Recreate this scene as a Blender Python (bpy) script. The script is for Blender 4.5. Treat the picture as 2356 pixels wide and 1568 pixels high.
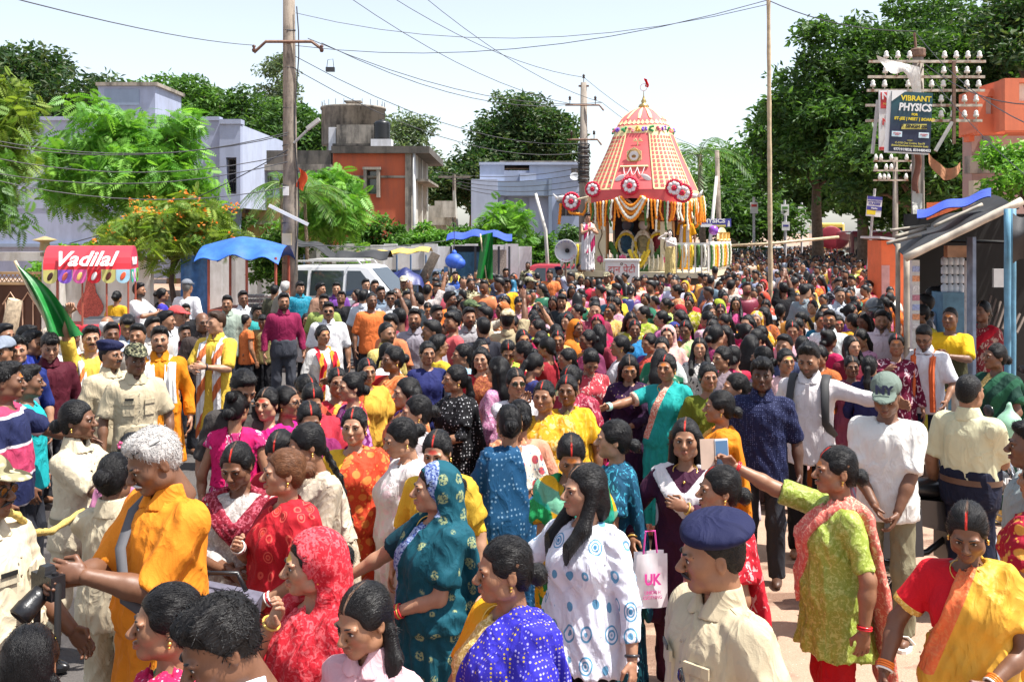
import bpy, math, random
import numpy as np
from mathutils import Vector, Matrix, Euler
random.seed(7); RNG = np.random.default_rng(11)
PI = math.pi; R = math.radians; f4 = np.float32
for _o in list(bpy.data.objects): bpy.data.objects.remove(_o)
SC = bpy.context.scene; COL = SC.collection

# ------------------------------------------------------------------ camera, sky, sun, exposure
CAMH, FPX, CU, VH = 2.65, 2300.0, 1178.0, 535.0      # eye height, focal length / principal column / horizon row in a 2356 px wide picture
cam = bpy.data.cameras.new('camera'); co = bpy.data.objects.new('camera', cam); COL.objects.link(co)
co.location = (0, 0, CAMH); co.rotation_euler = (PI / 2, 0, 0)
cam.sensor_width = 36; cam.lens = FPX / 2356 * 36; cam.shift_y = -(784 - VH) / 2356
cam.clip_start = .1; cam.clip_end = 3000; SC.camera = co
SUN = Vector((.40, -.10, .91)).normalized()
W = bpy.data.worlds.new('World'); SC.world = W; W.use_nodes = True
_n = W.node_tree.nodes; _l = W.node_tree.links
_sky = _n.new('ShaderNodeTexSky'); _sky.sky_type = 'NISHITA'; _sky.sun_disc = False
_sky.sun_elevation = math.asin(SUN.z); _sky.sun_rotation = math.atan2(SUN.x, SUN.y)
_sky.air_density = 1.0; _sky.dust_density = 1.5; _sky.ozone_density = 1.0; _sky.altitude = 200
_hs = _n.new('ShaderNodeHueSaturation'); _hs.inputs['Saturation'].default_value = .55; _l.new(_sky.outputs[0], _hs.inputs['Color']); _l.new(_hs.outputs[0], _n['Background'].inputs[0]); _n['Background'].inputs[1].default_value = .118
_s = bpy.data.lights.new('sun', 'SUN'); _s.energy = 4.7; _s.angle = R(.6); _s.color = (1, .96, .9)
_so = bpy.data.objects.new('sun', _s); COL.objects.link(_so); _so.rotation_euler = SUN.to_track_quat('Z', 'Y').to_euler()
SC.view_settings.view_transform = 'Standard'; SC.view_settings.look = 'None'
SC.view_settings.gamma = 1; SC.view_settings.use_curve_mapping = False
SC.view_settings.exposure = 1.05
SC.render.engine = 'CYCLES'; SC.cycles.max_bounces = 6; SC.cycles.transparent_max_bounces = 6

def at(u, v, d):                       # the point d metres away that the photograph shows at (u, v)
 return Vector(((u - CU) / FPX * d, d, CAMH - (v - VH) / FPX * d))
def gx(u, d): return (u - CU) / FPX * d
def gz(v, d): return CAMH - (v - VH) / FPX * d

# ------------------------------------------------------------------ objects and meshes
def tag(o, label=None, cat=None, group=None, kind=None):
 if label: o['label'] = label
 if cat: o['category'] = cat
 if group: o['group'] = group
 if kind: o['kind'] = kind
 return o
def empty(name, loc=(0, 0, 0), rz=0, label=None, cat=None, group=None):
 o = bpy.data.objects.new(name, None); COL.objects.link(o); o.location = loc; o.rotation_euler = (0, 0, rz)
 o.empty_display_size = .1
 return tag(o, label, cat, group)
def link(name, me, mat=None, parent=None):
 if mat is not None and not me.materials:
  for m in (mat if isinstance(mat, (list, tuple)) else [mat]): me.materials.append(m)
 o = bpy.data.objects.new(name, me); COL.objects.link(o)
 if parent is not None: o.parent = parent
 return o
def raw_mesh(name, V, Q, T=None, smooth=True, attrs=None, mi=None):
 """V (n,3), Q (m,4) quads, T (k,3) triangles, attrs {name: (n,) or (n,3) point data}."""
 me = bpy.data.meshes.new(name)
 V = np.ascontiguousarray(V, f4); Q = np.asarray(Q, np.int32).reshape(-1, 4)
 T = np.zeros((0, 3), np.int32) if T is None else np.asarray(T, np.int32).reshape(-1, 3)
 nq, nt = len(Q), len(T)
 me.vertices.add(len(V)); me.vertices.foreach_set('co', V.ravel())
 me.loops.add(nq * 4 + nt * 3); me.loops.foreach_set('vertex_index', np.concatenate([Q.ravel(), T.ravel()]).astype(np.int32))
 me.polygons.add(nq + nt)
 me.polygons.foreach_set('loop_start', np.concatenate([np.arange(nq) * 4, nq * 4 + np.arange(nt) * 3]).astype(np.int32))
 if mi is not None: me.polygons.foreach_set('material_index', np.asarray(mi, np.int32))
 me.polygons.foreach_set('use_smooth', np.full(nq + nt, bool(smooth)))
 for k, a in (attrs or {}).items():
  a = np.ascontiguousarray(a, f4)
  if a.ndim == 1: me.attributes.new(k, 'FLOAT', 'POINT').data.foreach_set('value', a)
  else: me.attributes.new(k, 'FLOAT_VECTOR', 'POINT').data.foreach_set('vector', a.ravel())
 me.update(calc_edges=True)
 return me
class MB:
 """collects boxes, tubes, lathes, sheets; build() links them as one mesh object"""
 def __init__(s): s.v = []; s.f = []; s.m = []; s.mi = 0; s.cols = []; s.col = None
 def add(s, vs, fs):
  b = len(s.v); s.v += [tuple(p) for p in vs]; s.f += [tuple(b + i for i in f) for f in fs]; s.m += [s.mi] * len(fs)
  if s.col is not None: s.cols += [s.col] * len(vs)
  return s
 def box(s, c, d, M=None, taper=1.0):
  c = Vector(c); h = [x / 2 for x in d]; vs = []
  for z in (-1, 1):
   t = taper if z > 0 else 1
   for x, y in ((-1, -1), (1, -1), (1, 1), (-1, 1)):
    p = Vector((x * h[0] * t, y * h[1] * t, z * h[2])); vs.append(c + (M @ p if M else p))
  return s.add(vs, [(0, 3, 2, 1), (4, 5, 6, 7), (0, 1, 5, 4), (1, 2, 6, 5), (2, 3, 7, 6), (3, 0, 4, 7)])
 def b2(s, lo, hi): return s.box([(a + b) / 2 for a, b in zip(lo, hi)], [b - a for a, b in zip(lo, hi)])
 def tube(s, pts, r, n=8, caps=True, flat=1.0, up=None):
  pts = [Vector(p) for p in pts]; k = len(pts); rs = r if isinstance(r, (list, tuple)) else [r] * k; vs = []; ref = None
  for i, p in enumerate(pts):
   t = (pts[min(i + 1, k - 1)] - pts[max(i - 1, 0)])
   if t.length < 1e-9: t = Vector((0, 0, 1))
   t.normalize()
   if ref is None:
    ref = Vector(up) if up else (Vector((0, 0, 1)) if abs(t.z) < .9 else Vector((1, 0, 0)))
   a = ref - t * ref.dot(t); a.normalize(); ref = a; b = t.cross(a)
   for j in range(n):
    g = 2 * PI * j / n; vs.append(p + a * (math.cos(g) * rs[i] * flat) + b * (math.sin(g) * rs[i]))
  fs = [(i * n + j, i * n + (j + 1) % n, (i + 1) * n + (j + 1) % n, (i + 1) * n + j) for i in range(k - 1) for j in range(n)]
  if caps: fs += [tuple(range(n - 1, -1, -1)), tuple((k - 1) * n + j for j in range(n))]
  return s.add(vs, fs)
 def cyl(s, a, b, r0, r1=None, n=12): return s.tube([a, b], [r0, r0 if r1 is None else r1], n)
 def lathe(s, prof, c=(0, 0, 0), n=16, M=None, ex=1.0):
  c = Vector(c); vs = []
  for r, z in prof:
   for j in range(n):
    g = 2 * PI * j / n; x, y = math.cos(g), math.sin(g)
    if ex != 1: q = (abs(x) ** ex + abs(y) ** ex) ** (-1 / ex); x *= q; y *= q
    p = Vector((r * x, r * y, z)); vs.append(c + (M @ p if M else p))
  k = len(prof)
  fs = [(i * n + j, i * n + (j + 1) % n, (i + 1) * n + (j + 1) % n, (i + 1) * n + j) for i in range(k - 1) for j in range(n)]
  return s.add(vs, fs + [tuple(range(n - 1, -1, -1)), tuple((k - 1) * n + j for j in range(n))])
 def ball(s, c, r, n=8, k=5, M=None):
  r = r if isinstance(r, (list, tuple)) else (r, r, r); prof = [(math.sin(PI * (i + .08) / (k + .16)), -math.cos(PI * (i + .08) / (k + .16))) for i in range(k + 1)]
  c = Vector(c); vs = []
  for q, z in prof:
   for j in range(n):
    p = Vector((q * math.cos(2 * PI * j / n) * r[0], q * math.sin(2 * PI * j / n) * r[1], z * r[2])); vs.append(c + (M @ p if M else p))
  fs = [(i * n + j, i * n + (j + 1) % n, (i + 1) * n + (j + 1) % n, (i + 1) * n + j) for i in range(k) for j in range(n)]
  return s.add(vs, fs + [tuple(range(n - 1, -1, -1)), tuple(k * n + j for j in range(n))])
 def grid(s, fn, nu, nv, thick=0):
  vs = [fn(i / nu, j / nv) for j in range(nv + 1) for i in range(nu + 1)]; w = nu + 1
  fs = [(j * w + i, j * w + i + 1, (j + 1) * w + i + 1, (j + 1) * w + i) for j in range(nv) for i in range(nu)]
  s.add(vs, fs)
  if thick:
   vs2 = [Vector(p) - Vector((0, 0, thick)) for p in vs]; s.add(vs2, [f[::-1] for f in fs])
  return s
 def prism(s, poly, ax, thick):                 # polygon (list of 3-D points) pushed along the vector ax
  poly = [Vector(p) for p in poly]; n = len(poly); e = Vector(ax) * thick
  return s.add(poly + [p + e for p in poly], [tuple(range(n)), tuple(range(2 * n - 1, n - 1, -1))] + [(j, j + n, (j + 1) % n + n, (j + 1) % n) for j in range(n)])
 def torus(s, c, r, q, M=None, n=14, k=6):
  c = Vector(c); vs = []
  for i in range(n):
   a = 2 * PI * i / n
   for j in range(k):
    b = 2 * PI * j / k; p = Vector(((r + q * math.cos(b)) * math.cos(a), (r + q * math.cos(b)) * math.sin(a), q * math.sin(b))); vs.append(c + (M @ p if M else p))
  return s.add(vs, [(i * k + j, ((i + 1) % n) * k + j, ((i + 1) % n) * k + (j + 1) % k, i * k + (j + 1) % k) for i in range(n) for j in range(k)])
 def mesh(s, name, smooth=False, attr=None):
  me = bpy.data.meshes.new(name); me.from_pydata([tuple(p) for p in s.v], [], s.f)
  if smooth is True: me.shade_smooth()
  if any(s.m): me.polygons.foreach_set('material_index', s.m)
  if s.cols: me.attributes.new('Col', 'FLOAT_VECTOR', 'POINT').data.foreach_set('vector', np.array(s.cols, f4).ravel())
  me.update(); return me
 def build(s, name, mat, parent=None, smooth=False, label=None, cat=None, group=None, kind=None):
  return tag(link(name, s.mesh(name, smooth), mat, parent), label, cat, group, kind)
def text_mesh(txt, size, mat, parent, name, loc, rot=(PI / 2, 0, 0), align='CENTER', shear=0, bold=0, ext=.002, sx=1.0):
 c = bpy.data.curves.new(name, 'FONT'); c.body = txt; c.size = size; c.align_x = align; c.align_y = 'CENTER'; c.extrude = ext
 c.shear = shear; c.offset = bold; c.resolution_u = 2
 o = bpy.data.objects.new('tmp', c); COL.objects.link(o)
 me = bpy.data.meshes.new_from_object(o.evaluated_get(bpy.context.evaluated_depsgraph_get())); bpy.data.objects.remove(o); bpy.data.curves.remove(c)
 me.materials.clear(); q = link(name, me, mat, parent); q.location = loc; q.rotation_euler = rot; q.scale = (sx, 1, 1); return q
def copy_tree(o, parent=None):
 c = o.copy(); COL.objects.link(c); c.parent = parent
 for ch in o.children: copy_tree(ch, c)
 return c

# ------------------------------------------------------------------ materials
def lin(h):
 h = h.lstrip('#'); return tuple((c / 12.92 if c <= .04045 else ((c + .055) / 1.055) ** 2.4) for c in (int(h[i:i + 2], 16) / 255 for i in (0, 2, 4)))
class NT:
 def __init__(s, name):
  s.m = bpy.data.materials.new(name); s.m.use_nodes = True; s.t = s.m.node_tree; s.bsdf = s.t.nodes['Principled BSDF']
  s.out = s.t.nodes['Material Output']; s.obj = None
 def n(s, typ, ins=None, out=0, **at_):
  nd = s.t.nodes.new('ShaderNode' + typ)
  for k, v in at_.items(): setattr(nd, k, v)
  for k, v in (ins or {}).items(): s.set(nd, k, v)
  return nd.outputs[out] if out is not None else nd
 def set(s, nd, k, v):
  i = nd.inputs[k]
  if isinstance(v, bpy.types.NodeSocket): s.t.links.new(v, i)
  elif i.type == 'RGBA' and len(v) == 3: i.default_value = (*v, 1)
  else: i.default_value = v
 def p(s, **kw):
  for k, v in kw.items(): s.set(s.bsdf, k.replace('_', ' '), v)
  return s
 def coord(s, w='Object'): return s.n('TexCoord', out=w)
 def map(s, vec, sc=(1, 1, 1), loc=(0, 0, 0), rot=(0, 0, 0)): return s.n('Mapping', {'Vector': vec, 'Scale': sc, 'Location': loc, 'Rotation': rot})
 def noise(s, vec, sc, det=3, rough=.55, dist=0, out=0): return s.n('TexNoise', {'Vector': vec, 'Scale': sc, 'Detail': det, 'Roughness': rough, 'Distortion': dist}, out)
 def vor(s, vec, sc, out='Distance', feature='F1', rnd=1.0): return s.n('TexVoronoi', {'Vector': vec, 'Scale': sc, 'Randomness': rnd}, out, feature=feature)
 def ramp(s, f, stops, interp='LINEAR'):
  nd = s.n('ValToRGB', {'Fac': f}, None); r = nd.color_ramp; r.interpolation = interp
  while len(r.elements) < len(stops): r.elements.new(.5)
  for e, (x, c) in zip(r.elements, stops): e.position = x; e.color = (*c, 1) if len(c) == 3 else c
  return nd.outputs[0]
 def mix(s, f, a, b, mode='MIX'): return s.n('Mix', {0: f, 6: a, 7: b}, 2, data_type='RGBA', blend_type=mode)
 def math(s, op, a, b=0.0, c=0.0, clamp=False): return s.n('Math', {0: a, 1: b, 2: c}, operation=op, use_clamp=clamp)
 def step(s, a, lo, hi): return s.n('MapRange', {0: a, 1: lo, 2: hi, 3: 0.0, 4: 1.0})
 def sep(s, v): nd = s.n('SeparateXYZ', {0: v}, None); return nd.outputs[0], nd.outputs[1], nd.outputs[2]
 def bump(s, h, strength=.3, dist=.01): return s.t.links.new(s.n('Bump', {'Height': h, 'Strength': strength, 'Distance': dist}), s.bsdf.inputs['Normal'])
_mats = {}
def mat(name, c, rough=.7, var=.12, sc=6.0, metal=0, bump=0.0, bsc=40.0, spec=.5, c2=None, c2at=.55):
 if name in _mats: return _mats[name]
 if isinstance(c, str): c = lin(c)
 if isinstance(c2, str): c2 = lin(c2)
 t = NT(name); o = t.coord(); nz = t.noise(o, sc, 4)
 lo = tuple(x * (1 - var) for x in c); hi = tuple(min(1, x * (1 + var)) for x in c)
 colr = t.ramp(nz, [(.3, lo), (.7, hi)])
 if c2: colr = t.mix(t.step(t.noise(o, sc * .6, 5, .65), c2at, c2at + .12), colr, c2)
 t.p(Base_Color=colr, Roughness=rough, Metallic=metal, Specular_IOR_Level=spec)
 if bump: t.bump(t.noise(o, bsc, 4), bump, .01)
 _mats[name] = t.m; return t.m
def glassy(name, c, rough=.08):
 if name in _mats: return _mats[name]
 t = NT(name); t.p(Base_Color=c, Roughness=rough, Specular_IOR_Level=.8, Coat_Weight=.3); _mats[name] = t.m; return t.m
# ------------------------------------------------------------------ people: smooth distance fields meshed by surface nets
def smin(a, b, k):
 if k <= 0: return np.minimum(a, b)
 h = np.maximum(k - np.abs(a - b), 0) / k
 return np.minimum(a, b) - h * h * (k * .25)
class Field:
 def __init__(s, lo, hi, h):
  s.h = h; s.lo = np.array(lo, f4) - 2.5 * h; n = np.ceil((np.array(hi) + 2.5 * h - s.lo) / h).astype(int) + 1
  s.ax = [s.lo[i] + np.arange(n[i], dtype=f4) * f4(h) for i in range(3)]; s.D = np.full(n, .3, f4)
 def blk(s, lo, hi):
  sl = []
  for i in range(3):
   a = int(max(0, math.floor((lo[i] - s.lo[i]) / s.h))); b = int(min(len(s.ax[i]), math.ceil((hi[i] - s.lo[i]) / s.h) + 1))
   if b <= a: return None
   sl.append(slice(a, b))
  x, y, z = (s.ax[i][sl[i]] for i in range(3))
  return tuple(sl), x[:, None, None], y[None, :, None], z[None, None, :]
 def put(s, sl, d, k, sub): s.D[sl] = -smin(-s.D[sl], d, k) if sub else smin(s.D[sl], d, k)
 def cone(s, a, b, ra, rb, k=.03, flat=False, sub=False, sq=(1, 1, 1)):
  a = np.array(a, float); b = np.array(b, float); m = max(ra, rb) * max(1 / min(sq), 1) + k + 2 * s.h
  B = s.blk(np.minimum(a, b) - m, np.maximum(a, b) + m)
  if B is None: return s
  sl, x, y, z = B; d = b - a; L2 = float(d @ d) + 1e-12
  px, py, pz = (x - a[0]) , (y - a[1]), (z - a[2])
  t0 = (px * d[0] + py * d[1] + pz * d[2]) / L2; t = np.clip(t0, 0, 1)
  q = np.sqrt(((px - t * d[0]) * sq[0]) ** 2 + ((py - t * d[1]) * sq[1]) ** 2 + ((pz - t * d[2]) * sq[2]) ** 2) - (ra + (rb - ra) * t)
  if flat: q = np.maximum(q, (t0 - 1) * math.sqrt(L2))
  s.put(sl, q, k, sub); return s
 def ell(s, c, r, k=.02, M=None, sub=False):
  c = np.array(c, float); m = max(r) + k + 2 * s.h; B = s.blk(c - m, c + m)
  if B is None: return s
  sl, x, y, z = B; x = x - c[0]; y = y - c[1]; z = z - c[2]
  if M is not None:
   M = np.array(M); x, y, z = (M[0, i] * x + M[1, i] * y + M[2, i] * z for i in range(3))
  k0 = np.sqrt((x / r[0]) ** 2 + (y / r[1]) ** 2 + (z / r[2]) ** 2) + 1e-6
  k1 = np.sqrt((x / r[0] ** 2) ** 2 + (y / r[1] ** 2) ** 2 + (z / r[2] ** 2) ** 2) + 1e-6
  s.put(sl, k0 * (k0 - 1) / k1, k, sub); return s
 def loft(s, prof, k=.03, ex=2.3, fold=None, cap=True):
  P = np.array(prof, float); zs = P[:, 0]; m = k + 2 * s.h; A = P[:, 1].max() + m + .05; Bm = P[:, 2].max() + m + .05
  B = s.blk((P[:, 3].min() - A, P[:, 4].min() - Bm, zs[0] - m), (P[:, 3].max() + A, P[:, 4].max() + Bm, zs[-1] + m))
  sl, x, y, z = B; zz = z.ravel(); a, b, cx, cy = (np.interp(zz, zs, P[:, i])[None, None, :] for i in (1, 2, 3, 4))
  u = (x - cx) / a; v = (y - cy) / b; q = ((np.abs(u) ** ex + np.abs(v) ** ex) ** (1 / ex) - 1) * np.minimum(a, b)
  if fold is not None: q = q + fold(x - cx, y - cy, z)
  if cap: q = np.maximum(q, np.maximum(zs[0] - z, z - zs[-1]))
  s.put(sl, q, k, False); return s
 def wrinkle(s, amp, fr=14.0, seed=0):
  r = np.random.default_rng(seed); idx = np.nonzero(np.abs(s.D) < amp * 2.5 + s.h * 2); p = np.stack([s.ax[i][idx[i]] for i in range(3)], 1)
  w = p + .03 * np.sin(p[:, [1, 2, 0]] * 8 + r.uniform(0, 6, 3)) + .010 * np.sin(p[:, [2, 0, 1]] * 23 + r.uniform(0, 6, 3)); n = np.zeros(len(p), f4)
  if fr > 50:                                    # hair: fine ridges in every direction
   for a in (1.0, .6):
    kv = r.normal(size=3); kv *= fr * (1.8 - a) / np.linalg.norm(kv); n += a * (np.abs(np.sin(w @ kv + 1)) ** .7 - .68)
  else:                                          # cloth: long folds running down and slantwise round the body
   th = np.arctan2(w[:, 1], w[:, 0])
   for f, a in ((fr * .5, .8), (fr * .95, 1.0), (fr * 1.7, .75)):
    if f * s.h > .9: continue
    nn = int(round(f * .36)); sl = r.choice((-1, 1)) * r.uniform(.25, .9); q = np.abs(np.sin(nn * th / 2 + w[:, 2] * f * sl + r.uniform(0, 6.3) + .8 * np.sin(w[:, 2] * 7 + f))); n += a * (q ** .7 - .68) * (.55 + .45 * np.sin(p[:, 2] * 11 + p[:, 0] * 9 + f))
  s.D[idx] += (amp * .8 * n).astype(f4); return s
 def mesh(s):
  D = s.D; D[0] = D[-1] = .1; D[:, 0] = D[:, -1] = .1; D[:, :, 0] = D[:, :, -1] = .1
  S = D < 0; u = S.astype(np.uint8)
  c = u[:-1] + u[1:]; c = c[:, :-1] + c[:, 1:]; c = c[:, :, :-1] + c[:, :, 1:]
  act = (c > 0) & (c < 8); idx = np.argwhere(act)
  if len(idx) == 0: return np.zeros((0, 3), f4), np.zeros((0, 4), np.int32)
  vid = np.full(act.shape, -1, np.int32); vid[act] = np.arange(len(idx))
  of = np.array([(i, j, k) for i in (0, 1) for j in (0, 1) for k in (0, 1)])
  vals = np.stack([D[idx[:, 0] + o[0], idx[:, 1] + o[1], idx[:, 2] + o[2]] for o in of], 1)
  acc = np.zeros((len(idx), 3), f4); cnt = np.zeros(len(idx), f4)
  for i in range(8):
   for j in range(i + 1, 8):
    if np.abs(of[i] - of[j]).sum() != 1: continue
    m = (vals[:, i] < 0) != (vals[:, j] < 0); a = vals[m, i]; t = a / (a - vals[m, j])
    acc[m] += of[i] + t[:, None] * (of[j] - of[i]); cnt[m] += 1
  V = s.lo + (idx + acc / cnt[:, None]) * s.h; Q = []
  for ax in range(3):
   o1, o2 = [(1, 2), (2, 0), (0, 1)][ax]
   A = np.moveaxis(S, (ax, o1, o2), (0, 1, 2)); Vd = np.moveaxis(vid, (ax, o1, o2), (0, 1, 2))
   e0 = A[:-1, 1:-1, 1:-1]; e1 = A[1:, 1:-1, 1:-1]; e = np.argwhere(e0 != e1); i, j, k = e[:, 0], e[:, 1] + 1, e[:, 2] + 1
   q = np.stack([Vd[i, j - 1, k - 1], Vd[i, j, k - 1], Vd[i, j, k], Vd[i, j - 1, k]], 1); fl = ~e0[e[:, 0], e[:, 1], e[:, 2]]
   q[fl] = q[fl][:, ::-1]; Q.append(q)
  return V.astype(f4), np.concatenate(Q).astype(np.int32)
def join(parts):                                   # [(V, Q, T, col)] -> one
 V = []; Q = []; T = []; C = []; b = 0
 for v, q, t, c in parts:
  V.append(v); Q.append(np.asarray(q, np.int32).reshape(-1, 4) + b)
  if t is not None: T.append(np.asarray(t, np.int32).reshape(-1, 3) + b)
  C.append(np.broadcast_to(np.asarray(c, f4), v.shape)); b += len(v)
 return np.concatenate(V), np.concatenate(Q), (np.concatenate(T) if T else None), np.concatenate(C)
def blob(c, r, n=8, k=4):
 th = (np.arange(k + 1) + .05) / (k + .1) * PI; g = np.arange(n) / n * 2 * PI
 V = np.stack([np.outer(np.sin(th), np.cos(g)) * r[0] + c[0], np.outer(np.sin(th), np.sin(g)) * r[1] + c[1], np.outer(-np.cos(th), np.ones(n)) * r[2] + c[2]], 2).reshape(-1, 3)
 Q = [(i * n + j, i * n + (j + 1) % n, (i + 1) * n + (j + 1) % n, (i + 1) * n + j) for i in range(k) for j in range(n)]
 return V.astype(f4), np.array(Q)
def strip(pts, r, n=5):                            # small tapered tube as arrays
 b = MB(); b.tube(pts, r, n, caps=False); return np.array([tuple(p) for p in b.v], f4), np.array(b.f)

LODH = dict(body=(.014, .021, .032, .05), head=(.0048, .0078, .013, .022), hair=(.0058, .009, .015, .024), cloth=(.0125, .019, .03, .046), hand=(.0042, .0075, .013, .025))
TONES = dict(l=(.40, .215, .130), m=(.285, .138, .075), d=(.165, .075, .040), b=(.085, .04, .024), w=(.8, .72, .66))
_hc = {}
def head_arrays(sex, lod, fat=0.0):
 key = (sex, lod, fat)
 if key in _hc: return _hc[key]
 F = Field((-.1, -.15, -.1), (.1, .125, .24), LODH['head'][lod]); w = 1 + .12 * fat; m = sex == 'm'
 F.ell((0, .014, .135), (.075 * w, .095, .088)).ell((0, -.028, .078), (.058 * w + (.004 if m else 0), .064, .088), .035)
 F.ell((0, -.066, .010), ((.032 if m else .026) * w, .026, .022), .035)
 for s in (-1, 1):
  F.ell((s * .040 * w, -.056, .080), (.026 * w, .026, .026), .03).ell((s * .052 * w, -.01, .03), (.02, .035, .025), .03)
  F.ell((s * .03, -.084, .123), (.028, .013, .009), .014).ell((s * .031, -.112, .104), (.018, .022, .0135), .012, sub=True)
  F.ell((s * .031, -.076, .104), (.016, .014, .014), .004)
  F.ell((s * .075 * w, .014, .090), (.007, .018, .029), .008).ell((s * .082 * w, .010, .094), (.005, .009, .015), .006, sub=True)
  F.ell((s * .012, -.106, .071), (.010, .011, .008), .008)
 F.cone((0, -.088, .116), (0, -.117, .077), .0075, .0125, .012)
 F.ell((0, -.097, .0465), (.023, .010, .006), .006).ell((0, -.0955, .035), (.020, .0115, .0072), .006)
 F.cone((-.018, -.107, .041), (.018, -.107, .041), .0025, .0025, .003, sub=True)
 F.cone((0, .022, .05), (0, .03, -.09), .056 if m else .047, (.06 if m else .05) + .012 * fat, .03)
 _hc[key] = F.mesh(); return _hc[key]
def head_colors(V, tone, lips=1.0, beard=0.0, mark=None, rs=0):
 t = np.array(TONES[tone], f4); x, y, z = V.T; C = np.tile(t, (len(V), 1))
 C *= (1 + .10 * np.sin(V[:, 0] * 90 + rs) * np.sin(V[:, 2] * 70 + 1) * 1)[:, None]
 fr = y < -.05
 lm = np.clip(1.4 - ((x / .024) ** 2 + ((z - .041) / .0125) ** 2), 0, 1) * (y < -.082)
 C = C * (1 - .75 * lm[:, None]) + np.array((t[0] * .95, t[1] * .55, t[2] * .62)) * (.75 * lm[:, None])
 es = np.clip(1.3 - (((np.abs(x) - .031) / .021) ** 2 + ((z - .103) / .015) ** 2), 0, 1) * fr
 C *= (1 - .35 * es[:, None])
 ck = np.clip(1 - (((np.abs(x) - .043) / .02) ** 2 + ((z - .07) / .022) ** 2), 0, 1) * fr; C[:, 0] *= 1 + .15 * ck
 if beard:
  bm = np.clip((.062 - z) / .02, 0, 1) * np.clip((.03 - y) / .02, 0, 1) * np.clip((z + .035) / .02, 0, 1) * (1 - .8 * lm)
  bm = np.maximum(bm, np.clip(1.2 - ((x / .03) ** 2 + ((z - .058) / .009) ** 2), 0, 1) * (y < -.08))
  C = C * (1 - beard * bm[:, None]) + np.array((.012, .010, .009)) * (beard * bm[:, None])
 if mark:
  col = {'o': (.75, .22, .02), 'r': (.6, .03, .02), 'y': (.8, .5, .05)}[mark]
  mm = np.clip(1.5 - ((x / .026) ** 2 + ((z - .142) / .013) ** 2) - .6 * np.sin(x * 400) * np.sin(z * 330), 0, 1) * (y < -.06)
  C = C * (1 - .8 * mm[:, None]) + np.array(col) * (.8 * mm[:, None])
 return C.astype(f4)
def face_bits(lod, tone, sex):                     # eyes, brows
 out = []; k = .6 if tone == 'w' else 1
 for s in (-1, 1):
  if lod < 2:
   v, q = blob((s * .031, -.0865, .1035), (.0138, .006, .0062), 8, 4); v[:, 1] += np.abs(v[:, 0] - s * .031) * .25; out.append((v, q, None, (.55, .52, .48)))
   v, q = blob((s * .0305, -.0910, .1035), (.0062, .003, .0060), 7, 4); out.append((v, q, None, (.012, .008, .006)))
  else:
   v, q = blob((s * .031, -.087, .103), (.011, .006, .005), 5, 2); out.append((v, q, None, (.07, .045, .035)))
  if lod < 2: v, q = strip([(s * .0155, -.0905, .1045), (s * .024, -.0935, .1105), (s * .034, -.0915, .1115), (s * .0465, -.0785, .1035)], [.0012, .0022, .0024, .0014], 4); out.append((v, q, None, (.02, .012, .01)))
  b = (.0042 if sex == 'm' else .003) * (1 if lod < 2 else .8)
  v, q = strip([(s * .012, -.0975, .1225), (s * .024, -.0975, .1275), (s * .038, -.0905, .1285), (s * .054, -.0705, .1195)], [b * .8, b * 1.15, b, b * .4], 5 if lod < 2 else 3); out.append((v, q, None, (.012 * k, .009 * k, .008 * k)))
 return out
_hr = {}
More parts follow.
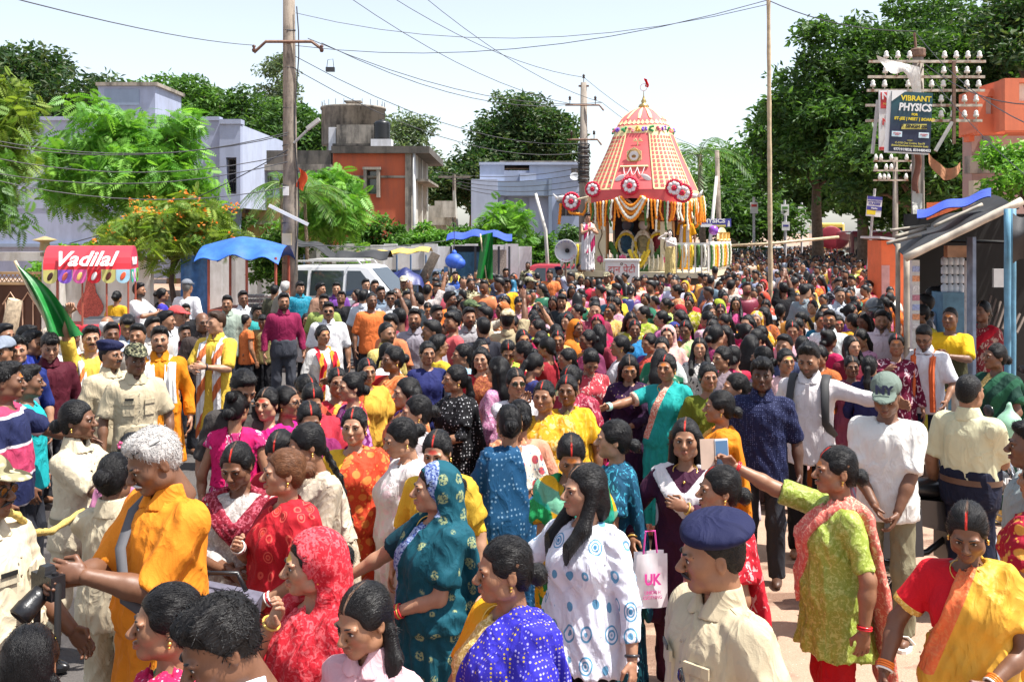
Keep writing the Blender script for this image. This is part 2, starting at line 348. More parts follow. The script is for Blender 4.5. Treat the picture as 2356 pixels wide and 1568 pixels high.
def hair_arrays(style, lod):
 key = (style, lod)
 if key in _hr: return _hr[key]
 h = LODH['hair'][lod]; F = Field((-.16, -.14, -.62 if 'braid' in style or 'long' in style or 'tail' in style else -.1), (.16, .2, .27), h)
 male = style in ('short', 'crop', 'quiff', 'curly', 'bald', 'fringe', 'mop', 'grey')
 def cap(c, r, n, p0, k=.012):                  # an ellipsoid kept on one side of a plane
  G = Field((-.16, -.16, -.1), (.16, .2, .27), h); G.ell(c, r, 0); n = np.array(n) / np.linalg.norm(n)
  pl = -((G.ax[0][:, None, None] - p0[0]) * n[0] + (G.ax[1][None, :, None] - p0[1]) * n[1] + (G.ax[2][None, None, :] - p0[2]) * n[2])
  d = -smin(-G.D, -pl, k)
  V0 = np.round((G.lo - F.lo) / h).astype(int); a = np.maximum(-V0, 0); V1 = np.maximum(V0, 0)
  e = np.minimum(np.array(d.shape) - a, np.array(F.D.shape) - V1)
  sl = tuple(slice(V1[i], V1[i] + e[i]) for i in range(3)); F.D[sl] = smin(F.D[sl], d[a[0]:a[0] + e[0], a[1]:a[1] + e[1], a[2]:a[2] + e[2]], .01)
 F.lo = F.lo - np.mod(F.lo - np.array((-.16, -.16, -.1), f4) + 2.5 * h, h); F.ax = [F.lo[i] + np.arange(F.D.shape[i], dtype=f4) * f4(h) for i in range(3)]
 if male:
  if style == 'bald':
   cap((0, .026, .115), (.083, .098, .085), (0, .85, -.28), (0, .02, .16))
  else:
   t = dict(crop=.006, short=.011, grey=.016, quiff=.012, curly=.017, fringe=.014, mop=.02)[style]
   cap((0, .018, .14), (.076 + t * .7, .095 + t, .088 + t), (0, .78, .62), (0, -.066, .176))
   if style in ('short', 'quiff', 'grey', 'curly', 'mop'): F.ell((0, -.04, .205), (.06, .05, .022 + t * .5), .03)
   if style == 'quiff': F.ell((.012, -.07, .222), (.05, .032, .03), .025)
   if style in ('fringe', 'mop'):
    F.ell((.008, -.078, .188), (.062, .03, .036), .02)
   F.ell((0, .06, .1), (.07, .05, .07), .02)
   am = dict(crop=.0015, short=.0035, grey=.004, quiff=.004, curly=.007, fringe=.004, mop=.006)[style]
   F.wrinkle(am * 1.5, 62 if style != 'curly' else 90, 3)
 else:
  cap((0, .018, .142), (.0815, .103, .0935), (0, .80, .60), (0, -.079, .168))
  F.ell((0, .055, .095), (.079, .06, .085), .02)
  for q in (-1, 1): F.ell((q * .066, -.012, .128), (.019, .042, .036), .02)
  if 'bun' in style: F.ell((0, .135, .105 if style == 'bun' else .065), (.05, .042, .045), .012)
  if style == 'topbun': F.ell((0, .11, .19), (.045, .045, .045), .012)
  if style == 'long':
   F.cone((0, .075, .08), (0, .105, -.10), .085, .088, .03, sq=(.8, 1.5, 1)); F.cone((0, .105, -.10), (0, .125, -.34), .088, .05, .03, sq=(.75, 1.7, 1))
   for s in (-1, 1): F.cone((s * .075, .01, .12), (s * .085, .03, -.09), .026, .03, .03)
  if style == 'sidelong':
   for s, e in ((1, -.36), (-1, -.12)):
    F.cone((s * .07, .02, .12), (s * .095, -.055, -.06), .03, .036, .03); F.cone((s * .095, -.055, -.06), (s * .10, -.185, -.19), .036, .032, .03); F.cone((s * .10, -.185, -.19), (s * .10, -.20, e - .02), .032, .016, .03)
   F.ell((0, .08, .03), (.08, .05, .09), .03)
  if style == 'tail':
   F.ell((0, .125, .10), (.028, .025, .026), .01); F.cone((0, .13, .09), (0, .15, -.05), .03, .04, .02); F.cone((0, .15, -.05), (.0, .135, -.27), .04, .012, .02)
  if style == 'tails':
   for s in (-1, 1):
    F.cone((s * .07, .05, .05), (s * .105, .02, -.04), .026, .03, .015); F.cone((s * .105, .02, -.04), (s * .125, -.17, -.40), .03, .012, .02)
  if style == 'braid':
   for i in range(13):
    F.ell((.010 * (-1) ** i, .10 + .045 * min(1, i / 4), .03 - i * .045), (.028 - .001 * i, .024 - .0008 * i, .032), .004)
  F.cone((0, -.09, .19), (0, .03, .245), .004, .004, .006, sub=True)
  F.wrinkle(.0022, 60, 5)
 V, Q = F.mesh()
 if lod < 2 and len(Q):
  a, b_, c = V[Q[:, 0]], V[Q[:, 1]], V[Q[:, 2]]; N = np.cross(b_ - a, c - a); N /= np.linalg.norm(N, axis=1)[:, None] + 1e-9; ctr = V[Q].mean(1)
  r = np.random.default_rng(len(style)); ns = (1500, 500)[lod]; pick = r.choice(len(Q), ns); P = ctr[pick]; N = N[pick]
  flow = np.stack([P[:, 0] * 1.5, np.full(ns, .9), np.where(P[:, 1] > .05, -1.3, -.15)], 1) if not male else np.stack([P[:, 0] * 4 + .3, np.full(ns, .35 if style not in ('fringe', 'mop') else -.5), np.where(P[:, 2] > .2, .1, -1.0)], 1)
  low = P[:, 2] < .02; flow[low] = (0, .05, -1); flow += r.normal(size=flow.shape) * (.08 if not male else (.5 if style != 'curly' else 1.5))
  flow -= N * (flow * N).sum(1)[:, None]; flow /= np.linalg.norm(flow, axis=1)[:, None] + 1e-9
  L = (r.uniform(.02, .045, ns) if not male else r.uniform(.012, .028, ns) * dict(crop=.45, bald=.4).get(style, 1))[:, None]; lift = .03 if not male else .35
  side = np.cross(N, flow) * (.0011 if not male else .0013) * (1 + lod)
  p0 = P - N * .001; p1 = P + flow * L * .5 + N * L * lift * .4; p2 = P + flow * L + N * L * lift * .55 * (1 if male else -.1)
  SV = np.stack([p0 - side, p0 + side, p1 + side, p1 - side, p2 + side * .3, p2 - side * .3], 1).reshape(-1, 3); k = np.arange(ns)[:, None] * 6 + len(V)
  Q = np.concatenate([Q, k + np.array([[0, 1, 2, 3]]), k + np.array([[3, 2, 4, 5]])]).astype(np.int32); V = np.concatenate([V, SV]).astype(f4)
 _hr[key] = (V, Q); return V, Q
def hair_col(V, base): return np.tile(np.array(base, f4), (len(V), 1))
_hd = {}
def hand_arrays(curl, lod):
 key = (round(curl, 2), lod)
 if key in _hd: return _hd[key]
 F = Field((-.04, -.065, -.2), (.1, .1, .03), LODH['hand'][lod]); F.cone((0, 0, .02), (0, 0, -.02), .024, .026, .01, sq=(1.25, .95, 1))
 F.ell((0, 0, -.05), (.0145, .040, .05), .015)
 for i, (y, L) in enumerate(((.029, .072), (.0095, .082), (-.0105, .076), (-.030, .058))):
  p = np.array((0, y, -.085 + abs(y) * .15)); a = .12 + curl * .35
  for j, fr in enumerate((.45, .31, .24)):
   q = p + L * fr * np.array((math.sin(a), y * .8, -math.cos(a))); F.cone(p, q, .0095 - .0008 * j, .0088 - .0009 * j, .004); p = q; a += curl * (.75 + .08 * i)
 F.cone((.004, .03, -.022), (.016 + .01 * curl, .056, -.055), .013, .0115, .012); F.cone((.016 + .01 * curl, .056, -.055), (.024 + .025 * curl, .060 - .02 * curl, -.088), .011, .0085, .006)
 _hd[key] = F.mesh(); return _hd[key]
def ik(S, T, l1, l2, hint):
 S = np.array(S, float); d = np.array(T, float) - S; L = np.linalg.norm(d); dn = d / L; L = min(L, l1 + l2 - .004); L = max(L, abs(l1 - l2) + .03)
 a = (l1 * l1 - l2 * l2 + L * L) / (2 * L); hh = math.sqrt(max(l1 * l1 - a * a, 0)); h = np.array(hint, float); h -= dn * (h @ dn); h /= np.linalg.norm(h) + 1e-9
 return S + dn * a + h * hh, S + dn * L
POSE = dict(down=((.275, -.05, .84), (.5, 1, 0), .55), fwdlow=((.24, -.22, .92), (.6, 1, -.2), .5), belly=((-.02, -.27, 1.03), (1, .4, -.4), .8), chest=((.02, -.25, 1.22), (1, .1, -.8), .8),
   mouth=((-.01, -.175, 1.42), (.9, -.2, -1), .9), clap=((.045, -.34, 1.2), (1, .3, -.6), .15), up=((.16, -.18, 1.9), (1, .1, .2), .5), fwd=((.14, -.5, 1.26), (.7, .1, -1), .5),
   side=((.70, -.12, 1.22), (.2, .5, -1), .45), phone=((.02, -.36, 1.38), (1, 0, -1), 1.1), hip=((.20, -.16, 1.0), (1, .8, 0), .9))
PROF = dict(m=[(.80, .160, .110), (.90, .162, .114), (.98, .154, .109), (1.06, .150, .106), (1.14, .153, .110), (1.22, .163, .116), (1.295, .166, .110), (1.345, .150, .090), (1.385, .095, .066)],
   f=[(.80, .174, .120), (.90, .176, .124), (.98, .158, .112), (1.06, .138, .102), (1.14, .136, .105), (1.22, .144, .108), (1.295, .146, .100), (1.345, .132, .083), (1.385, .082, .060)])
class Body:
 """joints and cloth fields of one figure, 1.70 m tall, facing -Y; +X is its left"""
 def __init__(s, sex='m', fat=0.0, lean=0.0, L='down', Rt='down', hy=0, hp=0, hr=0, stride=0.0, seed=0, child=0.0):
  s.sex = sex; s.fat = fat; s.lean = lean; s.seed = seed; g = 'm' if sex == 'm' else 'f'
  bell = lambda z: math.exp(-((z - 1.02) / .16) ** 2)
  s.cy = lambda z: -lean * max(0, z - .95)
  s.prof = [(z, a * (1 + .10 * fat) + .035 * fat * bell(z), b * (1 + .12 * fat) + .05 * fat * bell(z), 0, s.cy(z) - .025 * fat * bell(z)) for z, a, b in PROF[g]]
  m = g == 'm'; s.sh = {}; s.el = {}; s.wr = {}; s.cu = {}
  for sg, nm, ps in ((1, 'L', L), (-1, 'R', Rt)):
   S = np.array((sg * ((.172 if m else .152) + .014 * fat), s.cy(1.35) + .012, 1.345 if m else 1.338))
   p, hint, cu = POSE[ps] if isinstance(ps, str) else (ps[:3], ps[4] if len(ps) > 4 else (.8, .4, -.7), ps[3] if len(ps) > 3 else .5)
   T = np.array((sg * p[0], p[1] + (s.cy(p[2]) if p[2] > 1 else 0), p[2])); T[0] += sg * .02 * fat * (p[0] > .2)
   s.sh[nm] = S; s.el[nm], s.wr[nm] = ik(S, T, .285, .25, (sg * hint[0], hint[1], hint[2])); s.cu[nm] = cu
  s.ur = (.052 if m else .047) + .014 * fat; s.er = (.042 if m else .037) + .008 * fat; s.fr = (.029 if m else .0255) + .003 * fat
  s.piv = np.array((0, s.cy(1.47) - .005, 1.475)); s.HM = Matrix.Rotation(R(hy), 3, 'Z') @ Matrix.Rotation(R(hp), 3, 'X') @ Matrix.Rotation(R(hr), 3, 'Y')
  s.hm = np.array(s.HM); s.hs = 1.0 if m else 1.02
  s.leg = {}
  for sg, nm in ((1, 'L'), (-1, 'R')):
   st = stride * sg; s.leg[nm] = ((sg * .09, 0, .87), (sg * .10, -.02 - .5 * st, .47), (sg * .11, .02 - st, .075))
 def hw(s, p): return s.piv + (np.asarray(p) * s.hs) @ s.hm.T            # head-local to body
 def torso(s, F, off, z0=.80, bust=True, k=.03, cap=True):
  P = [(z, a + off, b + off, cx, cy) for z, a, b, cx, cy in s.prof]
  if z0 > P[0][0]:
   row = [np.interp(z0, [q[0] for q in P], [q[i] for q in P]) for i in range(5)]; P = [tuple(row)] + [q for q in P if q[0] > z0]
  F.loft(P, k, cap=cap)
  for nm in 'LR':
   F.cone((0, s.cy(1.40) + .018, 1.388), s.sh[nm], .038 + off * .8, s.ur - .006 + off * .7, .05)
  if bust and s.sex != 'm':
   for sg in (-1, 1): F.ell((sg * .068, s.cy(1.24) - .075 - .02 * s.fat, 1.215), (.068 + off, .06 + off + .015 * s.fat, .072 + off), .05)
 def sleeve(s, F, nm, frac, off, flare=.0, k=.03):                         # frac 0..1 along shoulder-elbow-wrist
  S, E, Wr = s.sh[nm], s.el[nm], s.wr[nm]
  if frac <= .5: F.cone(S, S + (E - S) * frac * 2, s.ur + off, s.ur + (s.er - s.ur) * frac * 2 + off + flare, k, flat=True)
  else:
   F.cone(S, E, s.ur + off, s.er + off, k); F.cone(E, E + (Wr - E) * (frac * 2 - 1), s.er + off, s.fr + off + flare, .025, flat=True)
 def neck_cut(s, F, v=0.0, r=.062):
  c = s.cy(1.45); F.cone((0, c + .012, 1.405), (0, c - .01, 1.62), r, r + .05, .012, sub=True)
  if v: F.cone((0, c - .06, 1.44), (0, c - .17, 1.40 - v), .05, .012, .012, sub=True)
  return F
 def bbox(s, z0, z1, pad=.06):
  pts = [s.sh[n] for n in 'LR'] + [s.el[n] for n in 'LR'] + [s.wr[n] for n in 'LR']; q = np.array(pts)
  w = .21 + .08 * s.fat
  return ((min(-w, q[:, 0].min()) - pad, min(-w, q[:, 1].min()) - pad, z0 - .02), (max(w, q[:, 0].max()) + pad, max(w, q[:, 1].max()) + pad, max(z1, min(q[:, 2].max() + pad, z1 + .6))))
def skirt_field(B, F, hem=.03, flare=1.0, pl=1.0, z1=1.07):
 rs = random.Random(B.seed); n = rs.choice((15, 17, 19)); ph = rs.uniform(0, 6)
 w = [q for q in B.prof if q[0] > 1.0][0]; hp = [q for q in B.prof if abs(q[0] - .9) < .01][0]
 prof = [(hem, .235 * flare, .215 * flare, 0, .0), (.45, .215 * flare, .19 * flare, 0, 0), (.72, hp[1] + .03, hp[2] + .045, 0, 0), (.9, hp[1] + .018, hp[2] + .022, 0, hp[4]), (z1, w[1] + .02, w[2] + .02, 0, w[4])]
 def fold(x, y, z):
  g = np.arctan2(y, x); a = np.clip((1.05 - z) / .8, 0, 1) * (.012 + .016 * np.clip(-y / .15, 0, 1)) * pl
  return a * np.sin(n * g + ph + 1.3 * np.sin(z * 5 + ph) + .8 * np.sin(3 * g))
 F.loft(prof, .02, 2.1, fold)
def person_parts(sp, lod):
 """[(name, mesh, material, parent name)] of the figure described by the dict sp"""
 B = Body(sp.get('sex', 'm'), sp.get('fat', 0), sp.get('lean', 0), sp.get('L', 'down'), sp.get('R', 'down'), sp.get('hy', 0), sp.get('hp', 0), sp.get('hr', 0), sp.get('stride', .04), sp.get('seed', 0))
 out = []; tone = sp.get('tone', 'm'); t = np.array(TONES[tone], f4); hb = LODH['body'][lod]; hc = LODH['cloth'][lod]; sd = sp.get('seed', 0)
 top = sp.get('top'); bot = sp.get('bot'); sari = sp.get('sari')
 # ---- skin
 lo, hi = B.bbox(.0, 1.5); F = Field((lo[0], min(lo[1], -.3), 0), hi, hb)
 B.torso(F, -.006, .80); ex = hb * .25
 for nm in 'LR':
  F.cone(B.sh[nm], B.el[nm], B.ur - .002, B.er, .03); F.cone(B.el[nm], B.el[nm] + (B.wr[nm] - B.el[nm]) * .35, B.er, B.er * 1.0, .02); F.cone(B.el[nm] + (B.wr[nm] - B.el[nm]) * .3, B.wr[nm], B.er, B.fr, .02)
  h, k, a = B.leg[nm]
  if not sari or lod < 2: F.cone(h, k, .075, .05, .03); F.cone(k, a, .05, .036, .02)
  else: F.cone(h, a, .06, .03, .03)
  F.ell((a[0], a[1] - .06, .035), (.042, .115, .035), .02)
 F.cone((0, B.cy(1.40) + .018, 1.37), B.piv + np.array((0, .015, -.01)), .06 if B.sex == 'm' else .05, .052 if B.sex == 'm' else .044, .03)
 V, Q = F.mesh(); n = np.sin(V[:, 0] * 21 + sd) * np.sin(V[:, 2] * 17); parts = [(V, Q, None, t[None] * (1 + .06 * n[:, None]))]
 HV, HQ = head_arrays('m' if B.sex == 'm' else 'f', lod, 1.0 if B.fat > .55 else 0.0); hcol = head_colors(HV, tone, 1, sp.get('beard', 0), sp.get('mark'), sd)
 parts.append((B.hw(HV).astype(f4), HQ, None, hcol))
 for v, q, tt, c in face_bits(lod, tone, B.sex): parts.append((B.hw(v).astype(f4), q, tt, c))
 if sp.get('mark2'):
  v, q = blob((0, -.1, .134), (.005, .004, .005), 6, 3); parts.append((B.hw(v).astype(f4), q, None, (.5, .02, .02)))
 for sg, nm in ((1, 'L'), (-1, 'R')):
  v, q = hand_arrays(B.cu[nm] if lod < 2 else .5, lod); d = B.wr[nm] - B.el[nm]; d /= np.linalg.norm(d)
  th = np.array((0, -1, 0.)) if d[2] < -.55 else (np.array((-sg, 0, 0.)) if d[2] > .55 else np.array((-.3 * sg, 0, 1.)))
  if sp.get('th' + nm): th = np.array(sp['th' + nm], float)
  th = th - d * (d @ th); th /= np.linalg.norm(th); pn = np.cross(d, th) * sg; M = np.stack([pn, th, -d], 1) * (1.0 if B.sex == 'm' else .93)
  v2 = v @ M.T + B.wr[nm]; q2 = q if np.linalg.det(M) > 0 else q[:, ::-1]; parts.append((v2.astype(f4), q2, None, t * (.95, .9, .9)))
 V, Q, T, C = join(parts); out.append(('body', raw_mesh('body', V, Q, T, True, {'Col': C}), MSKIN, None))
 # ---- hair
 hs = sp.get('hair', 'short')
 if hs:
  v, q = hair_arrays(hs, lod); hcl = dict(k=(.006, .0055, .006), b=(.035, .018, .010), g=(.42, .41, .40), w=(.62, .62, .62), h=(.13, .055, .025), s=(.12, .115, .11))[sp.get('hc', 'k')]
  out.append(('hair', raw_mesh('hair', B.hw(v), q, None, True, {'Col': hair_col(v, hcl), 'hc': v}), MHAIR if B.sex == 'm' or sp.get('sin') is None else MHAIRS if sp['sin'] else MHAIRP, None))
 # ---- clothes
 def done(name, F, m, attr=None, amp=.017, fr=36.0):
  F.wrinkle(amp, fr, sd + len(name)); V, Q = F.mesh(); out.append((name, raw_mesh(name, V, Q, None, True, attr(V) if attr else None), m, None))
 if bot:
  kind, m = bot
  if kind in ('trousers', 'salwar', 'shorts'):
   w = 1.25 if kind == 'salwar' else 1.0; F = Field((-.3, -.32, .03), (.3, .34, 1.1), hc)
   hp = [q for q in B.prof if q[0] < 1.1]; tk = .016 if top and top[0] == 'tucked' else -.024 if top and top[0] in ('kurta', 'kurti', 'tunic', 'peplum') else -.012; F.loft([(z, a + .010 + tk, b + .010 + tk, cx, cy) for z, a, b, cx, cy in hp], .03)
   for nm in 'LR':
    h, k, a = B.leg[nm]; F.cone(h, k, .088 if tk > 0 else .078, .074 * w, .04); F.cone(k, (a[0], a[1], .05), .074 * w, .064 * w, .03, flat=True)
   done(kind, F, m, None, .017, 34)
  elif kind in ('skirt', 'dhoti'):
   F = Field((-.36, -.36, .02), (.36, .36, 1.1), hc); skirt_field(B, F, .05, .95 if kind == 'skirt' else .85); done(kind, F, m, None, .009)
 if top:
  kind, m = top[0], top[1]; fr = top[2] if len(top) > 2 else .42; v = top[3] if len(top) > 3 else 0
  hem = dict(shirt=.80, tucked=.96, tee=.82, kurta=.42, tunic=.64, kurti=.46, blouse=1.12, peplum=.74)[kind]
  lo, hi = B.bbox(hem, 1.5); F = Field(lo, hi, hc); off = .013 if kind in ('blouse',) else .020
  if kind in ('kurta', 'tunic', 'kurti', 'peplum'):
   fl = dict(kurta=.055, tunic=.05, kurti=.05, peplum=.075)[kind]; p0 = B.prof[0]
   q = [(hem, p0[1] + .02 + fl, p0[2] + .02 + fl, 0, 0), (.80, p0[1] + .02 + fl * .35, p0[2] + .02 + fl * .35, 0, B.prof[0][4])] + [(z, a + .018, b + .018, cx, cy) for z, a, b, cx, cy in B.prof[1:3]]
   if kind == 'peplum': q = [(hem, p0[1] + .09, p0[2] + .10, 0, 0), (.92, p0[1] + .05, p0[2] + .05, 0, 0), (1.12, .155 + .03 * B.fat, .125 + .03 * B.fat, 0, 0)]
   ph = sd * 1.7; F.loft(q, .02, 2.2, lambda x, y, z: np.clip((1.0 - z) / .5, 0, 1) * .013 * np.sin(11 * np.arctan2(y, x) + ph + 2 * np.sin(z * 6)))
   B.torso(F, off, .9)
  elif kind in ('shirt', 'tee'):
   q0 = B.prof; F.loft([(hem - .04, q0[0][1] + .036, q0[0][2] + .042, 0, q0[0][4]), (.90, q0[1][1] + .032, q0[1][2] + .032, 0, q0[1][4])] + [(r[0], r[1] + .025, r[2] + .024, 0, r[4]) for r in q0[3:5]], .02); B.torso(F, off, .98, k=.02)
  else: B.torso(F, off, max(hem, .80), k=.02)
  for nm in 'LR': B.sleeve(F, nm, fr, .008 if sari and nm == 'L' else .016 if fr > .5 else .018, 0 if sari and nm == 'L' else .012 if fr < .5 else .004)
  B.neck_cut(F, v, .064 if kind != 'blouse' else .078)
  if kind in ('shirt', 'tucked') or (kind == 'kurta'):
   c = B.cy(1.44); st = Matrix.Rotation(R(-14), 3, 'X')
   G = Field((-.12, c - .14, 1.34), (.12, c + .14, 1.51), max(hc * .7, .008)); G.loft([(1.385, .108, .102, 0, c + .002), (1.43, .090, .084, 0, c + .010), (1.482, .071, .066, 0, c + .016)], .0, 2); G.cone((0, c + .008, 1.3), (0, c + .012, 1.6), .062, .054, .004, sub=True)
   G.cone((0, c - .05, 1.49), (0, c - .13, 1.34), .036, .012, .006, sub=True)
   V, Q = G.mesh(); out.append(('collar', raw_mesh('collar', V, Q), m, None))
  bd = (lambda V: {'bm': np.clip(1.2 - np.minimum(np.abs(np.linalg.norm(V - B.sh['L'], axis=1) - .57 * fr), np.abs(np.linalg.norm(V - B.sh['R'], axis=1) - .57 * fr)) / .022, 0, 1) * (np.abs(V[:, 0]) > .19)}) if kind == 'blouse' else None
  done('blouse' if kind == 'blouse' else dict(tucked='shirt', tee='t_shirt', peplum='top', kurti='kurta').get(kind, kind), F, m, bd, .017 if kind != 'blouse' else .007)
 if sari:
  m = sari[0]; mode = sari[1] if len(sari) > 1 else 'left'
  lo, hi = B.bbox(.0, 1.47); hood = mode == 'hood'; lo = (min(lo[0], -.3), -.34, .02); hi = (max(.3, min(hi[0], .34)), .34, 1.78 if hood else 1.5)
  lo = (max(lo[0], -.34), lo[1], lo[2]); F = Field(lo, hi, hc); G = Field(lo, hi, hc)
  if mode not in ('shawl', 'stole'): skirt_field(B, F)
  B.torso(G, .041, .86); x, y, z = (G.ax[0][:, None, None], G.ax[1][None, :, None], G.ax[2][None, None, :])
  B.sleeve(G, 'L', .36, .026, .02)
  if mode in ('shawl',) : B.sleeve(G, 'R', .36, .026, .02)
  c0 = B.cy(1.45); ln = (x - (-.025)) * .94 + (1.43 - z) * .34                  # the upper edge: from the neck to the right waist
  lnb = (x - .02) * .98 + (1.40 - z) * .12; cov = np.where(y < -.01, ln, np.minimum(ln, lnb + .05))
  if mode in ('shawl', 'hood'): cov = np.where(y < -.01, np.maximum(ln, np.abs(x) * .8 - .06 + np.maximum(z - 1.36, 0) * 0), .2 + 0 * x)
  if mode == 'stole': cov = np.where(y < -.01, np.minimum(ln, .15 - ln), np.minimum(lnb + .03, .13 - lnb))
  g = np.sin((ln if mode != 'shawl' else np.abs(x)) * 95 + 2.2 * np.sin(z * 8 + sd) + 1.5 * np.sin(x * 14 + sd)) * .0055 + np.sin(ln * 41 + 3 * np.sin(z * 5 + sd)) * .006
  low = (.80 if mode == 'stole' else .86 if mode != 'shawl' else 1.02) - z + .10 * x
  D = np.maximum(np.maximum(G.D + g, -cov), low); D = np.where(z > 1.53, .1, D)
  D = -smin(-D, -(.066 - np.sqrt((x) ** 2 + (y - c0 - .005) ** 2) - np.maximum(1.37 - z, 0) * .9), .012)
  F.D = smin(F.D, D, .012)
  P2 = np.array([B.sh['L'][0] * .62, B.sh['L'][1] + .10, 1.33]); 
  if mode != 'shawl':                                                        # the loose end behind the left shoulder
   F.cone((P2[0], .105 + c0, 1.32), (P2[0] + .02, .17, .95), .10, .11, .03, sq=(.75, 2.2, 1)); F.cone((P2[0] + .02, .17, .95), (P2[0] + .03, .21, .55), .11, .10, .03, sq=(.75, 2.6, 1))
  if hood:
   H = Field(lo, hi, hc); H.ell(B.hw((0, .028, .128)), (.103, .122, .118), 0, B.hm); H.cone(B.hw((0, .07, .06)), (0, c0 + .05, 1.33), .10, .15, .05, sq=(1, 1.1, 1))
   H.ell(B.hw((0, -.215, .06)), (.14, .205, .20), .012, B.hm, sub=True); H.cone(B.hw((0, -.03, .03)), (0, c0 - .12, 1.27), .07, .10, .02, sub=True); F.D = smin(F.D, H.D, .02)
  def bm(V):
   q = (V[:, 0] + .025) * .94 + (1.43 - V[:, 2]) * .34; b = np.clip(1.3 - np.abs(q - .03) / .045, 0, 1) * (V[:, 1] < .03) * (V[:, 2] > .93) * (V[:, 2] < 1.47)
   b = np.maximum(b, np.clip(1.4 - np.abs(V[:, 2] - .09) / .06, 0, 1))
   if hood:
    hv = (V - B.piv) @ B.hm; b = np.maximum(b, np.clip(1.4 - np.abs(hv[:, 1] + .055 - .3 * np.abs(hv[:, 2] - .1)) / .035, 0, 1) * (V[:, 2] > 1.45))
   return {'bm': b.astype(f4)}
  done('sari' if mode not in ('shawl', 'stole') else mode, F, m, bm, .011, 36)
 # ---- small parts
 def small(name, b, m, smooth=True): out.append((name, b.mesh(name, smooth), m, None))
 HMm = B.HM; piv = Vector(B.piv)
 hp3 = lambda p: piv + HMm @ (Vector(p) * B.hs)
 for e in sp.get('x', ()):
  a = e if isinstance(e, str) else e[0]; arg = e[1:] if not isinstance(e, str) else ()
  if a == 'moustache':
   b = MB(); mc = arg[0] if arg else 'k'
   for s in (-1, 1): b.tube([hp3(p) for p in ((0, -.105, .0575), (s * .014, -.106, .0565), (s * .028, -.097, .050), (s * .037, -.088, .044))], [.006, .0068, .0055, .002], 6)
   small('moustache', b, MHAIRK if mc == 'k' else MHAIRG)
  elif a in ('glasses', 'sunglasses', 'headglasses'):
   b = MB(); b2 = MB(); up = .085 if a == 'headglasses' else 0; bk = .03 if up else 0
   for s in (-1, 1):
    c = (s * .033, -.104 + bk, .104 + up); ring = [hp3((c[0] + .024 * math.cos(g), c[1] + abs(math.cos(g)) * 0 + .004, c[2] + .019 * math.sin(g))) for g in [i * PI / 6 for i in range(13)]]
    b.tube(ring, .0022, 5, False); b.tube([hp3((s * .057, c[1], c[2])), hp3((s * .083, .01 + bk, c[2] + .004))], .0022, 5)
    if a != 'glasses': b2.add([hp3((c[0] + .023 * math.cos(g), c[1] + .003, c[2] + .018 * math.sin(g))) for g in [i * PI / 5 for i in range(10)]], [tuple(range(10))])
   b.tube([hp3((-.01, -.104 + bk, .108 + up)), hp3((.01, -.104 + bk, .108 + up))], .0022, 5)
   small('glasses_frame', b, mat('spectacle frame', (.02, .02, .02), .3)); 
   if b2.v: small('lens', b2, glassy('sunglass lens', (.01, .01, .012)))
  elif a in ('cap', 'beret'):
   m = arg[0]; F = Field((-.14, -.24, .1), (.14, .16, .3), max(.007, LODH['hair'][lod]))
   if a == 'cap':
    F.ell((0, .016, .162), (.097, .117, .096), 0); zz = F.ax[2][None, None, :]; yy = F.ax[1][None, :, None]; F.D = np.maximum(F.D, .158 - zz + .12 * yy); F.ell((0, -.105, .166), (.078, .085, .011), .008, np.array(Matrix.Rotation(R(10), 3, 'X')))
   else:
    F.ell((0, .018, .175), (.094, .112, .045), 0); F.ell((.018, .03, .20), (.118, .125, .04), .03, np.array(Matrix.Rotation(R(14), 3, 'Y')))
   V, Q = F.mesh(); out.append((a, raw_mesh(a, B.hw(V), Q, None, True, {'hc': V}), m, None))
  elif a == 'earrings':
   for s in (-1, 1):
    b = MB(); b.ball(hp3((s * .081, .008, .058)), .008, 6, 4); b.ball(hp3((s * .082, .006, .045)), .006, 6, 4); small('earring', b, MGOLD)
  elif a == 'necklace':
   b = MB(); c = B.cy(1.42)
   pts = [(.075 * math.sin(g), c + .012 - .098 * (1 - math.cos(g)) / 2 - .012, 1.428 - .085 * ((1 - math.cos(g)) / 2) ** 1.5) for g in [i * 2 * PI / 20 for i in range(21)]]
   b.tube(pts, .003, 5, False); b.ball((0, c - .112, 1.338), .01, 6, 4); small('necklace', b, MGOLD)
  elif a == 'bangles':
   cols = arg[0]; sides = arg[1] if len(arg) > 1 else 'LR'
   for nm in sides:
    d = Vector(B.wr[nm] - B.el[nm]).normalized(); M = d.to_track_quat('Z', 'Y').to_matrix()
    for i, cc in enumerate(cols):
     b = MB(); b.torus(Vector(B.wr[nm]) - d * (.012 + i * .011), B.fr + .008, .0052, M, 14, 6); small('bangle', b, mat('bangle ' + cc, {'r': (.55, .02, .03), 'w': (.75, .72, .68), 'g': (.6, .38, .08), 'o': (.8, .2, .03), 't': (.45, .75, .65)}[cc], .25))
  elif a == 'watch':
   nm = arg[0]; d = Vector(B.wr[nm] - B.el[nm]).normalized(); M = d.to_track_quat('Z', 'Y').to_matrix(); b = MB(); b.torus(Vector(B.wr[nm]) - d * .02, B.fr + .003, .008, M, 14, 6); small('wristwatch', b, mat('watch', (.03, .03, .035), .3))
  elif a == 'belt':
   b = MB(); q = [r for r in B.prof if abs(r[0] - .98) < .01][0]; b.grid(lambda u, v: ((q[1] + .036) * math.cos(u * 2 * PI), q[4] + (q[2] + .036) * math.sin(u * 2 * PI), .957 + .04 * v), 28, 1)
   small('belt', b, arg[0] if arg else mat('belt', (.03, .015, .01), .4)); b = MB(); b.box((0, q[4] - q[2] - .038, .977), (.05, .012, .04)); small('buckle', b, mat('buckle', (.5, .48, .42), .3, metal=1), False)
  elif a == 'uniform':                                      # pocket flaps, epaulettes, buttons, name plate
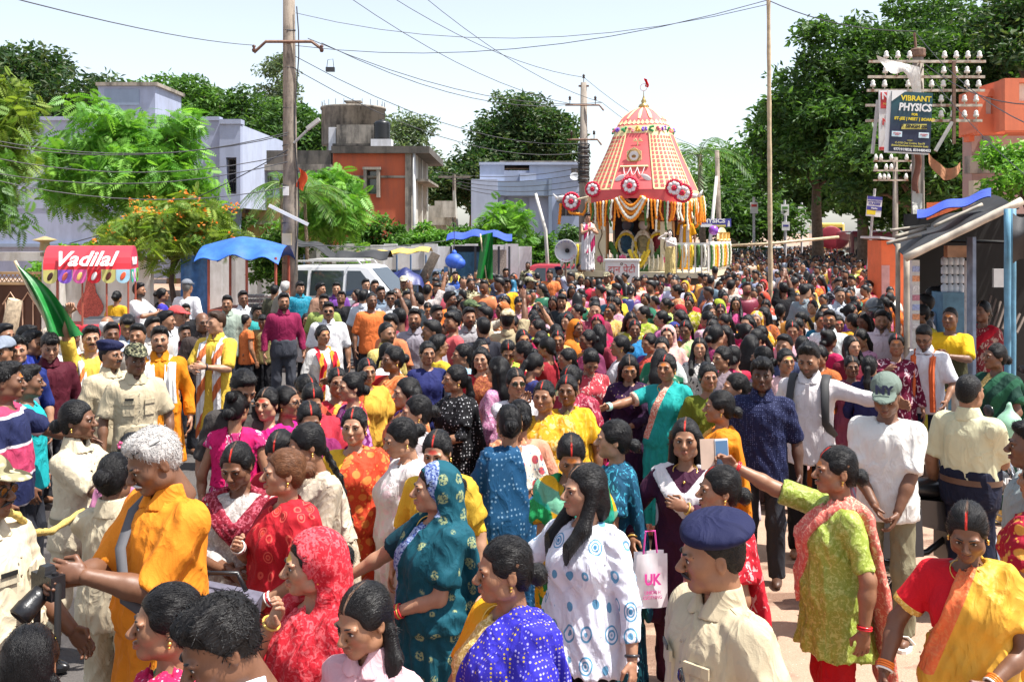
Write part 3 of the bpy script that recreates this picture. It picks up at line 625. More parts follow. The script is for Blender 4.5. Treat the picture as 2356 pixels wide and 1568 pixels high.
   m = top[1]; q = [r for r in B.prof if abs(r[0] - 1.22) < .01][0]; yf = q[4] - q[2] - .019
   for s in (-1, 1):
    b = MB(); M = Matrix.Rotation(R(s * 22), 3, 'Z'); cx = s * .085
    b.box((cx, yf + .017, 1.185), (.095, .012, .105), M); b.box((cx, yf + .008, 1.245), (.10, .012, .035), M, .96); small('pocket', b, m, False)
    b = MB(); sh = Vector(B.sh['L' if s > 0 else 'R']); b.box(sh + Vector((-s * .045, 0, .066)), (.11, .045, .01), Matrix.Rotation(R(s * 16), 3, 'Y')); small('epaulette', b, arg[0] if arg else m, False)
   for i in range(5): b = MB(); b.ball((0, yf + .002 * abs(i - 2), 1.31 - i * .07), (.006, .004, .006), 6, 3); small('button', b, mat('button', (.3, .25, .18), .4))
   b = MB(); b.box((-.085, yf - .002, 1.272), (.07, .006, .018), Matrix.Rotation(R(-22), 3, 'Z')); small('name_plate', b, mat('name plate', (.02, .02, .02), .4), False)
  elif a == 'buttons':
   q = [r for r in B.prof if abs(r[0] - 1.22) < .01][0]; b = MB(); b.box((0, q[4] - q[2] - .016, 1.16), (.03, .012, .46)); small('placket', b, top[1], False)
  elif a == 'scarf':                                        # two hanging ends and a loop behind the neck
   m = arg[0]; ln_ = arg[1] if len(arg) > 1 else .75; wd = arg[2] if len(arg) > 2 else .075; c = B.cy(1.4); b = MB()
   q = [r for r in B.prof if abs(r[0] - 1.22) < .01][0]; bu = .05 if B.sex != 'm' else 0
   for s in (-1, 1):
    pts = [(0, c + .09, 1.415), (s * .06, c + .06, 1.43), (s * .10, c - .01, 1.425), (s * .095, c - .105, 1.35), (s * .09, q[4] - q[2] - .045 - bu, 1.22), (s * .095, q[4] - q[2] - .05 - bu * .6, 1.10), (s * .105, q[4] - q[2] - .052 - .03 * B.fat, 1.35 - ln_)]
    pp = []; 
    for i in range(len(pts) - 1):
     for k in range(4): pp.append([pts[i][j] + (pts[i + 1][j] - pts[i][j]) * k / 4 for j in range(3)])
    pp.append(list(pts[-1])); K = len(pp); nu = 10
    def fn(u, v, pp=pp, s=s):
     p = pp[min(K - 1, int(round(v * (K - 1))))]; t_ = u - .5; fold = .010 * math.sin(u * 14 + v * 3 + sd)
     if v < .42: return (p[0] + t_ * wd * .5 * s, p[1] + t_ * wd * .5 + fold * .4, p[2] + fold + abs(t_) * -.02)
     return (p[0] + t_ * wd, p[1] + fold - .008 * math.cos(t_ * 6), p[2])
    b.grid(fn, nu, K - 1); b.grid(lambda u, v: (lambda p: (p[0], p[1] + .006, p[2] - .006))(fn(1 - u, v)), nu, K - 1)
   small('scarf', b, m)
  elif a == 'dupatta':                                      # soft V across the chest, ends over both shoulders
   m = arg[0]; G = Field((-.3, -.36, .86), (.3, .34, 1.5), hc); B.torso(G, .040, .9); x, y, z = (G.ax[0][:, None, None], G.ax[1][None, :, None], G.ax[2][None, None, :])
   c = B.cy(1.4); band = np.abs(z - (1.19 + np.abs(x) * 1.15)) - .075; front = np.maximum(band, y - .02); bk = np.maximum(np.maximum(np.abs(np.abs(x) - .12) - .07, -y - .02), 1.0 - z)
   G.D = np.maximum(np.maximum(G.D + .006 * np.sin((z - np.abs(x) * 1.15) * 130 + sd), np.minimum(front, bk)), 0 * x - .2); G.D = -smin(-G.D, -(.064 - np.sqrt(x ** 2 + (y - c) ** 2) + 0 * z), .01)
   done('dupatta', G, m, None, .006, 40)
  elif a == 'strap':                                        # bag strap across the chest
   m = arg[0]; sgn = arg[1] if len(arg) > 1 else 1; b = MB(); q = [r for r in B.prof if abs(r[0] - 1.22) < .01][0]; c = B.cy(1.4)
   pts = [(sgn * .09, c + .10, 1.37), (sgn * .085, c + .0, 1.44), (sgn * .06, c - .105, 1.37), (0, q[4] - q[2] - .036 - .02 * B.fat, 1.25), (-sgn * .10, q[4] - q[2] - .045 - .05 * B.fat, 1.08), (-sgn * .20, q[4] - .05, .92)]
   b.tube(pts, .024, 6, True, .16, up=(0, -1, .2)); small('bag_strap', b, m)
  elif a == 'backpack':
   m = arg[0]; c = B.cy(1.3)
   for s in (-1, 1):
    b = MB(); b.tube([(s * .12, c + .12, 1.33), (s * .125, c + .02, 1.445), (s * .125, c - .09, 1.39), (s * .135, c - .15, 1.25), (s * .14, c - .15, 1.10), (s * .19, c - .02, .98)], .032, 8, True, .3, up=(0, -1, .3)); small('shoulder_strap', b, m)
   b = MB(); b.box((0, c + .22, 1.2), (.29, .16, .42), None, .9); small('backpack', b, m, False)
  elif a == 'shoes':
   for nm in 'LR':
    k, a_ = B.leg[nm][1], B.leg[nm][2]; G = Field((a_[0] - .08, a_[1] - .22, 0), (a_[0] + .08, a_[1] + .12, .22), .010 if lod < 2 else .02); G.ell((a_[0], a_[1] - .065, .045), (.052, .135, .05), 0); G.cone((a_[0], a_[1], .05), (a_[0], a_[1] + .01, .17), .05, .052, .03); G.D = np.maximum(G.D, .004 - G.ax[2][None, None, :]); V, Q = G.mesh(); out.append(('shoe', raw_mesh('shoe', V, Q), arg[0], None))
  elif a == 'sandals':
   for nm in 'LR':
    a_ = B.leg[nm][2]; b = MB(); b.prism([(a_[0] + .052 * math.cos(g) * (1 + .15 * -math.sin(g)), a_[1] - .06 + .138 * math.sin(g), .0) for g in [i * PI / 8 for i in range(16)]], (0, 0, 1), .022)
    b.tube([(a_[0] - .055, a_[1] - .07, .025), (a_[0] - .02, a_[1] - .10, .075), (a_[0] + .02, a_[1] - .10, .075), (a_[0] + .055, a_[1] - .07, .025)], .02, 6, True, .25); small('sandal', b, arg[0], False)
  elif a == 'hairclip':
   b = MB()
   for i in range(5): b.ball(hp3((.05 + .014 * math.cos(i * 1.26), .085 + .006 * i % 3, .16 + .014 * math.sin(i * 1.26))), .011, 6, 3)
   small('hair_flower', b, arg[0])
 return out, B
_proto = {}
def figure(parts, root):
 for nm, me, m, par in parts: link(nm, me, m, root)
def place(root, u, v, st, yaw, d=None, z=0.0, hat=0.0):
 if d is None: d = (CAMH - z - st - hat) * FPX / (v - VH)
 x = gx(u, d); root.location = (x, d, z); root.rotation_euler = (0, 0, R(yaw) - math.atan2(x, d)); s = st / 1.70; root.scale = (s, s, s); return d

# ------------------------------------------------------------------ skin, hair, cloth
_t = NT('skin'); _c = _t.n('Attribute', out='Vector', attribute_name='Col'); _o = _t.coord()
_t.p(Base_Color=_t.mix(_t.step(_t.noise(_o, 30, 3), .3, .7), _t.mix(1.0, _c, (.86, .84, .84), 'MULTIPLY'), _c), Roughness=.48, Specular_IOR_Level=.45); _t.bump(_t.noise(_o, 160, 2), .08, .004); MSKIN = _t.m
def hair_mat(name, part_c=None):
 t = NT(name); col = t.n('Attribute', out='Vector', attribute_name='Col'); h = t.n('Attribute', out='Vector', attribute_name='hc')
 st = t.noise(t.map(h, (420, 22, 130)), 1.0, 3, .6); 
 col = t.mix(1.0, col, t.ramp(st, [(.25, (.5, .5, .5)), (.75, (1.5, 1.45, 1.4))]), 'MULTIPLY')
 if part_c:
  x, y, z = t.sep(h); wv = t.math('ADD', t.math('ABSOLUTE', x), t.math('MULTIPLY', t.math('SUBTRACT', st, .5), .006)); on = t.math('MULTIPLY', t.step(z, .15, .16), t.step(wv, .0062, .0035))
  col = t.mix(t.math('MULTIPLY', on, t.step(y, .05, .03)), col, (.10, .055, .035)); col = t.mix(t.math('MULTIPLY', on, t.step(y, -.015, -.03)), col, part_c)
 t.p(Base_Color=col, Roughness=.38, Specular_IOR_Level=.25); t.bump(st, .8, .006); return t.m
MHAIR = hair_mat('hair'); MHAIRP = hair_mat('parted hair', (.20, .11, .07)); MHAIRS = hair_mat('vermilion parted hair', (.55, .03, .02)); MHAIRK = mat('black hair', (.012, .01, .01), .5); MHAIRG = mat('grey hair', (.5, .5, .5), .6); MGOLD = mat('gold', (.75, .48, .12), .28, metal=.9)
_fab = {}
def fab(c1, pat='plain', c2=None, c3=None, border=None, rough=.8, sc=None, sheen=0.0, obj=False, metal=0.0):
 key = (c1, pat, c2, c3, border, rough, sc, obj)
 if key in _fab: return _fab[key]
 L = lambda c: lin(c) if isinstance(c, str) else c
 t = NT('cloth ' + pat); o = t.coord(); a = t.n('ObjectInfo', out='Color') if obj else L(c1); b = L(c2) if c2 else (.8, .8, .8); c = L(c3) if c3 else b
 if obj: rnd = t.n('ObjectInfo', out='Random')
 col = a; ow = t.n('VectorMath', {0: o, 1: t.n('VectorMath', {0: t.noise(o, 6, 2, out=1), 'Scale': .05}, operation='SCALE')}, operation='ADD')
 if pat == 'dots': col = t.mix(t.step(t.vor(o, sc or 26, rnd=.35), .26, .20), a, b)
 elif pat == 'floral':
  s = sc or 13; col = t.mix(t.step(t.vor(ow, s), .40, .33), a, b); col = t.mix(t.step(t.vor(ow, s * 2.3), .24, .18), col, c)
 elif pat == 'leafy': col = t.mix(t.step(t.noise(t.map(ow, (1, 1, .6)), sc or 22, 2, .5, 1.5), .57, .61), a, b)
 elif pat == 'check':
  x, y, z = t.sep(o); s = sc or 190; f1 = t.step(t.math('SINE', t.math('MULTIPLY', t.math('ADD', x, y), s)), .3, .5); f2 = t.step(t.math('SINE', t.math('MULTIPLY', z, s)), .3, .5); col = t.mix(f1, a, b); col = t.mix(t.math('MULTIPLY', f2, .7), col, c)
 elif pat == 'stripe':
  x, y, z = t.sep(o); f1 = t.step(t.math('SINE', t.math('MULTIPLY', z, sc or 60)), -.1, .1); col = t.mix(f1, a, b)
  f2 = t.step(t.math('ABSOLUTE', t.math('SINE', t.math('MULTIPLY', z, (sc or 60)))), .18, .12); col = t.mix(f2, col, c)
 elif pat == 'vstripe':
  x, y, z = t.sep(ow); f1 = t.step(t.math('SINE', t.math('MULTIPLY', t.math('ADD', x, t.math('MULTIPLY', z, -.5)), sc or 110)), .1, .4); col = t.mix(f1, a, b)
 elif pat == 'camo':
  n1 = t.noise(t.map(o, (1, 1, 1.4)), sc or 11, 1, .5); n2 = t.noise(t.map(o, (1.3, 1.3, 1.8), (5, 2, 1)), (sc or 11) * 1.1, 1, .5); col = t.mix(t.step(n1, .50, .52), a, b); col = t.mix(t.step(n2, .56, .58), col, c)
 elif pat == 'motif':
  v = t.vor(ow, sc or 9, rnd=.25); f1 = t.step(v, .30, .26); f2 = t.step(t.noise(o, 90, 1), .42, .5); col = t.mix(t.math('MULTIPLY', f1, f2), a, b)
 elif pat == 'ogee':
  v = t.vor(t.map(o, (1, 1, .72)), sc or 9.5, rnd=.15); f1 = t.math('MULTIPLY', t.step(t.math('SINE', t.math('MULTIPLY', v, 44.0)), .0, .25), t.step(v, .40, .34)); f2 = t.step(v, .13, .09)
  col = t.mix(f1, a, b); col = t.mix(f2, col, c)
 elif pat == 'bandhani':
  v = t.vor(o, sc or 62, rnd=.15); w = t.n('TexWave', {'Vector': ow, 'Scale': 5.5, 'Distortion': 9.0, 'Detail': 1.0, 'Detail Scale': 1.2}, 1); col = t.mix(t.math('MULTIPLY', t.step(v, .34, .26), t.step(w, .45, .6)), a, b); col = t.mix(t.math('MULTIPLY', t.step(v, .34, .26), t.step(w, .2, .1)), col, c)
 elif pat == 'brocade': col = t.mix(t.step(t.noise(ow, sc or 48, 3, .6, 1.0), .50, .60), a, b)
 elif pat == 'plaid':
  x, y, z = t.sep(o); s = sc or 32; f1 = t.step(t.math('SINE', t.math('MULTIPLY', t.math('ADD', x, t.math('MULTIPLY', y, .7)), s)), -.1, .1); f2 = t.step(t.math('SINE', t.math('MULTIPLY', t.math('ADD', z, t.math('MULTIPLY', x, .4)), s)), -.1, .1); col = t.mix(f1, a, b); col = t.mix(t.math('MULTIPLY', f2, .85), col, c)
 elif pat == 'objprint':
  col = t.mix(t.math('MULTIPLY', t.step(t.vor(ow, 17), .36, .30), t.step(rnd, .45, .5)), a, t.mix(.6, a, t.mix(t.step(rnd, .7, .72), (.8, .72, .5), (.05, .03, .06)))); col = t.mix(t.math('MULTIPLY', t.step(t.noise(o, 8, 2), .5, .54), t.math('MULTIPLY', t.step(rnd, .22, .18), .5)), col, (.7, .5, .25))
 if border:
  bc = [L(q) for q in border]; at_ = t.n('Attribute', out='Fac', attribute_name='bm'); bp = t.mix(t.step(t.noise(o, 70, 2, .6), .5, .56), bc[0], bc[1] if len(bc) > 1 else bc[0]); col = t.mix(t.step(at_, .45, .5), col, bp)
 nz = t.noise(o, 5, 4, .6); col = t.mix(1.0, col, t.ramp(nz, [(.25, (.86, .86, .86)), (.75, (1.08, 1.08, 1.08))]), 'MULTIPLY')
 t.p(Base_Color=col, Roughness=rough, Specular_IOR_Level=.25, Sheen_Weight=sheen, Metallic=metal)
 wr = t.n('TexNoise', {'Vector': t.map(o, (1, 1, .5), rot=(.25, .4, .2)), 'Scale': 9.0, 'Detail': 3.0, 'Roughness': .5, 'Distortion': .6, 'Offset': 1.0, 'Gain': 1.6}, noise_type='RIDGED_MULTIFRACTAL'); fine = t.noise(o, 240, 1)
 t.bump(t.math('ADD', t.math('MULTIPLY', wr, .5), t.math('MULTIPLY', fine, .04)), .45, .035); _fab[key] = t.m; return t.m
# ------------------------------------------------------------------ ground
def ground_mat():
 t = NT('sandy ground'); o = t.coord(); n1 = t.noise(o, .8, 6, .65); n2 = t.noise(o, 9, 5, .7); wet = t.step(t.noise(t.map(o, (1, 2.2, 1), (3, 1, 0)), .55, 5, .6), .53, .57)
 c = t.mix(n2, (.30, .185, .125), (.44, .30, .215)); c = t.mix(t.step(t.vor(o, 26), .10, .07), c, (.5, .45, .4)); c = t.mix(t.math('MULTIPLY', wet, .75), c, (.16, .088, .058)); c = t.mix(t.step(n1, .62, .7), c, (.24, .17, .13))
 t.p(Base_Color=c, Roughness=t.math('SUBTRACT', .92, t.math('MULTIPLY', wet, .45))); t.bump(t.math('ADD', n2, t.noise(o, 60, 3)), .5, .02); return t.m
def road_mat():
 t = NT('asphalt'); o = t.coord(); n2 = t.noise(o, 120, 3, .7); wet = t.step(t.noise(o, .9, 5, .62), .46, .55); c = t.mix(n2, (.035, .032, .032), (.13, .115, .105))
 c = t.mix(t.step(t.vor(o, 110), .12, .06), c, (.28, .25, .22)); c = t.mix(t.math('MULTIPLY', wet, .6), c, (.028, .026, .028)); t.p(Base_Color=c, Roughness=t.math('SUBTRACT', .85, t.math('MULTIPLY', wet, .5))); t.bump(n2, .5, .008); return t.m
b = MB(); b.add([(-1500, -200, 0), (1500, -200, 0), (1500, 2800, 0), (-1500, 2800, 0)], [(0, 1, 2, 3)]); b.build('ground', ground_mat(), kind='structure')
RS = .30; rx = lambda y, c: RS * y + c
b = MB(); ys = [-6 + i * 2.5 for i in range(80)]
b.add([(rx(y, -13.0) + .15 * math.sin(y * .9), y, .004) for y in ys] + [(rx(y, -1.35) + .18 * math.sin(y * 1.3) + .08 * math.sin(y * 4.1), y, .004) for y in ys], [(i, 80 + i, 81 + i, i + 1) for i in range(79)])
b.build('road', road_mat(), kind='structure')
b = MB()
for i in range(150):
 y = random.uniform(4.5, 9); x = random.uniform(-.6, .9) + rx(y, .6) + random.uniform(0, 3); r = random.uniform(.006, .022); b.ball((x, y, r * .5), (r, r * .8, r * .6), 5, 3)
b.build('gravel', mat('pebbles', (.36, .29, .24), .9, .4, 3), kind='stuff')

# ------------------------------------------------------------------ trees
def leaf_mat(name='leaves'):
 t = NT(name); c = t.n('Attribute', out='Vector', attribute_name='Col'); t.p(Base_Color=c, Roughness=.5, Specular_IOR_Level=.35)
 tr = t.n('BsdfTranslucent', {'Color': t.mix(1.0, c, (1.5, 1.6, .7), 'MULTIPLY')}); mx = t.n('MixShader', {0: .34, 1: t.bsdf.outputs[0], 2: tr}); t.t.links.new(mx, t.out.inputs[0]); return t.m
MLEAF = leaf_mat(); MBARK = mat('bark', (.17, .12, .085), .9, .35, 9, bump=.6, bsc=30); MBARKD = mat('dark bark', (.07, .05, .04), .9, .35, 9, bump=.6, bsc=30)
GREENS = dict(dark=[(.035, .085, .02), (.055, .12, .027), (.085, .165, .036)], mango=[(.025, .065, .018), (.04, .09, .025), (.085, .12, .045)], mid=[(.05, .13, .02), (.075, .17, .03), (.11, .22, .04)], bright=[(.09, .24, .03), (.13, .30, .04), (.19, .38, .06)], yellow=[(.16, .24, .03), (.22, .30, .05), (.11, .20, .03)], grey=[(.09, .14, .07), (.12, .17, .09), (.16, .2, .11)])
def frames(n, r, droop=.0, up=.35):
 d = r.normal(size=(n, 3)); d[:, 2] = d[:, 2] * .6 - droop; d /= np.linalg.norm(d, axis=1)[:, None]; a = r.normal(size=(n, 3)); a[:, 2] += up * 2; s = np.cross(d, a); s /= np.linalg.norm(s, axis=1)[:, None]; return d, s, np.cross(s, d)
def leaf_cloud(P, r, size, cols, droop=.2, shade=None, wid=.42, var=.25):
 n = len(P); d, s, up = frames(n, r, droop); L = size * r.uniform(.6, 1.35, n)[:, None]; w = L * wid; bend = up * L * .12
 V = np.stack([P, P + d * L * .5 + s * w * .5 + bend, P + d * L, P + d * L * .5 - s * w * .5 + bend], 1).reshape(-1, 3); C = np.array(cols)[r.integers(0, len(cols), n)] * r.uniform(1 - var, 1 + var, (n, 1))
 if shade is not None: C = C * shade[:, None]
 return V, np.arange(n * 4).reshape(-1, 4), np.repeat(C, 4, 0)
def frond_cloud(P, r, size, cols, droop=.25, pairs=8, lw=.11):
 n = len(P); d, s, up = frames(n, r, droop, .8); L = size * r.uniform(.7, 1.3, n)[:, None]; V = []; 
 for k in range(pairs):
  t = .2 + .8 * k / pairs; base = P + d * L * t - up * 0 - np.array((0, 0, 1)) * L * .22 * t * t; ll = L * .34 * math.sin(PI * (.18 + .75 * t)); w = d * ll * lw * 1.6
  for sg in (-1, 1):
   tip = base + s * sg * ll + d * ll * .35 - np.array((0, 0, 1)) * ll * .15; V.append(np.stack([base, base + (tip - base) * .5 + w, tip, base + (tip - base) * .5 - w], 1))
 V = np.stack(V, 1).reshape(-1, 3); C = np.array(cols)[r.integers(0, len(cols), n)] * r.uniform(.75, 1.25, (n, 1)); return V, np.arange(len(V)).reshape(-1, 4), np.repeat(C, pairs * 2 * 4, 0)
def crown_points(r, K, rad, flat=.55, shell=.55):
 d = r.normal(size=(K, 3)); d[:, 2] = np.abs(d[:, 2]) * 1.15 - flat * .8; d /= np.linalg.norm(d, axis=1)[:, None]; q = (shell + (1 - shell) * r.uniform(0, 1, K)) * (1 + .16 * np.sin(d[:, 0] * 5 + 1) * np.sin(d[:, 1] * 4 + d[:, 2] * 6)); return d * q[:, None] * np.array(rad)
def tree(name, label, u, vtop, d, rad, z0, seed, cols='dark', K=60, per=150, size=.3, cl=.9, kind='leaf', trunk=.28, cat='tree', group=None, droop=.2, base=None, lean=0.0, flowers=None, bark=None, root=None):
 r = np.random.default_rng(seed); x = gx(u, d); zt = gz(vtop, d); c = Vector((0, 0, zt - rad[2])); root = empty(name, (x, d, 0), 0, label, cat, group)
 cc = crown_points(r, K, (rad[0] * .86, rad[1] * .86, rad[2] * .9)) + np.array(c); cr = cl * r.uniform(.65, 1.35, K)
 g = r.normal(size=(K, per, 3)); g /= np.linalg.norm(g, axis=2)[..., None]; g *= (r.uniform(.25, 1, (K, per, 1)) ** .5) * cr[:, None, None]; g[..., 2] *= .62; P = (cc[:, None] + g); tint = np.repeat(r.uniform(.72, 1.28, K), per); P = P.reshape(-1, 3); keep = P[:, 2] > .15; P = P[keep]; tint = tint[keep]
 if kind == 'leaf': V, Q, C = leaf_cloud(P, r, size, GREENS[cols], droop, tint)
 else: V, Q, C = frond_cloud(P, r, size, GREENS[cols], droop)
 if flowers:
  fp = cc[r.integers(0, K, flowers[1])] + r.normal(size=(flowers[1], 3)) * cl * .55; fp = fp[fp[:, 2] > c.z - rad[2] * .2]; fp = np.repeat(fp, 7, 0) + r.normal(size=(len(fp) * 7, 3)) * .045
  v2, q2, c2 = leaf_cloud(fp, r, .07, flowers[0], 0, None, .8); Q = np.concatenate([Q, q2 + len(V)]); V = np.concatenate([V, v2]); C = np.concatenate([C, c2])
 link('crown', raw_mesh('crown', V, Q, None, False, {'Col': C}), MLEAF, root)
 b = MB(); bz = c.z - rad[2] * .35; tw = trunk
 b.tube([(lean, 0, -.05), (lean * .6 + .06, .04, bz * .35), (lean * .3 - .05, -.03, bz * .7), (0, 0, bz), (0, 0, c.z + rad[2] * .3)], [tw * 1.25, tw, tw * .85, tw * .7, tw * .25], 9)
 link('trunk', b.mesh('trunk', True), bark or MBARK, root); b = MB()
 for i in range(min(K, 16)):
  p = cc[i]; m = Vector((p[0] * .45, p[1] * .45, (bz + p[2]) / 2 + .1)); b.tube([(0, 0, bz * .85 + (i % 4) * .12), m, p], [tw * .4, tw * .22, tw * .06], 6)
 link('limbs', b.mesh('limbs', True), bark or MBARK, root); return root
G1 = 'trees behind the houses'
tree('rain_tree', 'huge dark green rain tree spreading over the road behind the telegraph pole', 1985, 30, 44, (4.6, 4.2, 4.6), 0, 1, 'dark', 130, 200, .34, 1.0, trunk=.26)
tree('rain_tree', 'broad dark rain tree rising above the orange building', 2200, -40, 48, (5.2, 4.5, 5.4), 0, 2, 'dark', 140, 200, .36, 1.1, trunk=.28)
tree('rain_tree', 'dark leafy tree low beside the far buses', 1880, 200, 52, (3.6, 3.5, 3.4), 0, 3, 'dark', 75, 150, .38, 1.0, trunk=.3)
tree('rain_tree', 'tall dark tree at the end of the rain tree row, above the tarpaulin stall', 2390, -60, 40, (4.0, 4.0, 4.8), 0, 4, 'mango', 90, 160, .34, 1.0, trunk=.26)
tree('rain_tree', 'dark tree whose low branches hang behind the mathematics sign', 2120, 250, 38, (4.2, 3, 2.6), 0, 41, 'dark', 90, 170, .32, .9, trunk=.3)
tree('rain_tree', 'wide low dark tree closing the view behind the far buses', 2010, 330, 70, (7.5, 3, 3.6), 0, 31, 'dark', 110, 150, .5, 1.3, trunk=.25)
tree('rain_tree', 'low dark tree behind the bamboo stall roof', 2200, 330, 42, (4.5, 2.5, 2.6), 0, 32, 'dark', 90, 150, .36, .9, trunk=.2)
tree('mango_tree', 'round dark mango tree behind the pale blue house', 1205, 200, 62, (3.6, 3.4, 4.0), 0, 5, 'mango', 110, 170, .36, 1.05, trunk=.26)
tree('mango_tree', 'wide mango tree low beside the round one, behind the stair house', 1090, 330, 60, (3.2, 3, 2.8), 0, 51, 'mango', 70, 140, .36, 1.0, trunk=.3)
tree('acacia_tree', 'loose pale green tree beside the black roof tank', 925, 238, 60, (2.3, 2.2, 3.6), 0, 6, 'grey', 60, 110, .30, .85, trunk=.2)
tree('mango_tree', 'dark mango tree above the left end of the blue house', 110, 98, 50, (4.3, 3.6, 3.6), 0, 7, 'mango', 110, 170, .34, 1.1, trunk=.26)
tree('neem_tree', 'mid green tree behind the roof stair box', 400, 160, 52, (3.2, 3, 3.2), 0, 8, 'mid', 80, 150, .32, 1.0, trunk=.3)
tree('neem_tree', 'green tree between the blue house and the timber pole', 545, 190, 54, (3.0, 2.8, 3.4), 0, 9, 'dark', 80, 150, .32, 1.0, trunk=.3)
tree('neem_tree', 'dark green tree behind the timber pole', 690, 228, 50, (2.3, 2.2, 3.2), 0, 10, 'dark', 60, 150, .32, .95, trunk=.25)
tree('eucalyptus_tree', 'tall thin pale eucalyptus rising behind the timber pole', 640, 75, 60, (1.35, 1.3, 4.0), 0, 11, 'grey', 46, 80, .26, .6, trunk=.16, droop=.7)
tree('roadside_tree', 'hazy green tree behind the coconut palm', 1690, 318, 85, (4.2, 4, 4.4), 0, 12, 'mid', 70, 120, .5, 1.4, trunk=.35)
tree('roadside_tree', 'green tree just behind the physics banner', 1710, 415, 62, (3.6, 3, 2.6), 0, 121, 'dark', 70, 120, .4, 1.1, trunk=.3)
tree('moringa_tree', 'feathery bright green tree in front of the blue house', 300, 205, 29, (2.7, 1.9, 2.6), 0, 13, 'bright', 110, 34, .50, .6, 'frond', .14, droop=.35)
tree('gulmohar_tree', 'small green tree with orange blossoms beside the red ice cream cart', 400, 445, 22.5, (1.6, 1.3, 1.0), 0, 14, 'yellow', 60, 26, .36, .38, 'frond', .07, flowers=([(.85, .2, .03), (.9, .33, .06)], 170), bark=MBARKD)
tree('thorny_tree', 'feathery olive tree at the edge of the white compound wall', -30, 150, 22, (1.0, .9, 2.0), 0, 15, 'yellow', 50, 28, .36, .42, 'frond', .12, droop=.5)
tree('thorny_tree', 'leafy branch tree low by the gate pillar', -45, 330, 21, (.9, .9, 1.2), 0, 152, 'mid', 34, 26, .34, .4, 'frond', .1, droop=.6)
tree('small_tree', 'bright green young tree before the orange building balcony', 2375, 290, 15, (.78, .7, .95), 0, 16, 'bright', 46, 130, .11, .28, trunk=.06)
tree('ashoka_tree', 'bright green feathery tree in front of the red house wall', 760, 378, 33, (1.45, 1.2, 1.7), 0, 17, 'bright', 55, 24, .5, .5, 'frond', .1, droop=.5)
tree('papaya_tree', 'small light green tree in front of the pale blue house', 1165, 440, 36, (.85, .8, 1.4), 0, 18, 'bright', 36, 22, .42, .42, 'frond', .07)
SH = 'shrubs along the compound wall'
for i, (u, v, d, w, h, c, lb) in enumerate([(880, 490, 34, 1.5, .9, 'mid', 'mid green shrub under the red house wall'), (985, 480, 34.5, 1.2, 1.0, 'bright', 'bright green shrub below the outside stair'), (1060, 500, 35, 1.2, .8, 'mid', 'mid green shrub between stair and pale blue house'), (1240, 520, 36, 1.5, .8, 'mid', 'green shrub below the pale blue house window'), (1330, 515, 38, 1.2, .9, 'dark', 'dark green shrub beside the chariot'), (1120, 515, 34, 1.0, .8, 'bright', 'bright shrub behind the blue tarpaulin stall'), (640, 505, 31, 1.0, 1.0, 'mid', 'palm-like green shrub beside the timber pole'), (150, 540, 26, .7, .5, 'bright', 'light green creeper over the white wall'), (250, 535, 25.5, .6, .45, 'yellow', 'yellow green plant over the white wall'), (540, 480, 35, .9, .8, 'mid', 'green bush between blue house and blue tarpaulin'), (1650, 560, 60, 3.0, 1.6, 'mid', 'green shrub below the physics banner')]):
 d += 0 if d < 27 else 2.4; tree('shrub', lb, u, v, d, (w, .8, gz(v, d) * .52), 0, 60 + i, c, 48, 110, .2, .36, trunk=.05, cat='shrub', group=SH)
def palm(name, label, u, vtop, d, L, n, th, seed, cat='palm tree'):
 r = random.Random(seed); x = gx(u, d); zt = gz(vtop, d) - L * .35; root = empty(name, (x, d, 0), 0, label, cat); b = MB(); b.tube([(.3, 0, -.05), (.1, 0, zt * .5), (0, 0, zt)], [th * 1.3, th, th * .8], 9); link('trunk', b.mesh('trunk', True), MBARK, root); V = []
 for i in range(n):
  a = 2 * PI * i / n + r.uniform(-.2, .2); el = r.uniform(-.1, 1.15); fr = MB(); fr.col = (.12, .2, .04); pts = []
  for k in range(9):
   t = k / 8; h = L * t * math.cos(el * (1 - .3 * t)); z = L * (t * math.sin(el) - .75 * t * t); pts.append(Vector((math.cos(a) * h, math.sin(a) * h, zt + z)))
  fr.tube(pts, [.03 * (1 - k / 9.5) for k in range(9)], 4)
  for k in range(2, 9):
   for q in range(4):
    t = k - q * .25; p0 = pts[int(t)].lerp(pts[min(8, int(t) + 1)], t % 1); tg = (pts[min(8, k)] - pts[k - 1]).normalized(); sd = tg.cross(Vector((0, 0, 1))); sd = sd.normalized() if sd.length > .1 else Vector((1, 0, 0))
    for s in (-1, 1):
     e = p0 + sd * s * L * .2 * math.sin(PI * (.2 + .75 * t / 9)) + tg * L * .1 - Vector((0, 0, L * r.uniform(.05, .12))); m = (p0 + e) / 2; g = r.choice(GREENS['mid' if cat == 'palm tree' else 'bright']); fr.col = tuple(q_ * r.uniform(.8, 1.2) for q_ in g); fr.add([p0, m + tg * L * .012, e, m - tg * L * .012], [(0, 1, 2, 3)])
  link('frond', fr.mesh('frond'), MLEAF, root)
 return root
palm('coconut_palm', 'coconut palm with drooping fronds behind the chariot', 1610, 310, 52, 2.9, 17, .16, 3)
palm('areca_palm', 'bushy bright areca palm at the foot of the red house', 700, 405, 31, 1.6, 16, .06, 5)
palm('areca_palm', 'slender drooping palm right behind the timber pole', 645, 385, 30, 1.3, 12, .05, 6)

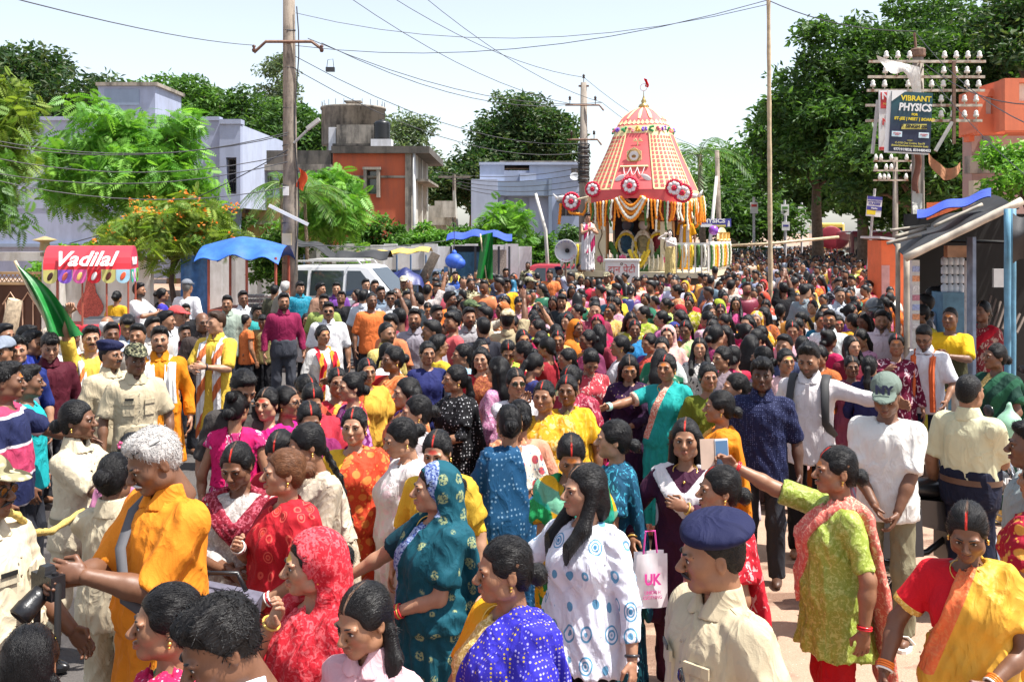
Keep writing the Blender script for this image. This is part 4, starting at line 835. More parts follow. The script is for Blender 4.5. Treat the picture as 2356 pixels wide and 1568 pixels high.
# ------------------------------------------------------------------ houses
def stained(name, c, c2, amt=.5, sc=1.0):
 if name in _mats: return _mats[name]
 t = NT(name); o = t.coord(); st = t.noise(t.map(o, (2.2 * sc, 2.2 * sc, .35 * sc)), 1.4, 6, .7); bl = t.noise(o, .9 * sc, 6, .68); f = t.math('MULTIPLY', t.step(t.math('ADD', t.math('MULTIPLY', st, .6), t.math('MULTIPLY', bl, .5)), .5, .66), amt)
 t.p(Base_Color=t.mix(f, t.mix(t.noise(o, 4, 5), tuple(x * .88 for x in c), c), c2), Roughness=.88); t.bump(t.noise(o, 30, 5), .25, .01); _mats[name] = t.m; return t.m
MBLUE = stained('blue grey lime wash', (.33, .37, .50), (.22, .24, .31), .55); MPBLUE = stained('pale blue lime wash', (.42, .47, .60), (.28, .31, .40), .45); MDBLUE = stained('slate blue panel', (.24, .30, .40), (.17, .21, .28), .5)
MRED = stained('red lime wash', (.52, .12, .055), (.30, .09, .06), .6); MOCH = stained('ochre lime wash', (.55, .36, .14), (.14, .11, .08), .7, 1.4); MCONC = stained('weathered concrete', (.33, .29, .24), (.05, .045, .04), .9); MBLK = stained('mould black concrete', (.12, .105, .09), (.03, .028, .025), .9)
MWHITE = stained('white lime wash', (.68, .68, .70), (.36, .34, .32), .55); MGLASS = glassy('window glass', (.05, .06, .07), .12); MFRAME = mat('window frame', (.30, .29, .28), .6); MGREYB = stained('cream pillar', (.62, .60, .54), (.16, .15, .12), .7)
def slab(parent, name, u0, u1, v0, v1, d, depth, m, dz=0.0):
 b = MB(); x0, x1 = gx(u0, d), gx(u1, d); z0, z1 = gz(v1, d), gz(v0, d); b.b2((x0, d + dz, z0), (x1, d + dz + depth, z1)); return link(name, b.mesh(name), m, parent)
def pierced(parent, name, u0, u1, v0, v1, d, depth, m, holes, z0=None):
 """a wall with real openings; holes in picture coordinates on its front face"""
 X = sorted({u0, u1} | {h[0] for h in holes} | {h[1] for h in holes}); Y = sorted({v0, v1} | {h[2] for h in holes} | {h[3] for h in holes}); b = MB()
 for i in range(len(X) - 1):
  for j in range(len(Y) - 1):
   cu, cv = (X[i] + X[i + 1]) / 2, (Y[j] + Y[j + 1]) / 2
   if any(h[0] < cu < h[1] and h[2] < cv < h[3] for h in holes): continue
   zb = gz(Y[j + 1], d) if not (z0 is not None and Y[j + 1] == v1) else z0; b.b2((gx(X[i], d), d, zb), (gx(X[i + 1], d), d + depth, gz(Y[j], d)))
 return link(name, b.mesh(name), m, parent)
def window(parent, u0, u1, v0, v1, d, dep=.12, cols=2, rows=2, grille=5, shade=.0, fm=None):
 w = slab(parent, 'window', u0, u1, v0, v1, d + dep, .04, MGLASS); x0, x1, z0, z1 = gx(u0, d), gx(u1, d), gz(v1, d), gz(v0, d); b = MB(); t = .05
 for x in [x0 + (x1 - x0) * i / cols for i in range(cols + 1)]: b.box((x, d + dep - .02, (z0 + z1) / 2), (t, .05, z1 - z0))
 for z in [z0 + (z1 - z0) * i / rows for i in range(rows + 1)]: b.box(((x0 + x1) / 2, d + dep - .022, z), (x1 - x0 - .001, .05, t))
 o = link('frame', b.mesh('frame'), fm or MFRAME, w); b = MB()
 for i in range(1, grille): b.cyl((x0 + (x1 - x0) * i / grille, d + dep - .06, z0), (x0 + (x1 - x0) * i / grille, d + dep - .06, z1), .012, None, 5)
 if grille: link('grille', b.mesh('grille'), mat('iron bars', (.06, .05, .05), .6), w)
 if shade: b = MB(); b.b2((x0 - .15, d - shade, z1 + .04), (x1 + .15, d, z1 + .12)); link('sunshade', b.mesh('sunshade'), MCONC, parent)
 return w
# blue house
D = 36; h = empty('house', (0, 0, 0), 0, 'large blue grey flat roofed house with a stair box on its roof', 'house')
pierced(h, 'wall', -120, 505, 276, 480, D, .3, MBLUE, [], None); slab(h, 'wall', -120, 470, 480, 640, D + .02, .3, MBLUE); slab(h, 'wall', 470, 552, 480, 640, D + 1.0, .25, MDBLUE)
pierced(h, 'wall', 505, 553, 284, 480, D - .25, .3, MBLUE, [(520, 544, 362, 446)]); slab(h, 'reveal', 518, 546, 360, 448, D + .6, .1, MDBLUE); window(h, 523, 541, 366, 443, D + .3, .2, 1, 3, 3)
slab(h, 'parapet', -120, 505, 268, 277, D - .06, .42, MBLUE); slab(h, 'parapet', 504, 554, 274, 285, D - .31, .5, MBLUE); slab(h, 'side_wall', 548, 553, 286, 478, D + .06, 9, MPBLUE); slab(h, 'roof', -120, 548, 290, 296, D + .31, 9, MCONC)
slab(h, 'stair_box', 226, 357, 194, 290, D + 2, 3, MBLUE); slab(h, 'stair_box_roof', 220, 362, 189, 197, D + 1.9, 3.2, MCONC); slab(h, 'stair_panel', 240, 320, 205, 242, D + 1.97, .03, MDBLUE); slab(h, 'ground_sill', -120, 470, 560, 568, D - .15, .17, MDBLUE)
# ochre and red house
D = 40; h = empty('house', (0, 0, 0), 0, 'old two storey house with red wall, ochre wall and black stained parapet', 'house')
slab(h, 'parapet', 555, 762, 346, 378, D - .1, .3, MBLK); slab(h, 'ledge', 555, 762, 378, 392, D - .45, .6, MCONC); pierced(h, 'wall', 560, 762, 392, 455, D, .3, MPBLUE, [(590, 628, 404, 450)]); slab(h, 'wall', 556, 762, 455, 512, D - .02, .3, MOCH); slab(h, 'ledge', 556, 762, 508, 516, D - .25, .3, MCONC)
slab(h, 'shutter', 557, 569, 404, 452, D - .06, .06, mat('yellow shutter', (.7, .36, .02), .6)); window(h, 590, 628, 404, 450, D, .12, 4, 2, 0); slab(h, 'drain_panel', 557, 570, 455, 490, D - .25, .2, MCONC); slab(h, 'wall', 556, 762, 516, 640, D + .3, .3, MOCH)
slab(h, 'roof_slab', 762, 988, 336, 352, D - .35, 8.0, MBLK); pierced(h, 'wall', 766, 932, 352, 640, D - .1, .3, MRED, [(843, 866, 392, 446)], 0.0); slab(h, 'band', 766, 932, 404, 409, D - .16, .06, MCONC); window(h, 843, 866, 392, 446, D - .1, .2, 1, 3, 0)
for (a, b_, c, d_) in ((836, 843, 388, 454), (866, 873, 388, 454)): slab(h, 'window_fin', a, b_, c, d_, D - .42, .5, MCONC)
slab(h, 'window_hood', 834, 875, 384, 390, D - .46, .5, MCONC); slab(h, 'corner_pier', 932, 946, 340, 640, D - .2, .5, MCONC); b = MB(); b.cyl(at(953, 352, D - .2), (at(953, 352, D - .2).x, D - .2, 0), .06); link('drain_pipe', b.mesh('drain_pipe', True), mat('pvc pipe', (.5, .5, .5), .5), h)
x = gx(948, D); zt = gz(352, D)
for i, (y0, y1, z0, z1, m) in enumerate(((0, 1.2, 0, zt, MGREYB), (1.2, 3.0, zt - 1.05, zt, MCONC), (1.2, 3.0, 0, zt - 2.9, MOCH), (3.0, 3.4, 0, zt, MGREYB), (3.4, 5.2, zt - 1.05, zt, MCONC), (3.4, 5.2, 0, zt - 2.9, MOCH), (5.2, 6.0, 0, zt, MGREYB))):
 b = MB(); b.b2((x - .2 + .002 * i, D + y0 + .3, z0), (x + .1 + .002 * i, D + y1 + .3, z1)); link('side_wall', b.mesh('side_wall'), m, h)
b = MB(); b.b2((x - .9, D + 1.5, zt - 2.9), (x - .8, D + 5.5, zt - 1.05)); link('inner_wall', b.mesh('inner_wall'), MWHITE, h); b = MB(); b.b2((x - .25, D + .6, zt - 1.1), (x + .6, D + 6.2, zt - 1.0)); link('side_hood', b.mesh('side_hood'), MCONC, h)
for i in range(9):
 b = MB(); y = D + 6.6 + i * .35; z = 3.9 - i * .22; b.b2((x + .1, y, z - .9), (x + 1.2, y + .34, z)); link('stair_step', b.mesh('stair_step'), MGREYB, h)
b = MB(); b.prism([(x + 1.25, D + 6.5, 3.6), (x + 1.25, D + 9.9, 1.6), (x + 1.25, D + 9.9, 2.5), (x + 1.25, D + 6.5, 4.6)], (1, 0, 0), .12); link('stair_wall', b.mesh('stair_wall'), MGREYB, h)
slab(h, 'stair_screen', 1000, 1048, 462, 500, D + 6, .1, MGREYB)
# roof tanks
t_ = empty('water_tank', (gx(805, 44), 45, 0), 0, 'large round concrete water tank on the old red house', 'water tank'); b = MB(); z0, z1 = gz(330, 44), gz(247, 44); b.lathe([(1.42, z0), (1.42, z1), (1.47, z1), (1.47, z1 + .1), (0.05, z1 + .22)], (0, 0, 0), 28); link('drum', b.mesh('drum', True), MCONC, t_)
b = MB()
for i in range(22): a = 2 * PI * i / 22; b.cyl((1.4 * math.cos(a), 1.4 * math.sin(a), z1), (1.4 * math.cos(a), 1.4 * math.sin(a), z1 + .35), .012, None, 4)
link('rail_posts', b.mesh('rail_posts'), mat('iron bars', (.06, .05, .05), .6), t_); b = MB(); b.b2((-.3, -.2, z1 + .2), (.3, .2, z1 + .34)); b.b2((-.38, -.28, z1 + .34), (.38, .28, z1 + .4)); link('hatch', b.mesh('hatch'), MCONC, t_); b = MB(); b.cyl((0, 0, 0), (0, 0, z0), 1.2, None, 20); link('tank_support', b.mesh('tank_support'), MCONC, t_)
t_ = empty('water_tank', (gx(818, 42), 42.6, 0), 0, 'square mould stained concrete tank beside the black plastic tank', 'water tank'); b = MB(); b.b2((-.8, -.6, gz(332, 42)), (.82, .6, gz(287, 42))); link('tank_box', b.mesh('tank_box'), MCONC, t_); b = MB(); b.b2((-.95, -.75, gz(336, 42)), (1.0, .75, gz(331, 42))); b.b2((-.7, -.5, gz(348, 42)), (.7, .5, gz(336, 42))); link('tank_plinth', b.mesh('tank_plinth'), MBLK, t_)
b = MB(); b.b2((-1.15, -.5, gz(350, 42)), (-.85, .0, gz(292, 42))); link('white_pier', b.mesh('white_pier'), MWHITE, t_)
t_ = empty('plastic_tank', (gx(877, 41), 41.3, 0), 0, 'black ribbed plastic water tank on a white plinth', 'water tank'); b = MB(); z0, z1 = gz(320, 41), gz(280, 41); n = 7
b.lathe([(.30, z0)] + [(.33 + .018 * (i % 2), z0 + (z1 - z0) * (i + .2) / (2 * n)) for i in range(2 * n)] + [(.26, z1 + .05), (.12, z1 + .07), (.11, z1 + .11), (.02, z1 + .11)], (0, 0, 0), 24); link('drum', b.mesh('drum', True), mat('black plastic', (.012, .013, .015), .35), t_); b = MB(); b.b2((-.42, -.35, gz(350, 41)), (.42, .35, z0)); link('plinth', b.mesh('plinth'), MWHITE, t_)
# pale blue house
D = 46; h = empty('house', (0, 0, 0), 0, 'pale blue two storey house beyond the shrubs, with dark slate panel', 'house')
slab(h, 'wall', 1084, 1145, 412, 640, D - .6, 4, MPBLUE); slab(h, 'wall', 1104, 1160, 378, 640, D, 4, MPBLUE); slab(h, 'wall', 1160, 1218, 392, 640, D + .4, 4, MPBLUE); pierced(h, 'wall', 1218, 1350, 378, 640, D + .1, .3, MPBLUE, [(1314, 1337, 386, 399), (1288, 1332, 466, 497)]); slab(h, 'back_wall', 1218, 1350, 384, 640, D + .7, 4, MDBLUE)
slab(h, 'slate_panel', 1144, 1262, 416, 450, D - .35, .4, MDBLUE); slab(h, 'fin', 1262, 1270, 410, 640, D - .4, .5, MDBLUE); window(h, 1288, 1332, 466, 497, D + .1, .2, 3, 1, 8, .5); window(h, 1314, 1337, 386, 399, D + .1, .2, 2, 1, 0); slab(h, 'roof', 1150, 1330, 370, 377, D + .6, 4, MCONC); slab(h, 'parapet', 1102, 1352, 373, 379, D - .05, .3, MPBLUE); slab(h, 'step_box', 1196, 1234, 398, 418, D - .1, .6, MPBLUE)
b = MB(); b.lathe([(.02, 0), (.13, .03), (.22, .09), (.215, .09), (.12, .04), (.01, .012)], at(1322, 408, D - .4), 14, Matrix.Rotation(R(60), 3, 'X')); link('satellite_dish', b.mesh('satellite_dish', True), mat('dish', (.35, .36, .38), .5), h)
# orange house on the right
D = 23; MOR = stained('orange paint', (.70, .20, .10), (.42, .13, .08), .5); h = empty('house', (0, 0, 0), 0, 'orange house with stepped balconies above the tarpaulin stall', 'house')
pierced(h, 'balcony', 2250, 2312, 205, 308, D, .25, MOR, [(2268, 2300, 222, 262)]); slab(h, 'balcony_panel', 2266, 2302, 220, 264, D + .12, .1, mat('cream panel', (.72, .62, .52), .8)); slab(h, 'balcony_side', 2246, 2252, 206, 308, D + .2, .9, MOR); pierced(h, 'balcony', 2312, 2460, 180, 300, D - .8, .25, MOR, [(2345, 2400, 190, 232)]); slab(h, 'balcony_panel', 2340, 2404, 188, 234, D - .68, .1, mat('cream panel', (.72, .62, .52), .8)); slab(h, 'balcony_side', 2310, 2316, 182, 300, D - .5, 1.2, MOR)
slab(h, 'balcony_floor', 2246, 2460, 296, 304, D + .05, .9, MOR); slab(h, 'fin', 2230, 2242, 240, 325, D + .6, .3, MOR); slab(h, 'wall', 2236, 2460, 300, 800, D + 1.0, .5, stained('mauve wall', (.40, .28, .25), (.25, .16, .14), .5)); slab(h, 'low_balcony', 2232, 2300, 358, 398, D + .3, .3, MCONC); slab(h, 'blue_door', 2262, 2282, 308, 358, D + .92, .06, mat('blue grey door', (.25, .33, .40), .6))
for u in (2240, 2288): slab(h, 'pillar', u, u + 16, 415, 470, D + .4, .25, stained('cream wall', (.62, .55, .40), (.4, .33, .25), .4))
window(h, 2258, 2284, 420, 455, D + .9, .05, 2, 1, 0); slab(h, 'planter', 2228, 2330, 450, 472, D + .2, .3, MCONC)
# compound walls
b = MB(); w = empty('compound_wall', (0, 0, 0), 0, 'white panelled compound wall behind the parked cars', 'wall')
for i in range(24):
 u0 = 480 + i * 31; D = 34.5 + (i % 2) * .05; b = MB(); b.b2((gx(u0, 34.5), D, 0), (gx(u0 + 30.6, 34.5), D + .12, 2.22 + .05 * math.sin(i * 2.1))); link('panel', b.mesh('panel'), MWHITE, w)
w = empty('compound_wall', (0, 0, 0), 0, 'old white plastered compound wall beside the brown gate', 'wall'); slab(w, 'wall', 138, 345, 598, 900, 22.6, .25, stained('peeling white plaster', (.70, .68, .66), (.33, .30, .25), .7, .7)); slab(w, 'coping', 136, 347, 592, 599, 22.5, .4, MCONC); slab(w, 'wall', -120, 96, 580, 600, 23.2, .2, stained('peeling white plaster', (.70, .68, .66), (.33, .30, .25), .7, .7)); slab(w, 'pillar', 96, 138, 588, 900, 22.3, .5, stained('peeling white plaster', (.70, .68, .66), (.33, .30, .25), .7, .7)); slab(w, 'pillar_cap', 92, 142, 580, 589, 22.2, .65, MCONC)
b = MB(); p = at(95, 572, 22.5); b.lathe([(.12, -.12), (.10, .06), (.27, .12), (.02, .2)], p + Vector((.08, 0, .08)), 10); link('gate_lamp', b.mesh('gate_lamp'), mat('lamp brass', (.35, .28, .14), .5), w)
gt = empty('gate', (0, 0, 0), 0, 'brown sheet metal gate with arrow trim and lattice top', 'gate'); slab(gt, 'gate_leaf', -60, 92, 652, 900, 22.4, .05, mat('brown gate', (.085, .035, .02), .55))
for i in range(16):
 for s in (-1, 1):
  b = MB(); p = at(-60 + i * 10, 640, 22.42); b.tube([p + Vector((-s * .07, s * .012, -.10)), p + Vector((s * .07, s * .012, .12))], .012, 4); link('lattice_bar', b.mesh('lattice_bar'), mat('gate trim', (.45, .30, .16), .5), gt)
for v in (628, 652): slab(gt, 'rail', -60, 95, v - 3, v + 3, 22.35, .08, mat('gate trim', (.45, .30, .16), .5))
for u in (20, 60): 
 b = MB(); b.tube([at(u - 14, 700, 22.36), at(u + 4, 672, 22.36), at(u + 22, 700, 22.36)], .018, 5); b.tube([at(u - 8, 694, 22.36), at(u - 8, 880, 22.36)], .014, 5); b.tube([at(u + 16, 694, 22.36), at(u + 16, 880, 22.36)], .014, 5); link('arrow_trim', b.mesh('arrow_trim'), mat('gate trim2', (.55, .36, .25), .5), gt)
b = MB(); pz = at(30, 690, 19.5); b.tube([(pz.x - .1, 19.5, 0), (pz.x - .06, 19.5, .8), (pz.x + .04, 19.5, pz.z)], [.17, .15, .135], 14); o = b.build('cut_trunk', mat('tree bark grey', (.28, .22, .15), .9, .4, 14, bump=.8, bsc=40), None, True, 'bare sawn off tree trunk standing before the brown gate', 'tree trunk'); b = MB(); b.cyl((pz.x + .04, 19.5, pz.z), (pz.x + .042, 19.5, pz.z + .006), .13, .128, 14); link('sawn_face', b.mesh('sawn_face'), mat('sawn wood', (.60, .42, .27), .8), o)
# ------------------------------------------------------------------ poles, wires, signs
MWOOD = stained('weathered timber', (.30, .25, .20), (.09, .07, .055), .8, 5); MSTEEL = mat('rusty steel', (.16, .09, .06), .75, .4, 20); MGALV = mat('galvanised steel', (.45, .44, .42), .5, .15, 12); MPORC = mat('porcelain', (.72, .70, .64), .25, .06); MWIRE = mat('wire', (.05, .05, .055), .6); MBAMB = mat('bamboo', (.48, .38, .24), .55, .25, 8); MBAMBG = mat('grey bamboo', (.33, .29, .23), .7, .3, 8)
def part(b, name, m, par, smooth=False): return link(name, b.mesh(name, smooth), m, par)
d = 22; p = empty('utility_pole', (gx(668, d), d, 0), 0, 'tall weathered timber utility pole with a bent crossarm before the white car', 'utility pole'); b = MB(); b.tube([(-.02, 0, -.05), (.0, 0, 3.2), (-.02, .0, 6), (-.04, 0, 9.2)], [.19, .165, .145, .12], 14); part(b, 'shaft', MWOOD, p, True)
za = gz(97, d); b = MB(); b.tube([(-.76, -.16, za - .26), (-.5, -.16, za - .02), (.5, -.16, za - .02), (.72, -.16, za - .18)], .035, 4); part(b, 'crossarm', MSTEEL, p)
for x_ in (-.76, .72): b = MB(); b.lathe([(.03, -.05), (.05, 0), (.025, .04), (.045, .08), (.02, .11)], (x_, -.16, za - .2), 8); part(b, 'insulator', mat('brown glaze', (.10, .04, .025), .3), p, True)
b = MB(); b.box((.02, -.26, gz(495, d)), (.95, .05, .07), Matrix.Rotation(R(26), 3, 'Y')); part(b, 'tube_light', mat('white batten', (.78, .78, .76), .4), p)
b = MB(); b.tube([(.1, -.1, gz(330, d)), (.45, -.2, gz(298, d))], .03, 6); b.box((.55, -.22, gz(288, d)), (.34, .14, .08), Matrix.Rotation(R(-38), 3, 'Y')); part(b, 'street_light', MGALV, p)
b = MB(); b.box((-.02, -.25, gz(550, d)), (.2, .08, .26)); part(b, 'switch_box', mat('wooden box', (.42, .33, .2), .8), p); b = MB(); b.box((-.05, -.21, gz(440, d)), (.13, .02, .2)); part(b, 'notice', mat('paper', (.75, .73, .68), .9), p)
for i in range(7): b = MB(); z = 2.0 + i * .85; b.torus((-.02, 0, z), .16 - i * .005, .014, Matrix.Rotation(R(8 * (-1) ** i), 3, 'X'), 16, 5); part(b, 'cable_tie', MWIRE, p)
b = MB(); b.tube([(.16 + .05 * math.sin(k), -.1, 7.6 - k * .55) for k in range(12)], .014, 5); part(b, 'cable', MWIRE, p)
b = MB(); b.grid(lambda u, v: (.2 + .16 * u + .05 * math.sin(v * 5), -.12 + .05 * math.sin(u * 6), gz(430, d) + .42 * (1 - v) - .1 * u), 4, 6); part(b, 'small_flag', fab('#d2552e'), p, True)
d = 33; p = empty('utility_pole', (gx(1343, d), d, 0), 0, 'concrete utility pole with insulators rising behind the loudspeaker', 'utility pole'); b = MB(); b.tube([(0, 0, -.05), (0, 0, 4.5), (0, 0, gz(190, d))], [.17, .15, .10], 8); part(b, 'shaft', stained('pole concrete', (.30, .26, .22), (.12, .1, .08), .6, 4), p, True)
for v, w in ((243, .62), (322, .55)):
 b = MB(); z = gz(v, d); b.tube([(-w, -.14, z), (w * .8, -.14, z), (w * 1.05, -.14, z - .18)], .03, 4); part(b, 'crossarm', MSTEEL, p)
 for s in (-.75, .6): b = MB(); b.lathe([(.012, 0), (.012, .16), (.05, .17), (.03, .22), (.05, .24), (.02, .30)], (s * w, -.14, z), 8); part(b, 'insulator', mat('dark glaze', (.05, .035, .03), .3), p, True)
b = MB(); b.lathe([(.012, 0), (.012, .14), (.05, .15), (.03, .2), (.05, .22), (.02, .28)], (0, 0, gz(190, d)), 8); part(b, 'insulator', mat('dark glaze', (.05, .035, .03), .3), p, True); b = MB(); b.box((0, 0, gz(198, d)), (.34, .1, .05)); part(b, 'cap_bar', MSTEEL, p)
b = MB()
for k in range(26): z = gz(420, d) + k * .05; b.torus((0, 0, z), .17 + .03 * random.random(), .02, Matrix.Rotation(R(random.uniform(-14, 14)), 3, 'X'), 10, 4)
part(b, 'cable_bundle', MWIRE, p)
def telegraph(u, vtop, d, arms, label, n, w):
 p = empty('telegraph_pole', (gx(u, d), d, 0), 0, label, 'telegraph pole'); b = MB(); b.tube([(0, 0, -.05), (0, 0, 2.4), (0, 0, gz(vtop, d))], [w * 1.15, w, w * .8], 12); part(b, 'shaft', stained('pole concrete', (.30, .26, .22), (.12, .1, .08), .6, 4), p, True)
 for v, u0, u1 in arms:
  z = gz(v, d); x0, x1 = gx(u0, d) - p.location.x, gx(u1, d) - p.location.x; b = MB(); b.box(((x0 + x1) / 2, -w - .03, z), (x1 - x0, .04, .04)); a = part(b, 'crossarm', mat('painted steel arm', (.50, .44, .36), .7, .3, 9, c2=(.22, .10, .05), c2at=.5), p)
  for i in range(n):
   x_ = x0 + (x1 - x0) * (i + .5) / n
   if abs(x_) < w + .05 or (i * 7 + int(v)) % 5 == 0: continue
   b = MB(); b.lathe([(.010, .02), (.010, .06), (.040, .06), (.043, .095), (.029, .11), (.034, .135), (.023, .16), (.008, .17)] if d < 20 else [(.04, .02), (.05, .08), (.02, .17)], (x_, -w - .03, z), 9); part(b, 'insulator', MPORC, a, True)
 return p
d = 16; tp = telegraph(2112, 128, d, [(145, 1992, 2258), (180, 1990, 2256), (211, 1988, 2256), (245, 1985, 2250), (280, 1985, 2250)], 'telegraph pole with five white insulator crossarms and a physics poster', 10, .105)
b = MB(); b.box((gx(2182, d) - tp.location.x, -.2, gz(240, d)), (.045, .04, 1.3)); part(b, 'arm_strut', MSTEEL, tp); b = MB(); b.tube([(gx(2178, d) - tp.location.x, -.2, gz(284, d)), (gx(2140, d) - tp.location.x, -.2, gz(350, d))], .03, 5); part(b, 'brace', MGALV, tp); b = MB(); b.cyl((-.02, 0, gz(130, d)), (-.05, .02, gz(75, d)), .02); part(b, 'top_rod', MSTEEL, tp); b = MB(); b.lathe([(.1, 0), (.12, .02), (.12, .12), (.1, .14)], (0, 0, gz(132, d)), 10); part(b, 'pole_cap', MSTEEL, tp)
b = MB(); b.grid(lambda u, v: (gx(2002, d) - tp.location.x + .66 * u + .08 * v, -.28 + .05 * math.sin(u * 5 + v * 3), gz(134, d) - .2 * u - (.30 + .12 * math.sin(u * 9)) * v * (.4 + u)), 10, 8); part(b, 'torn_sheet', fab('#d8d6cf'), tp, True)
b = MB(); b.grid(lambda u, v: (gx(2122, d) - tp.location.x + .52 * u, -.24 + .04 * math.sin(u * 14), gz(352, d) - .26 * math.sin(u * PI * .8) - v * (.09 + .12 * (1 - abs(u - .4)))), 16, 5); part(b, 'torn_cloth', fab('#b98464'), tp, True); b = MB(); b.grid(lambda u, v: (gx(2090, d) - tp.location.x + .1 * u + .03 * math.sin(v * 6), -.2 + .03 * math.sin(u * 6), gz(352, d) - .65 * v), 4, 10); part(b, 'hanging_rag', fab('#8a5f50'), tp, True)
b = MB(); b.grid(lambda u, v: (gx(2088, d) - tp.location.x + .16 * u, -.2 + .02 * math.sin(v * 5), gz(440, d) - .42 * v - .05 * u), 3, 5); part(b, 'torn_paper', fab('#c9c8c0'), tp, True)
def board(name, label, u0, u1, v0, v1, d, m, cat='sign', par=None, tilt=0.0, thick=.03):
 x0, x1, z0, z1 = gx(u0, d), gx(u1, d), gz(v1, d), gz(v0, d); c = ((x0 + x1) / 2, d, (z0 + z1) / 2); r = empty(name, c, 0, label, cat) if par is None else par; r.rotation_euler = (0, R(tilt), 0)
 b = MB(); b.box((0, 0, 0), (x1 - x0, thick, z1 - z0)); part(b, 'panel', m, r); return r, x1 - x0, z1 - z0
FLATW = mat('printed white', (.78, .78, .76), .6, .03); FLATY = mat('printed yellow', (.80, .62, .03), .6, .03); FLATR = mat('printed red', (.62, .06, .06), .6, .04); FLATK = mat('printed black', (.02, .02, .02), .6, .03); FLATB = mat('printed blue', (.06, .06, .30), .6, .05); FLATLB = mat('printed light blue', (.62, .80, .86), .6, .04); FLATG = mat('printed gold', (.62, .55, .12), .6, .04)
_t = NT('poster teal'); _x, _y, _z = _t.sep(_t.coord()); _t.p(Base_Color=_t.mix(_t.step(_z, -.15, .3), (.012, .02, .055), (.012, .075, .095)), Roughness=.5); MPOST = _t.m
def line(r, txt, z, size, m, w, x=0.0, bold=.0, y=-.02, shear=0, sx=1.0, align='CENTER'): return text_mesh(txt, size, m, r, 'lettering', (x, y, z), (PI / 2, 0, 0), align, shear, bold, .002, sx)
d = 15.7; r, w, h = board('poster', 'white and red coaching poster half hidden behind the dark teal one', 2022, 2085, 208, 346, d, FLATW); b = MB(); b.box((-.0, -.018, h * .33), (w * .9, .006, h * .27)); part(b, 'red_block', FLATR, r); line(r, 'NI', h * .40, .16, FLATW, w, -.1, .004, -.03); line(r, 'NATIONAL', h * .27, .05, FLATG, w, -.03, 0, -.03); line(r, 'WE', h * .08, .07, FLATK, w, -.06); line(r, 'NI', -h * .03, .14, FLATR, w, -.1, .004); line(r, 'IN', -h * .14, .06, FLATK, w, -.04); line(r, 'CBSE', -h * .23, .06, FLATK, w, -.04); line(r, 'IC', -h * .30, .06, FLATK, w); line(r, 'CON', -h * .38, .06, FLATK, w, -.02)
b = MB(); b.box((0, -.018, -h * .47), (w, .006, h * .05)); part(b, 'red_strip', FLATR, r); b = MB(); b.box((-w * .62, .02, -.1), (.05, .02, h * .9), Matrix.Rotation(R(6), 3, 'Y')); part(b, 'back_sheet', MGALV, r)
d = 15.5; r, w, h = board('poster', 'dark teal VIBRANT PHYSICS coaching poster on the telegraph pole', 2048, 2142, 212, 350, d, MPOST, tilt=3); b = MB(); b.box((-w * .06, .012, -.012), (w * 1.08, .02, h * 1.03)); part(b, 'white_backing', FLATW, r); b = MB(); b.prism([(-w / 2 - .002, -.019, h / 2 + .002), (-w / 2 + .2, -.019, h / 2 + .002), (-w / 2 - .002, -.019, h / 2 - .16)], (0, -1, 0), .004); part(b, 'torn_corner', FLATW, r)
line(r, 'VIBRANT', h * .39, .115, FLATY, w, .06, .003); line(r, 'PHYSICS', h * .24, .16, FLATW, w, .05, .006, -.02, .1, .85); line(r, 'FOR', h * .125, .05, FLATY, w, .05, .002); line(r, 'IIT-JEE | NEET | BOARD', h * .05, .062, FLATY, w, .05, .002, -.02, .1); b = MB(); b.box((.05, -.017, -h * .075), (w * .62, .006, h * .085), Matrix.Rotation(R(-3), 3, 'Y')); part(b, 'yellow_band', FLATG, r); line(r, 'P. SINGH SIR', -h * .075, .075, FLATK, w, .05, .003, -.024, .1)
for s in (-1, 1): b = MB(); b.box((s * w * .33, -.017, -h * .21), (w * .25, .006, h * .09)); part(b, 'notice_box', FLATLB, r); line(r, 'ADMISSION\nOPEN', -h * .21, .024, FLATR, w, s * w * .33, 0, -.022)
line(r, 'VENUE:-', -h * .31, .028, FLATG, w); line(r, 'C-1/18 City Centre, Sec-IV', -h * .355, .042, FLATG, w, 0, .001); line(r, '(Behind Jharkhand Co-Operative Bank)', -h * .40, .036, FLATG, w, 0, .001); line(r, '9771919828, 8334480453', -h * .465, .055, FLATW, w, .04, .002)
tp2 = telegraph(2060, 362, 25, [(371, 2006, 2100), (393, 2006, 2100), (415, 2006, 2086)], 'smaller white telegraph pole beside the mathematics sign', 8, .07)
d = 27; r, w, h = board('coaching_sign', 'mathematics classes sign on a thin pole below the rain tree', 1994, 2028, 452, 498, d, FLATW, tilt=5); b = MB(); b.box((0, -.018, h * .42), (w, .006, h * .16)); b.box((0, -.018, -.05), (w, .006, h * .2)); part(b, 'blue_block', FLATB, r); b = MB(); b.box((-w * .18, -.018, -h * .3), (w * .6, .006, h * .22)); part(b, 'yellow_block', FLATY, r); line(r, 'MATHEMATICS', h * .26, .055, FLATB, w, 0, .002); line(r, 'CLASSES', h * .13, .085, FLATB, w, 0, .004); line(r, 'Maths', -.05, .07, FLATW, w, 0, .002, -.025); b = MB(); b.cyl((0, .06, -(r.location.z)), (0, .06, h * .9), .035); part(b, 'pole', MGALV, r)
